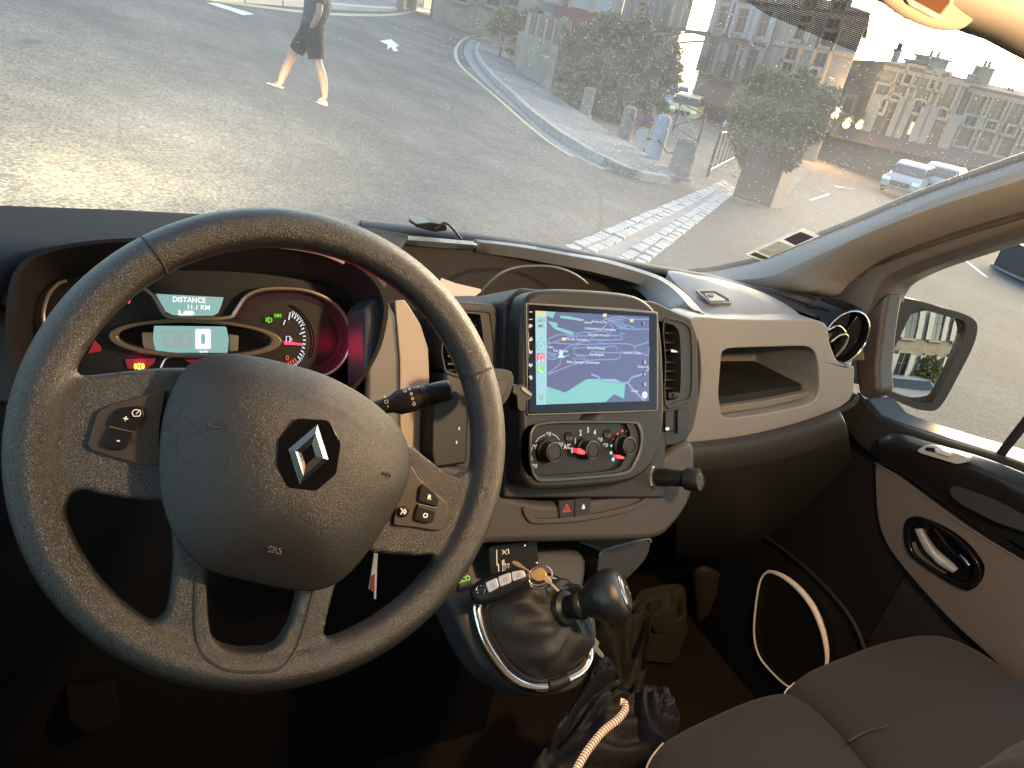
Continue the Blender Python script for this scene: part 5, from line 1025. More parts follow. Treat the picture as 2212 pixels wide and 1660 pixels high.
# crumpled cloth things in the footwell
def crumple(px, z0, hgt, seed, nu=26, amp=.02, slope=0):
    rnd_ = random.Random(seed); o = [onZ(x, y, z0) for x, y in px]; c = sum(o, V())/len(o); n = len(o)
    fold = [(rnd_.uniform(0, 6.28), rnd_.randint(3, 9), rnd_.uniform(.3, 1)) for _ in range(6)]
    rows = [[p+V((0, 0, -.10)) for p in o]]
    for k in range(nu):
        s = 1-k/(nu-1)*.97; row = []
        for i, p in enumerate(o):
            a = 2*math.pi*i/n; w_ = sum(q*math.sin(a*fr_+ph_+s*3*((fr_ % 3)-1)) for ph_, fr_, q in fold)/3
            r_ = c.lerp(p, s)+V((0, 0, hgt*(1-s**2.2)+amp*w_*math.sin(math.pi*min(1, s+.12))**1 + amp*.5*math.sin(18*s+a*3+seed)*s))
            row.append(r_)
        rows.append(row)
    v, f = loft_vf(rows, n, True); f.append(list(range(len(v)-n, len(v)))); return v, f
bag = thing('bag', 'crumpled black nylon bag with a white reflective cord by the seat edge', 'bag', onZ(1320, 1560, .80))
m_nyl = mat('black nylon', (.013, .0115, .0115), .62, bump=(90, .4, 'noise'), spec=.3)
v, f = crumple(spl(a2((570, 1700), (640, 1560), (760, 1420), (870, 1280), (960, 1240), (1040, 1240), (1090, 1280), (1140, 1260), (1230, 1262), (1330, 1310), (1385, 1400), (1370, 1470), (1300, 1560), (1230, 1700), (900, 1800)), 5, True), .80, .07, 3, amp=.03)
mesh('bag_body', v, f, m_nyl, bag, angle=60)
v, f = crumple(spl(a2((1115, 1270), (1200, 1258), (1300, 1290), (1370, 1370), (1380, 1450), (1310, 1500), (1230, 1480), (1150, 1400)), 5, True), .86, .05, 8, amp=.02)
mesh('bag_fold', v, f, mat('blue black nylon', (.015, .016, .021), .6, bump=(90, .4, 'noise'), spec=.3), bag, angle=60)
v, f = crumple(spl(a2((690, 1470), (780, 1330), (900, 1130), (985, 1040), (1045, 1100), (1020, 1150), (930, 1210), (850, 1300), (740, 1440)), 5, True), .86, .03, 5, amp=.012)
mesh('bag_strap', v, f, mat('blue black nylon', (.03, .033, .04)), bag, angle=60)
cd_ = spl(a2((1060, 1290), (1085, 1300), (1085, 1340), (1040, 1395), (970, 1450), (910, 1520), (860, 1590), (820, 1660), (790, 1720)), 5)
cpts = [onZ(x, y, .925) for x, y in cd_]
co = tube('cord', cpts, .0055, mat('reflective cord', (.80, .62, .50), .5), bag)
cb_ = resamp(cpts, 34)
for i in range(1, 33): 
    p, q = cb_[i], cb_[i+1]; tube('cord_band', [p.lerp(q, .0), p.lerp(q, .22)], .0060, M_black, co, seg=8)
jk = thing('jacket', 'crumpled olive green jacket lying in the dark passenger footwell', 'jacket', onZ(1430, 1370, .6))
v, f = crumple(spl(a2((920, 880), (1010, 840), (1120, 740), (1200, 690), (1400, 660), (1440, 780), (1440, 900), (1300, 900), (1180, 880), (1140, 930), (1190, 1200), (1120, 1260), (1060, 1250), (1000, 1020)), 5, True), .54, .05, 11, amp=.04)
mesh('jacket_cloth', v, f, mat('olive cloth', (.030, .027, .013), .9, bump=(90, .6, 'noise')), jk, angle=60)
hp = thing('footwell_hump', 'brown padded box standing at the back of the passenger footwell', 'box', onZ(1530, 1330, .6))
loft('padded_side', [[onY(x, y, 1.0) for x, y in a3((180, 640), (200, 900), (260, 1000))], [onY(x, y, .96) for x, y in a3((260, 610), (290, 880), (300, 990))], [onY(x, y, .98) for x, y in a3((350, 640), (370, 860), (360, 960))], [onY(x, y, 1.06) for x, y in a3((400, 660), (400, 860), (390, 960))]], 12, mat('brown pad', (.03, .021, .012), .8), hp, sub=1, solid=.02)
# ================================================================== THE SQUARE OUTSIDE
def terr(name, pts, m_, h=0, solid=0, **kw):
    v = [V((x, y, gz(x, y)+h)) for x, y in pts]; return mesh(name, v, [list(range(len(v)))], m_, None, smooth=False)
M_asph = bpy.data.materials.new('worn asphalt'); M_asph.use_nodes = True
def ground_mat(m, c0, c1, c2, fine, fs=.5, big=.35, bstr=.7):
    N = m.node_tree.nodes; L = m.node_tree.links; b = N['Principled BSDF']; tc = N.new('ShaderNodeTexCoord')
    def nz(s, d=6, r=.65):
        t = N.new('ShaderNodeTexNoise'); t.inputs['Scale'].default_value = s; t.inputs['Detail'].default_value = d; t.inputs['Roughness'].default_value = r; L.new(tc.outputs['Object'], t.inputs['Vector']); return t.outputs['Fac']
    g = nz(fine, 3, .6); l = nz(big, 8, .7)
    mp = N.new('ShaderNodeMapping'); mp.inputs['Rotation'].default_value = (0, 0, -.55); mp.inputs['Scale'].default_value = (1.1, .16, 1); L.new(tc.outputs['Object'], mp.inputs[0])
    t = N.new('ShaderNodeTexNoise'); t.inputs['Scale'].default_value = 1; t.inputs['Detail'].default_value = 7; t.inputs['Roughness'].default_value = .68; L.new(mp.outputs[0], t.inputs['Vector']); st = t.outputs['Fac']
    r1 = N.new('ShaderNodeValToRGB'); r1.color_ramp.elements[0].position = .36; r1.color_ramp.elements[1].position = .66; r1.color_ramp.elements[0].color = (*c0, 1); r1.color_ramp.elements[1].color = (*c1, 1); L.new(g, r1.inputs[0])
    r2 = N.new('ShaderNodeValToRGB'); r2.color_ramp.elements[0].position = .40; r2.color_ramp.elements[1].position = .64; r2.color_ramp.elements[0].color = (*c2, 1); r2.color_ramp.elements[1].color = (1, 1, 1, 1); L.new(l, r2.inputs[0])
    r3 = N.new('ShaderNodeValToRGB'); r3.color_ramp.elements[0].position = .30; r3.color_ramp.elements[1].position = .55; r3.color_ramp.elements[0].color = (.62, .62, .63, 1); r3.color_ramp.elements[1].color = (1, 1, 1, 1); L.new(st, r3.inputs[0])
    md2 = nz(7.5, 4, .7); rr = N.new('ShaderNodeMapRange'); rr.inputs[1].default_value = .35; rr.inputs[2].default_value = .65; rr.inputs[3].default_value = .78; rr.inputs[4].default_value = 1.14; L.new(md2, rr.inputs[0])
    m0 = N.new('ShaderNodeMix'); m0.data_type = 'RGBA'; m0.blend_type = 'MULTIPLY'; m0.inputs[0].default_value = 1; L.new(r1.outputs[0], m0.inputs[6]); L.new(rr.outputs[0], m0.inputs[7])
    m1 = N.new('ShaderNodeMix'); m1.data_type = 'RGBA'; m1.blend_type = 'MULTIPLY'; m1.inputs[0].default_value = 1; L.new(m0.outputs[2], m1.inputs[6]); L.new(r2.outputs[0], m1.inputs[7])
    m2 = N.new('ShaderNodeMix'); m2.data_type = 'RGBA'; m2.blend_type = 'MULTIPLY'; m2.inputs[0].default_value = fs; L.new(m1.outputs[2], m2.inputs[6]); L.new(r3.outputs[0], m2.inputs[7])
    L.new(m2.outputs[2], b.inputs['Base Color']); b.inputs['Roughness'].default_value = .85; b.inputs['Specular IOR Level'].default_value = .3
    bp = N.new('ShaderNodeBump'); bp.inputs['Strength'].default_value = bstr; bp.inputs['Distance'].default_value = .015; L.new(g, bp.inputs['Height']); L.new(bp.outputs[0], b.inputs['Normal'])
ground_mat(M_asph, (.054, .052, .048), (.192, .183, .164), (.50, .51, .53), 38, fs=.85)
M_asph2 = bpy.data.materials.new('newer dark asphalt'); M_asph2.use_nodes = True; ground_mat(M_asph2, (.030, .033, .037), (.070, .075, .082), (.6, .61, .64), 40)
M_pave = bpy.data.materials.new('pale gravelled pavement'); M_pave.use_nodes = True; ground_mat(M_pave, (.13, .13, .125), (.30, .295, .285), (.6, .61, .63), 18)
M_stone = mat('pale kerb stone', (.17, .165, .155), .85, bump=(30, .5, 'noise'), var=(4, (.32, .31, .29), .5))
M_cobble = mat('pale gutter cobble', (.24, .235, .225), .8, bump=(40, .6, 'noise'), var=(5, (.40, .39, .37), .5))
M_conc = mat('grey channel concrete', (.14, .14, .138), .85, bump=(25, .5, 'noise'), var=(2.5, (.25, .245, .24), .5))
M_yel = mat('faded yellow paint', (.42, .37, .17), .8, var=(5, (.26, .25, .19), .5))
M_wht = mat('worn white paint', (.62, .62, .60), .8, var=(4, (.40, .40, .39), .7))
g = []; fgs = []; R_ = [-300, -120, -60, -30, -15, -6, 0, 6, 15, 30, 60, 120, 300]
g = [V((x, y, gz(x, y))) for x in R_ for y in R_]; n_ = len(R_)
struct(mesh('road', g, [[i*n_+j, (i+1)*n_+j, (i+1)*n_+j+1, i*n_+j+1] for i in range(n_-1) for j in range(n_-1)], M_asph))
def gpt(p): q = onG(*p); return (q.x, q.y)
kerb_px = spl(z2((590, 250), (500, 256), (440, 262), (370, 275), (330, 320), (322, 370), (345, 430), (400, 500), (480, 590), (560, 655), (700, 790), (900, 945), (1080, 1062), (1270, 1170), (1450, 1215), (1650, 1238)), 5)
in_px = spl(z2((1650, 1236), (1600, 1170), (1440, 1075), (1260, 960), (1130, 880), (1010, 790), (900, 720), (830, 650), (700, 570), (620, 500), (580, 420), (600, 330), (640, 262)), 4)
kerb = [gpt(p) for p in kerb_px]; inner_ = [gpt(p) for p in in_px]
KH = .13
pv = [V((x, y, gz(x, y)+KH)) for x, y in kerb+inner_]; lowv = [p-V((0, 0, KH+.05)) for p in pv]
pavement = struct(mesh('pavement', *prism_vf(pv, lowv), M_pave, None, smooth=False))
ks = resamp([V((x, y, 0)) for x, y in kerb], 400); tot = sum((b_-a).length for a, b_ in zip(ks, ks[1:]))
def along(poly, s):
    for a, b_ in zip(poly, poly[1:]):
        d = (b_-a).length
        if s <= d: return a.lerp(b_, s/d if d else 0), (b_-a).normalized()
        s -= d
    return poly[-1], (poly[-1]-poly[-2]).normalized()
s = 0; nk = 0
while s < tot-.5 and nk < 120:                           # kerb stones, one by one
    ln = random.uniform(.9, 1.15); p, d = along(ks, s+.01); q, d2 = along(ks, s+ln-.012); nn = V((-d.y, d.x, 0)); 
    if nn.dot(V((pavement.data.vertices[0].co.x, 0, 0))) > 1e9: nn = -nn
    j = random.uniform(-.006, .006); w1, w0 = .16, -.02
    base_ = [p-nn*w0, q-nn*w0, q-nn*w1, p-nn*w1]; base_ = [p+nn*.02, q+nn*.02, q-nn*.16, p-nn*.16] if True else base_
    v = [V((a.x, a.y, gz(a.x, a.y)+KH+.012+j)) for a in base_]+[V((a.x, a.y, gz(a.x, a.y)-.05)) for a in base_]
    mesh('kerb_stone', *prism_vf(v[:4], v[4:]), M_stone, pavement, smooth=False); s += ln; nk += 1
def strip(name, px, wd, m_, h, dash=None):
    P_ = resamp([V((*gpt(p), 0)) for p in spl(px, 5)], 120); Lf, Rt = [], []
    for i, p in enumerate(P_):
        d = (P_[min(i+1, 119)]-P_[max(i-1, 0)]).normalized(); nn = V((-d.y, d.x, 0))*wd/2
        for lst, q in ((Lf, p+nn), (Rt, p-nn)): lst.append(V((q.x, q.y, gz(q.x, q.y)+h)))
    return struct(mesh(name, Lf+Rt, [[i, i+1, 121+i, 120+i] for i in range(119)], m_, None, smooth=False))
strip('gutter_channel', z2((470, 246), (370, 256), (290, 290), (262, 345), (280, 410), (350, 505), (470, 620), (650, 775), (850, 950), (1020, 1065), (1200, 1150)), .42, M_conc, .004)
strip('yellow_line', z2((400, 228), (320, 236), (230, 265), (180, 320), (172, 370), (200, 440), (300, 535), (450, 662), (620, 812), (800, 960), (960, 1062)), .13, M_yel, .008)
# cobbled gutter that crosses in front: two rows of stones on a bed
gut = struct(mesh('gutter', *prism_vf([onG(x, y, .006) for x, y in [(1235, 560)]+z2((1100, 1600), (1500, 1420), (1760, 1330), (1990, 1225), (2070, 1290), (1900, 1420), (1600, 1640), (1450, 1800))], [onG(x, y, -.05) for x, y in [(1235, 560)]+z2((1100, 1600), (1500, 1420), (1760, 1330), (1990, 1225), (2070, 1290), (1900, 1420), (1600, 1640), (1450, 1800))]), M_conc, None, smooth=False))
A0, A1 = onG(*z2((930, 1700))[0]), onG(*z2((1985, 1232))[0]); B0, B1 = onG(*z2((1350, 1830))[0]), onG(*z2((2060, 1285))[0])
cob = 0
for row in range(5):
    if row == 2: continue
    t = row/4; P0, P1 = A0.lerp(B0, t), A1.lerp(B1, t); L_ = (P1-P0).length; d = (P1-P0).normalized(); nn = V((-d.y, d.x, 0)); s = random.uniform(0, .1)
    wd = ((A0-B0).length/5*.46)
    while s < L_-.1 and cob < 290:
        ln = random.uniform(.10, .2); a_, b_ = P0+d*(s+.007), P0+d*(s+ln-.007); w1, w2 = wd*random.uniform(.8, 1.1), wd*random.uniform(.8, 1.1); h_ = random.uniform(.015, .035)
        base_ = [a_+nn*w1, b_+nn*w2, b_-nn*w1, a_-nn*w2]
        up = [V((q.x, q.y, gz(q.x, q.y)+h_)) for q in base_]; c = sum(up, V())/4; top = [q.lerp(c, .15)+V((0, 0, .006)) for q in up]; dn = [q-V((0, 0, .06)) for q in up]
        v = top+up+dn; f = [[0, 1, 2, 3]]+[[4+k, 4+(k+1) % 4, (k+1) % 4, k] for k in range(4)]+[[8+k, 8+(k+1) % 4, 4+(k+1) % 4, 4+k] for k in range(4)]
        mesh('cobble', v, f, M_cobble, gut, smooth=False); s += ln; cob += 1
# darker tarmac of the side road right of the gutter
sp_px = z2((1350, 1830), (1600, 1640), (1900, 1420), (2070, 1295))+z3((230, 1170), (430, 1215), (560, 1090), (640, 1000), (900, 950), (1200, 1010), (1900, 1180), (2300, 1500), (2300, 2600), (600, 2600))
struct(mesh('side_road', [onG(x, y, .004) for x, y in sp_px], [list(range(len(sp_px)))], M_asph2, None, smooth=False))
for k, q in enumerate((z3((655, 1155), (770, 1120), (775, 1128), (660, 1164)), z3((775, 1065), (800, 1075), (925, 1100), (900, 1092), (815, 1085)))):
    struct(mesh('parking_line', [onG(x, y, .010) for x, y in q], [list(range(len(q)))], M_wht, None, smooth=False))
struct(mesh('road_arrow', [onG(x, y, .006) for x, y in z1((1640, 178), (1690, 170), (1725, 200), (1708, 203), (1722, 222), (1700, 222), (1690, 203), (1672, 215), (1676, 195))], [list(range(9))], M_wht, None, smooth=False))
struct(mesh('give_way_mark', [onG(x, y, .006) for x, y in z1((890, 12), (940, 14), (1100, 62), (1050, 66))], [[0, 1, 2, 3]], M_wht, None, smooth=False))
M_tar = mat('dark tar', (.030, .030, .032), .8, bump=(40, .5, 'noise'))
for q in (((95, 178), (125, 168), (175, 176), (180, 186), (120, 190)), ((828, 292), (850, 288), (882, 300), (870, 312), (835, 303)), ((420, 68), (480, 64), (510, 74), (440, 78)), ((0, 755), (60, 758), (70, 766), (0, 768))):
    struct(mesh('tar_patch', [onG(x, y, .005) for x, y in spl(z1(*q), 4, True)], [list(range(len(q)*4))], M_tar, None, smooth=False))
for q, wd in ((((1978, 405), (1962, 450), (1945, 505)), .03), (((1455, 60), (1450, 130), (1465, 200)), .04), (((2212, 690), (2100, 660), (1950, 700)), .02)): strip('tar_joint', z1(*q), wd, M_tar, .0055)
for q, wd in ((((1080, 1180), (1150, 1330), (1160, 1480), (1120, 1600)), .025), (((2060, 1440), (2130, 1500), (2210, 1510)), .03)): strip('tar_joint', z2(*q), wd, M_tar, .0065)
# far kerb, wall and posts beyond the junction
strip('far_yellow_line', z1((760, -20), (1000, 14), (1300, 52), (1520, 66), (1700, 64), (1810, 44)), .3, M_yel, .008)
fk = [gpt(p) for p in z1((900, 2), (1050, 10), (1340, 34), (1560, 48), (1680, 50), (1800, 48), (1890, 60), (2030, 104), (2140, 140))]
fk += [(CAM.x+(x-CAM.x)*1.35, CAM.y+(y-CAM.y)*1.35) for x, y in fk[::-1]]
fpv = [V((x, y, gz(x, y)+.14)) for x, y in fk]; struct(mesh('far_pavement', *prism_vf(fpv, [p-V((0, 0, .2)) for p in fpv]), M_pave, None, smooth=False))
fkk = [V((x, y, 0)) for x, y in fk[:9]]
for a_, b_ in zip(fkk, fkk[1:]):
    d = (b_-a_); nn = V((-d.y, d.x, 0)).normalized()*.25; L_ = d.length; nseg = max(1, int(L_/2.5))
    for i in range(nseg):
        p, q = a_.lerp(b_, (i+.02)/nseg), a_.lerp(b_, (i+.98)/nseg)
        base_ = [p-nn*.2, q-nn*.2, q+nn, p+nn]; up = [V((c.x, c.y, gz(c.x, c.y)+.17)) for c in base_]
        mesh('kerb_stone', *prism_vf(up, [u_-V((0, 0, .25)) for u_ in up]), mat('cream kerb stone', (.34, .325, .285), .8, var=(3, (.36, .35, .32), .6)), bpy.data.objects['far_pavement'], smooth=False)
# ---------------------------------------------------------------- facades: a frame on each house front, so that openings stand where the photograph shows them
class Facade(Frame):
    def __init__(s, px0, dist, dirxy):
        r_ = ray(*px0); o = CAM + r_*(dist/math.hypot(r_.x, r_.y)); d = V((*dirxy, 0)).normalized()
        Frame.__init__(s, (o.x, o.y, 0), d, (0, 0, 1))
        if s.n.dot(CAM-s.o) < 0: s.n = -s.n
    def box(s, u0, u1, v0, v1, h0, h1): return prism_vf([s.L(u0, v0, h1), s.L(u1, v0, h1), s.L(u1, v1, h1), s.L(u0, v1, h1)], [s.L(u0, v0, h0), s.L(u1, v0, h0), s.L(u1, v1, h0), s.L(u0, v1, h0)])
    def L(s, u, v, h=0): return s.o + s.x*u + s.y*v + s.n*h
M_pane = mat('dark window pane', (.03, .035, .04), .08, spec=.8)
M_shut = mat('pale blue shutter', (.20, .245, .28), .6, bump=(20, .2, 'noise'))
M_shutg = mat('grey shutter', (.15, .16, .17), .6)
M_sand = mat('old sandstone', (.13, .118, .098), .9, bump=(9, .5, 'noise'), var=(1.1, (.26, .235, .20), .45))
M_stucco = mat('grey render', (.14, .132, .118), .9, bump=(14, .4, 'noise'), var=(1.0, (.245, .23, .20), .45))
M_pale = mat('pale limestone', (.22, .205, .175), .9, bump=(9, .4, 'noise'), var=(.9, (.32, .30, .26), .5))
M_tile = mat('clay roof tile', (.10, .075, .06), .9, bump=(6, .8, 'noise'), var=(2, (.15, .11, .085), .6))
M_frame = mat('window frame paint', (.13, .13, .127), .6)
M_surr = mat('dressed stone surround', (.19, .175, .15), .85, var=(3, (.26, .24, .21), .5))
def window(h, F, u, v, w_, hh, shut=None, arch=False, balcony=False, light=None, wall_out=.0):
    if arch:
        o = [(u-w_/2, v), (u+w_/2, v), (u+w_/2, v+hh-w_/2)]+[(u+w_/2*math.cos(a), v+hh-w_/2+w_/2*math.sin(a)) for a in [math.pi*k/8 for k in range(1, 8)]]+[(u-w_/2, v+hh-w_/2)]
    else: o = [(u-w_/2, v), (u+w_/2, v), (u+w_/2, v+hh), (u-w_/2, v+hh)]
    def pr(q, h1, h0): return prism_vf([F.L(a, b_, h1) for a, b_ in q], [F.L(a, b_, h0) for a, b_ in q])
    cx, cy = u, v+hh/2; g_ = lambda k, e: [(cx+(a-cx)*(1+e/w_*2), cy+(b_-cy)*(1+e/hh*2)) for a, b_ in o]
    oo = g_(1, .17); n_ = len(o); q = [F.L(a, b_, .20) for a, b_ in o]+[F.L(a, b_, .20) for a, b_ in oo]+[F.L(a, b_, -.01) for a, b_ in o]+[F.L(a, b_, -.01) for a, b_ in oo]
    ff = []
    for k in range(n_):
        l = (k+1) % n_; ff += [[k, l, n_+l, n_+k], [2*n_+k, 2*n_+l, l, k], [n_+k, n_+l, 3*n_+l, 3*n_+k]]
    fr = mesh('window', q, ff, M_surr, h, smooth=False)
    mesh('pane', *pr(o, .02, -.02), light or M_pane, fr, smooth=False)
    b = MB(); b.add(*F.box(u-.03, u+.03, v, v+hh*.98, .02, .07)); b.add(*F.box(u-w_/2, u+w_/2, v+hh*.62, v+hh*.62+.05, .02, .07)); b.add(*F.box(u-w_/2-.2, u+w_/2+.2, v-.20, v-.175, .0, .26))
    b.build('frame', M_frame, fr, smooth=False)
    if shut:
        for sg in (-1, 1):
            u0 = u+sg*(w_/2+.06); u1 = u0+sg*w_*.5
            mesh('shutter', *F.box(min(u0, u1), max(u0, u1), v, v+hh*.95, .20, .26), shut, fr, smooth=False)
    if balcony:
        b = MB(); b.add(*F.box(u-w_*.75, u+w_*.75, v-.12, v-.02, .0, .5)); b.add(*F.box(u-w_*.75, u+w_*.75, v+.85, v+.92, .42, .48))
        for k in range(9): q = u-w_*.72+k*w_*.18; b.add(*F.box(q-.015, q+.015, v-.02, v+.85, .43, .46))
        b.build('balcony', mat('wrought iron', (.03, .03, .03), .5), fr, smooth=False)
    return fr
def chimney(h, p, w_, hh, m_=None):
    b = MB(); F = Frame((p.x, p.y, p.z), (1, 0, 0), (0, 1, 0)); b.add(*box_vf(F, -w_/2, w_/2, -w_/2, w_/2, -1, hh)); b.add(*box_vf(F, -w_*.6, w_*.6, -w_*.6, w_*.6, hh, hh+.15))
    c = b.build('chimney', m_ or M_stucco, h, smooth=False)
    for k in (-1, 1): mesh('chimney_pot', *lathe_vf(Frame((p.x+k*w_*.25, p.y, p.z+hh+.15), (1, 0, 0), (0, 1, 0)), [(.12, 0), (.10, .35), (.13, .4)], 8), M_tile, c)
def house(name, label, F, u0, u1, v_top, depth, m_, roof=2.2, v_bot=-8, eave=.35, skew=0):
    c = F.L((u0+u1)/2, 0, -depth/2); c.z = gz(c.x, c.y)
    h = thing('house', label, 'house', c)
    wv_, wf_ = F.box(u0, u1, v_bot, v_top, -depth, 0); wv_ = [p+(F.x*skew*depth if i >= 4 else V()) for i, p in enumerate(wv_)]
    mesh('wall', wv_, wf_, m_, h, smooth=False); dsk = lambda d_: F.x*(skew*d_)
    rv = [F.L(u0-eave, v_top, eave), F.L(u1+eave, v_top, eave), F.L(u1+eave, v_top, -depth-eave)+dsk(depth), F.L(u0-eave, v_top, -depth-eave)+dsk(depth), F.L(u0+depth*.25, v_top+roof, -depth/2)+dsk(depth/2), F.L(u1-depth*.25, v_top+roof, -depth/2)+dsk(depth/2)]
    rf = mesh('roof', rv+[p-V((0, 0, .18)) for p in rv[:4]], [[0, 1, 5, 4], [1, 2, 5], [2, 3, 4, 5], [3, 0, 4], [0, 6, 7, 1], [1, 7, 8, 2], [2, 8, 9, 3], [3, 9, 6, 0], [9, 8, 7, 6]], M_tile, h, smooth=False)
    mesh('cornice', *F.box(u0-.08, u1+.08, v_top-.45, v_top-.19, -.05, .18), M_surr, h, smooth=False)
    return h, rf
def at(F, px, h=0): return F.uv(*px, h)
def v_at(F, u, py):                                     # height on a facade's vertical line u that shows at picture row py
    lo_, hi_ = -10, 60
    for _ in range(50):
        m_ = (lo_+hi_)/2; d = F.L(u, m_)-CAM; y = IH/2-FPX*d.dot(CU)/d.dot(CF)
        lo_, hi_ = (m_, hi_) if y > py else (lo_, m_)
    return lo_
# big corner house behind the square: long front running away, on the right of the bright sky gap
FB_ = Facade(z3((880, 500))[0], 46, (0, 1))
u0, _ = at(FB_, z3((905, 350))[0]); u1, _ = at(FB_, z3((60, 250))[0]); vt = v_at(FB_, u0, 30)
if u1 < u0: u0, u1 = u1, u0
hB, rB = house('house', 'tall grey stone corner house with blue shutters behind the bushy planter tree', FB_, u0, u1, vt, 12, M_stucco, roof=1.2, skew=.90, eave=.2)
for q, w_, hh, sh in (((395, 160), 1.0, 2.2, M_shut), ((272, 130), 1.0, 2.2, M_shut), ((165, 100), 1.0, 2.2, M_shut)): u, v = at(FB_, z3(q)[0]); window(hB, FB_, u, v-hh/2, w_, hh, sh)
for q in ((325, 365), (210, 335), (100, 305)): u, v = at(FB_, z3(q)[0]); window(hB, FB_, u, v-1.3, 1.0, 2.6, M_shutg, balcony=True)
for q, hh in (((570, 290), 2.6), ((735, 325), 2.4), ((645, 110), 2.2), ((800, 145), 2.2), ((510, 450), 1.6), ((655, 490), 1.6)): u, v = at(FB_, z3(q)[0]); window(hB, FB_, u, v-hh/2, 1.0, hh)
u, _ = at(FB_, z3((430, 300))[0]); mesh('downpipe', *FB_.box(u-.06, u+.06, -6, vt-.3, .02, .14), mat('zinc pipe', (.12, .12, .12), .5), hB, smooth=False)
mesh('string_course', *FB_.box(u0-.05, u1+.05, at(FB_, z3((400, 240))[0])[1]-.12, at(FB_, z3((400, 240))[0])[1]+.12, .0, .14), M_surr, hB, smooth=False)
ua, va = at(FB_, z3((150, 470))[0]); 
mesh('shop_arch', *prism_vf([FB_.L(ua+2.6*math.cos(a), va-1.8+1.9*math.sin(a), .05) for a in [math.pi*k/12 for k in range(13)]]+[FB_.L(ua-2.6, va-5, .05), FB_.L(ua+2.6, va-5, .05)], [FB_.L(ua+2.6*math.cos(a), va-1.8+1.9*math.sin(a), -.1) for a in [math.pi*k/12 for k in range(13)]]+[FB_.L(ua-2.6, va-5, -.1), FB_.L(ua+2.6, va-5, -.1)]), mat('red brown shopfront', (.10, .055, .045), .7), hB, smooth=False)
# house with shutters at the top of the picture, left of the hedge
FA_ = Facade(z2((900, 150))[0], 44, (.93, -.37))
u0, _ = at(FA_, z2((640, 100))[0]); u1, _ = at(FA_, z2((1290, 100))[0]); _, v1 = at(FA_, z2((1000, -420))[0])
if u1 < u0: u0, u1 = u1, u0
hA, rA = house('house', 'grey rendered house with light blue shutters behind the pot garden', FA_, u0, u1, v1, 9, M_stucco)
for q, w_, hh in (((1010, 40), .95, 1.9), ((1170, 50), .95, 1.9), ((820, -10), .8, 1.4), ((1010, -200), .95, 1.9), ((1170, -190), .95, 1.9), ((800, 130), .85, 1.5)):
    u, v = at(FA_, z2(q)[0]); fr = window(hA, FA_, u, v-hh/2, w_, hh); mesh('closed_shutter', *FA_.box(u-w_/2, u+w_/2, v-hh/2, v+hh/2, .08, .14), M_shut, fr, smooth=False)
u, v = at(FA_, z2((1080, 140))[0]); mesh('awning', *prism_vf([FA_.L(u-2.0, v+.5, .1), FA_.L(u+2.4, v+.5, .1), FA_.L(u+2.4, v-.7, 1.2), FA_.L(u-2.0, v-.7, 1.2)], [FA_.L(u-2.0, v+.4, .1), FA_.L(u+2.4, v+.4, .1), FA_.L(u+2.4, v-.8, 1.2), FA_.L(u-2.0, v-.8, 1.2)]), mat('dark red awning', (.10, .035, .035), .8), hA, smooth=False)
# pale house between the two, further off
FC_ = Facade(z2((1500, 120))[0], 62, (.80, -.60))
u0, _ = at(FC_, z2((1300, 60))[0]); u1, _ = at(FC_, z2((1705, 150))[0]); _, v1 = at(FC_, z2((1760, -10))[0])
if u1 < u0: u0, u1 = u1, u0
hC, rC = house('house', 'pale limestone house with narrow closed shutters beside the strip of bright sky', FC_, u0, u1, v1, 10, M_pale, roof=2.5)
for q, hh in (((1460, 25), 2.4), ((1540, 35), 2.4), ((1620, 45), 2.4), ((1405, 110), 1.8), ((1440, -120), 2.2), ((1560, -110), 2.2), ((1660, 120), 1.6)): u, v = at(FC_, z2(q)[0]); window(hC, FC_, u, v-hh/2, .9, hh, M_frame)
# lamp-lit alley front
FL_ = Facade(z3((760, 700))[0], 52, (.15, 1))
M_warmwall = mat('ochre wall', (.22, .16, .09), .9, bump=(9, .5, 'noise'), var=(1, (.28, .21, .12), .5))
FE_ = Facade(z3((960, 700))[0], 60, (.866, -.5))
u0, _ = at(FE_, z3((835, 650))[0]); u1, _ = at(FE_, z3((1010, 650))[0]); _, v1 = at(FE_, z3((940, 535))[0])
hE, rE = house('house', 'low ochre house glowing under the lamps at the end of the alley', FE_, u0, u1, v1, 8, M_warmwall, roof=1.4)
for q in ((880, 600), (940, 610)): u, v = at(FE_, z3(q)[0]); window(hE, FE_, u, v-.6, .7, 1.3)
M_lit = glow('lit shop window', (1, .62, .18), .9)
for q in ((790, 775), (850, 775), (900, 760)): u, v = at(FE_, z3(q)[0]); window(hE, FE_, u, v-.5, .8, 1.2, light=M_lit)
M_bulb = glow('street lamp bulb', (1, .58, .16), 5)
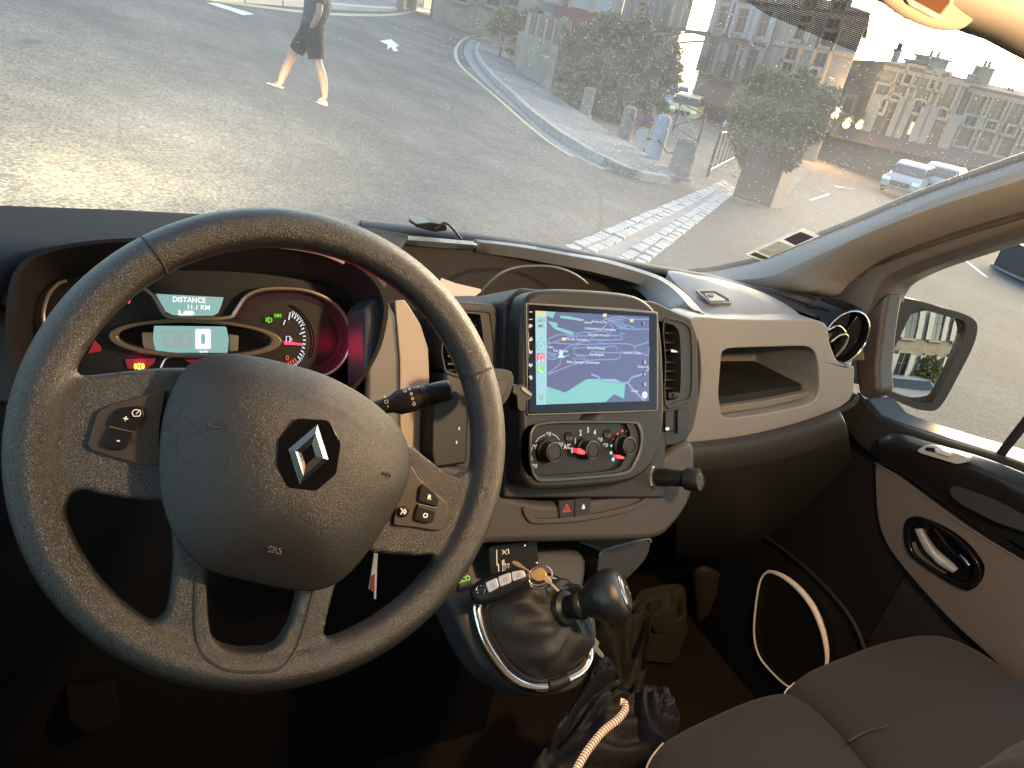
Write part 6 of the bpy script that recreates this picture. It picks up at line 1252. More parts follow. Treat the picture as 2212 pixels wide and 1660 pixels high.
for q, dist, e, lab in (((800, 668), 45, 330, 'brightest yellow street lamp on the wall beside the planter tree'), ((868, 722), 50, 300, 'middle of the three yellow alley lamps, lower than the brightest'), ((942, 728), 54, 160, 'faintest yellow alley lamp, nearest the arched house')):
    r_ = ray(*z3(q)[0]); p = CAM+r_*(dist/math.hypot(r_.x, r_.y)); t = thing('street_lamp', lab, 'lamp', (p.x, p.y, p.z-.6), group='lit lamps in the alley')
    F0 = Frame(p, (1, 0, 0), (0, 1, 0)); mesh('bulb', *lathe_vf(F0, [(.05, -.22), (.20, -.12), (.22, .05), (.1, .2)], 12), M_bulb, t)
    mesh('lamp_cap', *lathe_vf(F0, [(.26, .20), (.24, .26), (.06, .42)], 12), mat('wrought iron', (.03, .03, .03)), t); tube('bracket', [p+V((0, 0, .3)), p+V((.5, .2, .5)), p+V((.9, .3, .1))], .035, MATS['wrought iron'], t)
    lamp('lamp_light', 'POINT', p-CF*.5, e, (1, .55, .16), shadow_soft_size=.2)
# arched house with chimneys on the right
FD_ = Facade(z3((1300, 650))[0], 58, (.84, -.54))
u0, _ = at(FD_, z3((985, 650))[0]); u1, _ = at(FD_, z3((1480, 700))[0]); _, v1 = at(FD_, z3((1400, 425))[0])
hD, rD = house('house', 'sandstone house with arched first floor windows and chimney stacks against the bright sky', FD_, u0, u1, v1, 10, M_sand, roof=.4, eave=.15)
for q, hh, ar in (((1100, 670), 2.6, True), ((1240, 710), 2.8, True), ((1370, 750), 2.6, True), ((1310, 540), 2.4, False), ((1440, 575), 2.2, False), ((1180, 500), 1.6, False), ((1250, 440), 1.0, False), ((1400, 470), 1.0, False), ((1060, 570), 1.6, False)): u, v = at(FD_, z3(q)[0]); window(hD, FD_, u, v-hh/2, 1.3 if ar else .9, hh, M_shutg if ar else None, arch=ar)
u, v = at(FD_, z3((1250, 745))[0]); mesh('lit_pane', *FD_.box(u-.22, u+.22, v-.4, v+.4, .09, .12), glow('warm lit pane', (1, .8, .45), 1.5), hD, smooth=False)
for q, w_ in (((1185, 255), .35), ((1300, 322), 1.2), ((1388, 300), 1.5)):
    u, v = at(FD_, z3(q)[0], -4); chimney(hD, FD_.L(u, v-2.6, -4), w_, 2.1)
u, v = at(FD_, z3((1250, 860))[0]); mesh('shop_awning', *prism_vf([FD_.L(u-6, v+.5, .1), FD_.L(u+7, v+.5, .1), FD_.L(u+7, v-.2, 1.6), FD_.L(u-6, v-.2, 1.6)], [FD_.L(u-6, v+.4, .1), FD_.L(u+7, v+.4, .1), FD_.L(u+7, v-.3, 1.6), FD_.L(u-6, v-.3, 1.6)]), mat('brown red awning', (.055, .040, .037), .8), hD, smooth=False)
b = MB(); b.add(*FD_.box(u-6, u+7, v-3.4, v+.2, .02, .25)); b.build('shop_front', mat('dark shopfront', (.035, .03, .028), .5), hD, smooth=False)
FD2 = Facade(z3((1700, 750))[0], 62, (.9, -.44))
u0, _ = at(FD2, z3((1490, 700))[0]); u1, _ = at(FD2, z3((2100, 900))[0]); _, v1 = at(FD2, z3((1640, 505))[0])
hF, rF = house('house', 'long lower sandstone house at the far right with two thin chimneys', FD2, u0, u1, v1, 9, M_sand, roof=.5, eave=.15)
for q, hh in (((1830, 690), 1.9), ((1600, 640), 1.9), ((1680, 790), 1.9), ((1960, 760), 1.9), ((1560, 760), 1.9), ((1720, 660), 1.9), ((1800, 820), 1.9)): u, v = at(FD2, z3(q)[0]); window(hF, FD2, u, v-hh/2, .95, hh)
for q, w_ in (((1625, 400), .6), ((1692, 358), .9), ((1822, 512), .9)): u, v = at(FD2, z3(q)[0], -3); chimney(hF, FD2.L(u, v-3.2, -3), w_, 2.7)
# cafe terrace parasols in front of the arched house
M_par = mat('dark parasol cloth', (.07, .05, .045), .8)
for q, lab in (((1010, 880), 'folded pale parasol beside the lit alley'), ((1100, 900), 'dark brown folded parasol left of the terrace lamp'), ((1290, 920), 'dark brown folded parasol right of the terrace lamp')):
    p = onG(*z3((q[0]-25, q[1]+80))[0]); k = 1.0; t = thing('parasol', lab, 'parasol', p, group='folded parasols on the cafe terrace')
    F0 = Frame(p, (1, 0, 0), (0, 1, 0)); mesh('pole', *lathe_vf(F0, [(.05, 0), (.05, 3.0)], 8), M_steel, t); mesh('cloth', *lathe_vf(F0, [(.30, 1.1), (.26, 1.8), (.16, 2.6), (.03, 3.1)], 10), mat('pale parasol cloth', (.40, .37, .32), .8) if q[0] < 1050 else M_par, t)
# ---------------------------------------------------------------- leaves
def leafmass(name, blobs, n, size, m_, parent, seed=1, stretch=2.2, ragged=11):
    R = random.Random(seed); v = []; f = []
    if ragged:                                           # shoots that break the outline
        ex = []
        for c, r_, sq, wgt in blobs:
            for _ in range(ragged):
                a = V((R.uniform(-1, 1), R.uniform(-1, 1), R.uniform(-.5, 1))).normalized(); k = R.uniform(.8, 1.3)
                ex.append((c+V((a.x*r_*k, a.y*r_*k, a.z*r_*sq*k+r_*.1)), r_*R.uniform(.14, .32), R.uniform(.8, 1.8), wgt*.075))
        blobs = [(c, r_*.92, sq, w_) for c, r_, sq, w_ in blobs]+ex
    tw = sum(b_[3] for b_ in blobs)
    for c, r_, sq, wgt in blobs:
        for _ in range(int(n*wgt/tw)):
            while True:
                q = V((R.uniform(-1, 1), R.uniform(-1, 1), R.uniform(-1, 1)))
                if q.length < 1: break
            q = q.normalized()*(q.length**.5); k = 1.05+.42*math.sin(q.x*5+c.x*3)*math.sin(q.y*5+c.y*2)*math.sin(q.z*6+c.z)+R.gauss(0, .10)
            p = c+V((q.x*r_*k, q.y*r_*k, q.z*r_*sq*k)); s_ = size*R.uniform(.5, 1.4)
            a = V((R.uniform(-1, 1), R.uniform(-1, 1), R.uniform(-.6, 1))).normalized()*s_; b_ = a.cross(V((R.uniform(-1, 1), R.uniform(-1, 1), R.uniform(-1, 1)))).normalized()*s_*.45
            i = len(v); v += [p-a*.5, p+b_*.5, p+a*.5*stretch, p-b_*.5]; f.append([i, i+1, i+2, i+3])
    me = bpy.data.meshes.new(name); rl = root_loc(parent); me.from_pydata([tuple(q-rl) for q in v], [], f); me.materials.append(m_)
    o = bpy.data.objects.new(name, me); col.objects.link(o); o.parent = parent; return o
def leafmat(name, c, c2):
    m = mat(name, c, .6, var=(2.2, c2, .5)); b = m.node_tree.nodes['Principled BSDF']; b.inputs['Transmission Weight'].default_value = 0; b.inputs['Subsurface Weight'].default_value = 0
    return m
M_leafA = leafmat('grey green leaf', (.115, .115, .066), (.19, .185, .112)); M_leafB = leafmat('olive leaf', (.095, .10, .036), (.17, .168, .066)); M_bark = mat('dark bark', (.05, .04, .032), .9, bump=(20, .8, 'noise'))
def tree(label, base_px, blobs_px, n, size, m_, seed, th=.10, dist=None, name='tree'):
    p = onG(*base_px)
    if dist: r_ = ray(*base_px); p = CAM+r_*(dist/math.hypot(r_.x, r_.y)); p.z = gz(p.x, p.y)
    D = (p-CAM).dot(CF); t = thing(name, label, 'tree', p); bl = []
    for (x, y, rpx, sq, wgt, dz) in blobs_px:
        r_ = ray(x, y); c = CAM+r_*(D+dz); bl.append((c, rpx/FPX*D, sq, wgt))
        tube('branch', [p+V((0, 0, .1)), p.lerp(c, .5)+V((0, 0, .15)), c], [th, th*.6, th*.2], M_bark, t, seg=6)
    leafmass('crown', bl, n, size, m_, t, seed); return t
tree('large feathery grey green bush leaning over the pavement behind stone bollards', z2((1060, 760))[0], [(*z2((1010, 560))[0], 42, 1.2, 1.2, 0), (*z2((1080, 420))[0], 55, 1.1, 1.6, .2), (*z2((1230, 330))[0], 62, .9, 1.8, .5), (*z2((1180, 600))[0], 66, 1.1, 2, .3), (*z2((1330, 520))[0], 64, 1.1, 2, .6), (*z2((1260, 740))[0], 50, 1.2, 1.4, .2), (*z2((1470, 420))[0], 55, .8, 1.3, .8), (*z2((1560, 350))[0], 40, .7, .6, 1), (*z2((1440, 640))[0], 46, 1, 1.0, .6), (*z2((1150, 250))[0], 40, .8, .7, .3), (*z2((1000, 300))[0], 34, 1, .6, .1), (*z2((1350, 230))[0], 44, .6, .7, .5), (*z2((1600, 480))[0], 36, 1, .7, .9), (*z2((1350, 720))[0], 40, 1.1, .8, .4), (*z2((960, 660))[0], 34, 1.0, .7, 0)], 60000, .115, M_leafA, 3)
t = [o for o in col.objects if o.name.startswith('tree')][-1]
# bare arching twigs on its right
for q in (((1480, 230), (1650, 190), (1850, 240), (2050, 270), (2200, 330)), ((1560, 250), (1750, 220), (1950, 250), (2100, 260)), ((1600, 300), (1800, 280), (2000, 280), (2150, 300)), ((1500, 215), (1700, 205), (1900, 225))):
    D = 16.5; tube('twig', [CAM+ray(x, y)*D for x, y in spl(z2(*q), 4)], .025, M_bark, t, seg=5)
# hedge shrub in the corten planter, plus the planter itself
def planter(label, corners, hgt, m_, lab2=None):
    P_ = [onG(*c) for c in corners]; o = sum(P_, V())/4; t = thing('planter', label, 'planter', o)
    F_top = [p+V((0, 0, hgt)) for p in P_]
    cz = sum(F_top, V())/4
    mesh('box', *prism_vf(F_top, P_), m_, t, smooth=False, bevel=.01)
    rim = MB(); rim.add(*loft_vf([[p.lerp(cz, -.03)+V((0, 0, -.06)) for p in F_top], [p.lerp(cz, -.03)+V((0, 0, .01)) for p in F_top], [p.lerp(cz, .07)+V((0, 0, .01)) for p in F_top], [p.lerp(cz, .07)+V((0, 0, -.05)) for p in F_top]], 4, True)); 
    mesh('soil', [p.lerp(cz, .05)+V((0, 0, .004)) for p in F_top], [[0, 1, 2, 3]], M_carpet, t, smooth=False)
    return t, F_top
M_corten = mat('brown planter metal', (.055, .040, .036), .7, bump=(12, .4, 'noise'), var=(3, (.085, .062, .055), .6))
c0, c1 = onG(*z3((205, 1150))[0]), onG(*z3((420, 1208))[0]); d = (c1-c0); bk = Matrix.Rotation(math.radians(-14), 3, 'Z') @ V((c1.x-CAM.x, c1.y-CAM.y, 0)).normalized()*.95
def pz(p): return V((p.x, p.y, gz(p.x, p.y)))
pt = thing('planter', 'brown square planter with a bushy shrub at the end of the cobbled gutter', 'planter', (c0+c1)/2)
cs = [c0, c1, pz(c1+bk), pz(c0+bk)]; tp_ = [p+V((0, 0, 1.05)) for p in cs]; cc = sum(tp_, V())/4
mesh('box', *prism_vf(tp_, cs), M_corten, pt, smooth=False)
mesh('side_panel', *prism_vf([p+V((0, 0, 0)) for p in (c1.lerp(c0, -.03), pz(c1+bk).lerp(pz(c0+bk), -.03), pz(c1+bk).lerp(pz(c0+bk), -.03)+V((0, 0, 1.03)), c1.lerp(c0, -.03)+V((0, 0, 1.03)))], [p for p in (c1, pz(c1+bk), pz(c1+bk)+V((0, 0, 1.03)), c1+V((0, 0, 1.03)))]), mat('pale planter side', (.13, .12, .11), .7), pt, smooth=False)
mesh('foot_plate', *prism_vf([p.lerp(cc, -.04)*1.0 for p in [V((q.x, q.y, gz(q.x, q.y)+.07)) for q in cs]], [V((q.x, q.y, gz(q.x, q.y)-.02)) for q in cs]), mat('pale planter foot', (.22, .215, .20), .8), pt, smooth=False)
D = (cc-CAM).dot(CF)
sh = tag(thing('shrub', 'bushy green shrub growing out of the brown planter by the gutter', 'shrub', cc), 'bushy green shrub growing out of the brown planter by the gutter', 'shrub')
bl = []
for x, y, rp_, sq, wg, dz in ((420, 800, 66, 1, 1.8, .2), (500, 640, 74, 1.0, 2.2, .4), (350, 720, 50, 1.1, 1.2, .2), (620, 700, 56, 1, 1.4, .6), (560, 540, 52, .8, 1, .6), (440, 540, 40, .8, .7, .3), (500, 860, 44, .9, .8, 0), (330, 870, 34, 1, .6, 0), (680, 620, 36, .9, .6, .7)):
    c = CAM+ray(*z3((x, y))[0])*(D+dz); bl.append((c, rp_/FPX*D, sq, wg)); tube('stem', [cc, cc.lerp(c, .5)+V((0, 0, .1)), c], [.035, .025, .008], M_bark, sh, seg=5)
leafmass('crown', bl, 42000, .085, M_leafB, sh, 5)
pb = tag(prism('post', Frame(onG(*z3((535, 1062))[0]), CR*1.0, (0, 0, 1)), z3((525, 985), (570, 935), (590, 955), (540, 1065), (512, 1062)), .03, -.06, mat('dark post', (.05, .05, .05), .6), None, bevel=.004), 'short dark post standing behind the brown planter', 'post')
# planter seen through the side window
Ps = [(2143, 577), (2212, 610), (2330, 560), (2240, 500)]
q0, q1 = onG(*Ps[0]), onG(*(2290, 645)); d = q1-q0; bk2 = V((-d.y, d.x, 0)).normalized()*.9
if bk2.dot(V((q0.x-CAM.x, q0.y-CAM.y, 0))) < 0: bk2 = -bk2
pt2 = thing('planter', 'brown planter at the right edge seen through the side window', 'planter', (q0+q1)/2)
cs = [q0, q1, pz(q1+bk2), pz(q0+bk2)]; mesh('box', *prism_vf([p+V((0, 0, .75)) for p in cs], cs), M_corten, pt2, smooth=False)
mesh('foot_plate', *prism_vf([V((q.x, q.y, gz(q.x, q.y)+.06)) for q in [p.lerp(sum(cs, V())/4, -.05) for p in cs]], [V((q.x, q.y, gz(q.x, q.y)-.02)) for q in [p.lerp(sum(cs, V())/4, -.05) for p in cs]]), MATS['pale planter foot'], pt2, smooth=False)
strip('bay_line', [(2080, 560), (2130, 600)], .12, M_wht, .012)
# ---------------------------------------------------------------- bollards, chain, barrier, sign
def bollard(px, hgt, r_, m_, lab, name='bollard'):
    p = onG(*px); t = thing(name, lab, 'bollard', p, group='bollards along the pavement'); F0 = Frame(p, (1, 0, 0), (0, 1, 0))
    mesh('shaft', *lathe_vf(F0, [(r_*1.1, -.05), (r_*1.08, .06), (r_, .10), (r_*.94, hgt*.86), (r_*.86, hgt*.95), (r_*.5, hgt)], 18), m_, t)
    mesh('base', *lathe_vf(F0, [(r_*1.25, -.05), (r_*1.25, .05), (r_*1.1, .07)], 18), M_stone, t); return p
bw = bollard(z2((1500, 1110))[0], 1.0, .155, mat('blue white painted stone', (.33, .36, .41), .7, bump=(14, .4, 'noise'), var=(7, (.20, .215, .24), .5)), 'pale blue white bollard in front of the round no parking signs')
b2 = bollard(z2((1670, 1200))[0], .76, .23, mat('weathered stone', (.12, .105, .088), .9, bump=(14, .9, 'noise'), var=(7, (.25, .225, .19), .5)), 'squat weathered stone bollard between the chain and the barrier')
b3 = bollard(z2((1300, 960))[0], .82, .17, MATS['weathered stone'], 'brown stone bollard left of the no parking signs')
b4 = bollard(z2((1040, 790))[0], .78, .17, MATS['weathered stone'], 'stone bollard standing under the large feathery bush')
b5 = bollard(z2((860, 660))[0], .8, .2, MATS['weathered stone'], 'stone bollard at the end of the garden wall')
chp = [b3+V((0, 0, .7)), (b3+bw)/2+V((0, 0, .36)), bw+V((-.1, -.12, .5)), (bw+b2)/2+V((-.06, -.08, .36)), b2+V((0, 0, .74))]
ch = thing('chain', 'sagging dark chain hung between the stone bollards', 'chain', (bw+b2)/2)
cp = resamp([V(q) for q in spl([tuple(c) for c in chp], 8)], 60)
for i in range(0, 58):
    a_, b_ = cp[i], cp[i+1]; d = (b_-a_); s1 = d.cross(V((0, 0, 1))).normalized()*.018 if i % 2 else V((0, 0, .018))
    tube('chain_link', [a_-d*.15+s1*.2, a_+s1, b_+s1, b_+d*.15+s1*.2, b_-s1, a_-s1], .006, mat('rusty chain', (.06, .05, .045), .5, metal=.5), ch, closed=True, seg=5)
sgp = onG(*z2((1430, 1060))[0]); sgF = Frame(sgp, CR, (0, 0, 1))
sg = thing('sign', 'grey post carrying two small round no parking discs', 'sign', sgp)
tube('sign_post', [sgp, sgp+V((0, 0, 1.05))], .03, M_conc, sg)
for q in ((1425, 815), (1470, 820)):
    u, v = sgF.uv(*z2(q)[0], .05)
    pl = mesh('disc', *lathe_vf(sgF, [(.135, .03), (.135, .05)], 20, u, v), mat('sign rim red', (.30, .06, .08), .5), sg); mesh('disc_face', *lathe_vf(sgF, [(.10, .045), (.10, .055)], 20, u, v), mat('sign blue', (.10, .09, .16), .5), pl)
    tube('disc_bar', [sgF.L(u-.08, v+.08, .058), sgF.L(u+.08, v-.08, .058)], .012, mat('sign rim red', (.3, .06, .08)), pl, seg=5)
prism('notice_plate', sgF, z2((1395, 880), (1480, 870), (1460, 1000), (1380, 990)), .04, .03, mat('pale notice', (.40, .38, .39), .6), sg, bevel=0)
M_iron = mat('dark grey iron', (.05, .05, .055), .5)
def barrier(p0, p1, hgt, lab, nb, cross=False):
    t = thing('barrier', lab, 'barrier', (p0+p1)/2); up = V((0, 0, 1))
    for p in (p0, p1): tube('barrier_post', [p, p+up*hgt], .035, M_iron, t, seg=8)
    tube('rail', [p0+up*hgt*.97, p1+up*hgt*.97], .025, M_iron, t, seg=8); tube('rail', [p0+up*.15, p1+up*.15], .02, M_iron, t, seg=8)
    if cross: tube('brace', [p0+up*.15, p1+up*hgt*.95], .018, M_iron, t, seg=6); tube('brace', [p1+up*.15, p0+up*hgt*.95], .018, M_iron, t, seg=6)
    for k in range(nb): a_ = p0.lerp(p1, (k+1)/(nb+1)); tube('bar', [a_+up*.15, a_+up*hgt*.95], .02, M_iron, t, seg=6)
barrier(onG(*z2((1870, 1195))[0]), onG(*z2((2080, 1075))[0]), 1.0, 'grey metal barrier with upright bars left of the brown planter', 7)
barrier(onG(*z2((1640, 880))[0]), onG(*z2((1800, 990))[0])+V((.0, .0, 0)), 1.0, 'metal barrier frame with crossed braces behind the stone bollard', 0, True)
# garden of pots with fence posts and low wall
gw = thing('garden_wall', 'low stone garden wall with pale pilasters behind the pavement', 'wall', onG(*z2((760, 600))[0]))
wl = [onG(*p) for p in z2((585, 440), (640, 515), (720, 575), (830, 640))]
for i, (a_, b_) in enumerate(zip(wl, wl[1:])):
    d = (b_-a_).normalized(); nn = V((-d.y, d.x, 0))*.2; q = [a_-nn, b_-nn, b_+nn, a_+nn]
    mesh('wall_section', *prism_vf([p+V((0, 0, 1.1-.05*i)) for p in q], [p-V((0, 0, .2)) for p in q]), mat('mossy garden wall', (.13, .115, .085), .9, bump=(8, .7, 'noise'), var=(2, (.24, .22, .18), .5)), gw, smooth=False)
for k in range(5):
    a_, _d = along(wl, .5+k*2.6) ; q = [a_+V((x*.28, y*.28, 0)) for x, y in ((-1, -1), (1, -1), (1, 1), (-1, 1))]; mesh('pilaster', *prism_vf([p+V((0, 0, 1.45)) for p in q], [p-V((0, 0, .1)) for p in q]), mat('pale pilaster', (.26, .25, .22), .85, bump=(10, .6, 'noise'), var=(3, (.12, .115, .10), .5)), gw, smooth=False)
fn = thing('picket_fence', 'wooden picket fence with a rail above the garden wall', 'fence', onG(*z2((750, 420))[0]))
fD = Facade(z2((750, 330))[0], 31, (.75, -.66))
for k, x in enumerate(range(640, 900, 28)):
    u, v = at(fD, z2((x, 330+(x-640)*.18))[0]); mesh('picket', *fD.box(u-.12, u+.12, v-1.4, v+1.2+random.uniform(-.1, .15), 0, .06), mat('weathered picket', (.14, .115, .085), .8) if k % 2 else mat('pale picket', (.24, .21, .165), .8), fn, smooth=False)
u, v = at(fD, z2((760, 320))[0]); mesh('fence_rail', *fD.box(u-3, u+3, v-.3, v-.15, .06, .12), MATS['weathered picket'], fn, smooth=False)
for q, rr, lab in (((800, 225), .55, 'left of the two bright blue recycling sacks on the garden wall'), ((858, 240), .45, 'right of the two bright blue recycling sacks on the garden wall')):
    u, v = at(fD, z2(q)[0], -.5); F0 = Frame(fD.L(u, v-.5, -.5), (1, 0, 0), (0, 1, 0)); o = mesh('blue_sack', *lathe_vf(F0, [(rr*.6, -.3), (rr*.8, .2), (rr*.7, .7), (rr*.3, 1.0)], 12), mat('blue sack', (.06, .12, .42), .5, bump=(6, .8, 'noise')), None); tag(o, lab, 'sack')
for q, rp_, sd, lab in (((660, 300), 26, 21, 'dark low bush at the left end of the garden wall'), ((690, 150), 24, 22, 'dark bush in front of the shuttered house'), ((510, 140), 22, 23, 'rust and green bush beside the far pavement'), ((900, 430), 30, 24, 'dark bush behind the last stone bollard')):
    p = CAM+ray(*z2(q)[0])*32; s_ = thing('bush', lab, 'bush', pz(p)); r_ = rp_/FPX*32
    leafmass('foliage', [(p, r_, 1, 1), (p+V((r_*.6, 0, -.2)), r_*.8, 1, .8), (p+V((-r_*.5, .3, -.3)), r_*.8, .9, .8)], 2500, .2, M_leafB if sd % 2 else M_leafA, s_, sd)
    tube('stem', [pz(p), p], .05, M_bark, s_, seg=5)
# posts, bins and plants along the far pavement at the top of the picture
wf = Facade(z1((1760, 20))[0], 48, (.9, -.3))
for k, (x0, x1, y1, c_) in enumerate(((1715, 1740, 50, 'c'), (1752, 1800, 46, 'y'), (1830, 1880, 42, 'y'))):
    p0, p1 = onG(*z1((x0, y1))[0]), onG(*z1((x1, y1+4))[0]); nn = V((0, .5, 0)); q = [p0, p1, p1+nn, p0+nn]
    o = mesh('wall_pier', *prism_vf([p+V((0, 0, 3)) for p in q], [p-V((0, 0, .2)) for p in q]), mat('yellow cream render', (.40, .32, .15), .85) if c_ == 'y' else mat('pale pilaster', (.42, .4, .36)), None, smooth=False)
    tag(o, ('grey white wall pier left of the yellow piers', 'wider yellow cream wall pier right of the grey white one', 'yellow cream wall pier at the street corner')[k], 'pier')
for k, x in enumerate((1985, 2040, 2085, 2150)):
    p = onG(*z1((x, 60+(x-1985)*.42))[0]); F0 = Frame(p, (1, 0, 0), (0, 1, 0)); lab = ('dark post at the corner beyond the junction', 'pale drum shaped bin beyond the junction', 'dark hedge pillar beside the pale bin', 'dark hedge pillar nearest the shuttered house')[k]
    if k == 1: o = mesh('bin', *lathe_vf(F0, [(.35, 0), (.4, .6), (.36, 1.0), (.2, 1.2)], 14), mat('pale drum', (.5, .5, .48), .6), None); tag(o, lab, 'bin')
    elif k == 0: o = tube('street_post', [p, p+V((0, 0, 2.4))], .12, M_iron, None); tag(o, lab, 'post')
    else:
        s_ = thing('hedge', lab, 'hedge', p); leafmass('foliage', [(p+V((0, 0, h_)), .9, 1.1, 1) for h_ in (.8, 1.8, 2.8)], 3000, .22, M_leafA, s_, 40+k); tube('stem', [p, p+V((0, 0, 2.5))], .06, M_bark, s_, seg=5)
FH = Facade(z2((330, 60))[0], 58, (.95, -.3)); u0, _ = at(FH, z2((20, 60))[0]); u1, _ = at(FH, z2((640, 100))[0])
hH, rH = house('house', 'shaded stone house behind the dark hedge pillars at the top of the picture', FH, u0, u1, 9+FH.uv(*z2((330, 60))[0])[1], 8, M_sand)
for q in ((200, 30), (420, 60), (560, 60)): u, v = at(FH, z2(q)[0]); window(hH, FH, u, v+.2, .9, 1.6, M_shutg)
# ---------------------------------------------------------------- cars
def car(px, dist, head, size, paint, label, group='cars parked round the square', van_=False, dz=0):
    L_, W_, H_ = size; r_ = ray(*px); p = CAM+r_*(dist/math.hypot(r_.x, r_.y)); p.z = p.z if dz == 0 else dz
    t = thing('parked_car', label, 'car', p, head, group)
    def loc(name, v, f, m_, par=t, **kw): return mesh(name, v, f, m_, par, local=True, **kw)
    prof = [(-.5, .22), (-.5, .52), (-.47, .60), (-.40, .98 if not van_ else 1.0), (-.05 if not van_ else .22, 1.0), (.16 if not van_ else .30, .90), (.28 if not van_ else .40, .62), (.46, .52), (.5, .42), (.5, .20)]
    n = len(prof); rows = []
    for yy, k in ((-.5, .0), (-.5, 1), (.5, 1), (.5, .0)): pass
    v = []; 
    for sgn in (-1, 1):
        for x, z in prof: v.append(V((x*L_, sgn*W_/2*(1 if z < .62 else .84), z*H_)))
    f = [list(range(n)), list(range(2*n-1, n-1, -1))]+[[i, n+i, n+(i+1) % n, (i+1) % n] for i in range(n)]
    body = loc('body', v, f, paint, bevel=.06, seg=2)
    def quad(name, pts, m_, th=.02):
        return loc(name, [V(q) for q in pts], [[0, 1, 2, 3]], m_, solid=th, off=0, smooth=False)
    g = M_pane; xs, xe = (.165, .285) if not van_ else (.305, .405)
    quad('windscreen', [((xs)*L_+.03, -W_*.38, .885*H_), ((xs)*L_+.03, W_*.38, .885*H_), (xe*L_+.02, W_*.44, .64*H_), (xe*L_+.02, -W_*.44, .64*H_)], g)
    for sgn in (-1, 1):
        y0, y1 = sgn*(W_*.425+.015), sgn*(W_*.49+.012)
        quad('side_window', [(-.36*L_, y0, .93*H_), (xs*L_-.15, y0, .93*H_), (xe*L_-.2, y1, .66*H_), (-.40*L_, y1, .66*H_)], g)
        quad('headlight', [(.485*L_, sgn*W_*.28, .50*H_), (.485*L_, sgn*W_*.46, .50*H_), (.503*L_, sgn*W_*.46, .40*H_), (.503*L_, sgn*W_*.28, .40*H_)], M_print, .04)
        for x in (-.31, .32):
            F0 = Frame(V((x*L_, sgn*W_*.43, .16*H_+.08)), (1, 0, 0), (0, 0, 1)); w_ = loc('wheel', *lathe_vf(F0, [(.31, -.11), (.33, -.07), (.33, .07), (.31, .11), (.22, .11)], 18), M_black)
            loc('rim', *lathe_vf(F0, [(.2, -.115), (.2, .115)], 12), M_conc, w_)
    quad('grille', [(.503*L_, -W_*.25, .42*H_), (.503*L_, W_*.25, .42*H_), (.506*L_, W_*.25, .28*H_), (.506*L_, -W_*.25, .28*H_)], M_black, .03)
    quad('rear_window', [(-.425*L_, -W_*.36, .90*H_), (-.425*L_, W_*.36, .90*H_), (-.48*L_, W_*.40, .64*H_), (-.48*L_, -W_*.40, .64*H_)], g, .03)
    return t
P_yel = mat('pale yellow car paint', (.42, .40, .15), .3, coat=.3); P_wht = mat('white car paint', (.33, .33, .33), .3, coat=.3); P_sil = mat('silver car paint', (.42, .43, .45), .3, metal=.4, coat=.5); P_blu = mat('pale blue car paint', (.20, .225, .30), .3, coat=.3)
to_cam = math.atan2(-.8, -.6)
car(z2((1710, 815))[0], 47, math.radians(226), (3.7, 1.65, 1.5), P_yel, 'pale yellow hatchback parked facing the van beyond the bollards')
car(z2((1530, 770))[0], 49, math.radians(232), (4.4, 1.9, 2.1), P_wht, 'white van parked left of the pale yellow hatchback', van_=True)
car(z2((1640, 720))[0], 56, math.radians(228), (4.2, 1.75, 1.5), mat('dark blue car paint', (.05, .06, .09), .3, coat=.5), 'dark car parked behind the pale yellow hatchback')
car(z2((2080, 905))[0], 52, math.radians(222), (4.1, 1.75, 1.45), P_sil, 'silver car half hidden behind the planter shrub')
car(z3((1195, 1120))[0], 42, math.radians(208), (4.0, 1.75, 1.5), P_wht, 'white car parked on the right beyond the side road')
car(z3((1370, 1125))[0], 44, math.radians(206), (4.1, 1.8, 1.5), P_blu, 'pale blue car parked just above the windscreen pillar')
# ---------------------------------------------------------------- what the wing mirror shows: the street behind
FM = Facade((1990, 760), 1, (1, 0))
MF = Frame((6.0, -17, 0), (-1, .12, 0), (0, 0, 1)); MFc = Facade.__new__(Facade); MFc.o, MFc.x, MFc.y, MFc.n = MF.o, MF.x, MF.y, MF.n
if MFc.n.y < 0: MFc.n = -MFc.n
hM, rM = house('house', 'pale house with open shutters reflected in the wing mirror', MFc, -12, 9, 9.5, 8, M_stucco, v_bot=-4)
for u in (-9, -6.4, -3.8, -1.2, 1.4, 4.0, 6.6):
    for v in (-.2, 3.2): window(hM, MFc, u, v, 1.0, 2.2, mat('pale open shutter', (.30, .32, .335), .6))
tm_ = thing('tree', 'green street tree reflected in the wing mirror in front of the pale house', 'tree', (6.0, -13.5, gz(6.0, -13.5)))
leafmass('crown', [(V((6.0, -13.5, .3)), .9, 1, 1.4), (V((6.7, -13.6, .6)), .7, 1, 1), (V((5.4, -13.4, .0)), .6, 1, .9), (V((6.1, -13.5, 1.1)), .6, .9, .8)], 9000, .2, M_leafB, tm_, 61); tube('trunk', [V((8.5, -19, gz(6.0, -13.5))), V((8.5, -19, 2.2))], [.16, .1], M_bark, tm_)
def car_at(x, y, head, size, paint, label):
    t = car((1106, 830), 10, head, size, paint, label, group='white cars reflected in the wing mirror'); t.location = (x, y, gz(x, y)+.02); return t
car_at(4.4, -9.6, math.radians(12), (4.2, 1.75, 1.5), P_wht, 'nearer white car reflected low in the wing mirror')
car_at(5.0, -11.6, math.radians(8), (4.2, 1.75, 1.5), P_wht, 'further white car reflected in the wing mirror')
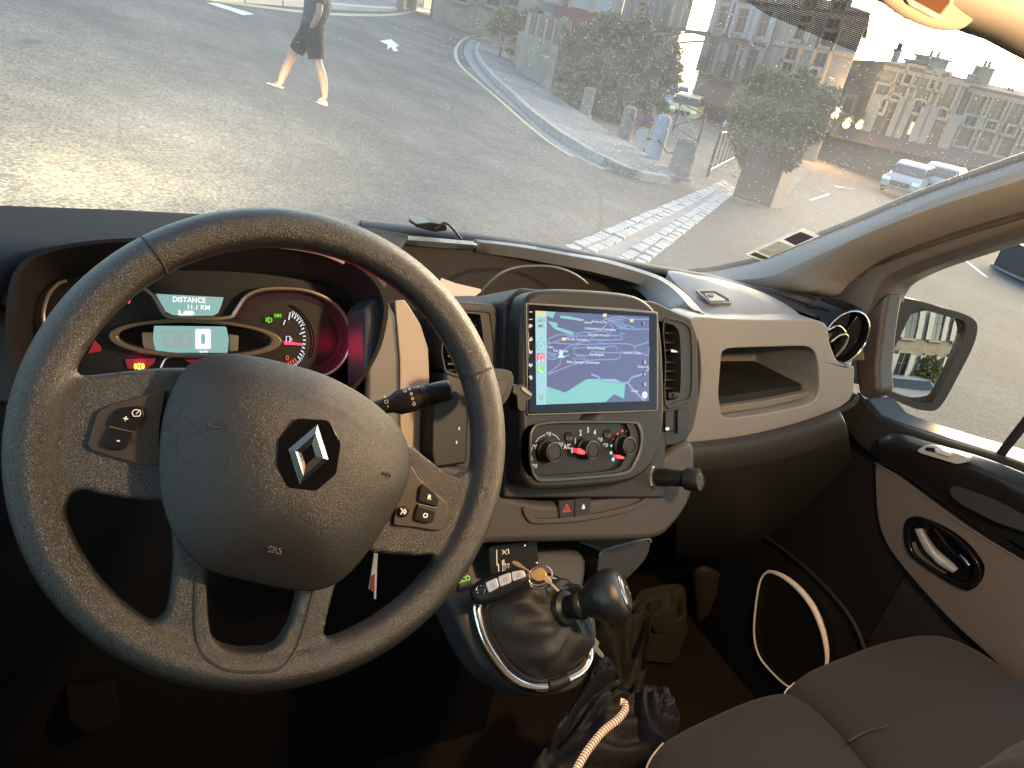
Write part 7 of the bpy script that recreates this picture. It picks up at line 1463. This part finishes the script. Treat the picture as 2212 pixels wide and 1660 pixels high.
# ---------------------------------------------------------------- the walking pedestrian
foot = onG(*z1((1385, 446))[0]); fD_ = (foot-CAM).dot(CF)
PF = Frame(foot, CR, CU); PF2 = Frame(foot, V((CR.x, CR.y, 0)), V((0, 0, 1)))
if PF2.n.dot(CAM-foot) < 0: PF2 = Frame(foot, V((CR.x, CR.y, 0)), V((0, 0, 1)))
def pp_(x, y, h=0): return PF2.P(*z1((x, y))[0], h)
ped = thing('person', 'person in navy T-shirt, black shorts and white sandals striding across the road', 'person', foot)
def skin(name, verts, edges, rads, m_, parent, sub=2):
    rl = root_loc(parent); me = bpy.data.meshes.new(name); me.from_pydata([tuple(V(q)-rl) for q in verts], edges, []); me.materials.append(m_)
    o = bpy.data.objects.new(name, me); col.objects.link(o); o.parent = parent
    md = o.modifiers.new('sk', 'SKIN'); md.use_smooth_shade = True; me.skin_vertices.new() if not me.skin_vertices else None
    for i, r_ in enumerate(rads):
        sv = me.skin_vertices[0].data[i]; sv.radius = r_ if isinstance(r_, tuple) else (r_, r_); sv.use_root = (i == 0)
    md = o.modifiers.new('su', 'SUBSURF'); md.levels = md.render_levels = sub; return o
M_skin = mat('skin', (.27, .178, .14), .55)
hipc = pp_(1352, 128); chest = pp_(1372, 30); neck = pp_(1378, -52); head = pp_(1378, -92); hu = (neck-hipc).length
# body: one skin surface, pelvis -> spine -> neck -> head, legs with feet, arms
pv = [hipc, pp_(1362, 80), chest, pp_(1376, -35), neck, pp_(1377, -78), pp_(1374, -110),
      pp_(1340, 142, -.08), pp_(1268, 225, -.12), pp_(1225, 318, -.16), pp_(1205, 372, -.16), pp_(1165, 368, -.16),
      pp_(1358, 145, .08), pp_(1368, 255, .10), pp_(1398, 350, .08), pp_(1404, 425, .06), pp_(1372, 440, .06),
      pp_(1366, -28, -.18), pp_(1358, 50, -.24), pp_(1325, 112, -.20), pp_(1312, 128, -.20),
      pp_(1384, -28, .18), pp_(1380, 55, .24), pp_(1352, 110, .22), pp_(1340, 124, .22)]
ed = [(0, 1), (1, 2), (2, 3), (3, 4), (4, 5), (5, 6), (0, 7), (7, 8), (8, 9), (9, 10), (10, 11), (0, 12), (12, 13), (13, 14), (14, 15), (15, 16), (3, 17), (17, 18), (18, 19), (19, 20), (3, 21), (21, 22), (22, 23), (23, 24)]
rd = [.13, .125, .14, .10, .055, .085, .07, .095, .062, .056, .036, .03, .095, .064, .060, .036, .03, .06, .042, .033, .028, .06, .042, .033, .028]
skin('body', pv, ed, rd, M_skin, ped)
hh_ = mesh('hair', *lathe_vf(axis_frame(head+V((0, 0, .06)), V((0, 0, 1))), [(.098, -.04), (.105, .02), (.085, .08), (.03, .11)], 18), mat('dark hair', (.03, .022, .018), .7), ped)
def garment(name, tubes, m_):
    b = MB()
    for pts, rr in tubes: b.add(*tube_vf(spl([tuple(p) for p in pts], 3), [q[0] for q in spl([(r_,) for r_ in rr], 3)], 14))
    return b.build(name, m_, ped, angle=80)
garment('t_shirt', [((pp_(1352, 120), pp_(1358, 85), chest, pp_(1375, -20), pp_(1378, -46)), (.150, .148, .165, .150, .07)), ((pp_(1372, -26, -.08), pp_(1366, -24, -.18), pp_(1361, 14, -.23)), (.09, .085, .065)), ((pp_(1380, -26, .08), pp_(1384, -24, .18), pp_(1381, 16, .235)), (.09, .085, .065))], mat('navy shirt cloth', (.030, .036, .050), .85))
garment('shorts', [((pp_(1353, 104), pp_(1352, 125), pp_(1348, 152)), (.150, .158, .13)), ((pp_(1344, 130, -.06), pp_(1320, 168, -.09), pp_(1296, 198, -.105), pp_(1283, 218, -.115)), (.13, .122, .108, .10)), ((pp_(1358, 130, .06), pp_(1360, 175, .08), pp_(1364, 225, .095), pp_(1367, 256, .10)), (.13, .12, .108, .10))], mat('black shorts cloth', (.012, .0115, .011), .85))
for a_, b_, c_ in ((pp_(1222, 382, -.16), pp_(1190, 372, -.16), pp_(1152, 360, -.16)), (pp_(1412, 438, .06), pp_(1385, 446, .06), pp_(1352, 446, .06))):
    s_ = tube('sandal', [a_-V((0, 0, .02)), b_-V((0, 0, .03)), c_-V((0, 0, .02))], [.045, .05, .04], mat('white sandal', (.34, .32, .30), .6), ped, seg=10, flat=.6)
    tube('strap', [a_+V((0, 0, .06)), b_.lerp(a_, .4)+V((.03, 0, .05)), b_+V((0, 0, .05))], .014, mat('brown strap', (.16, .09, .06), .6), s_, seg=6)
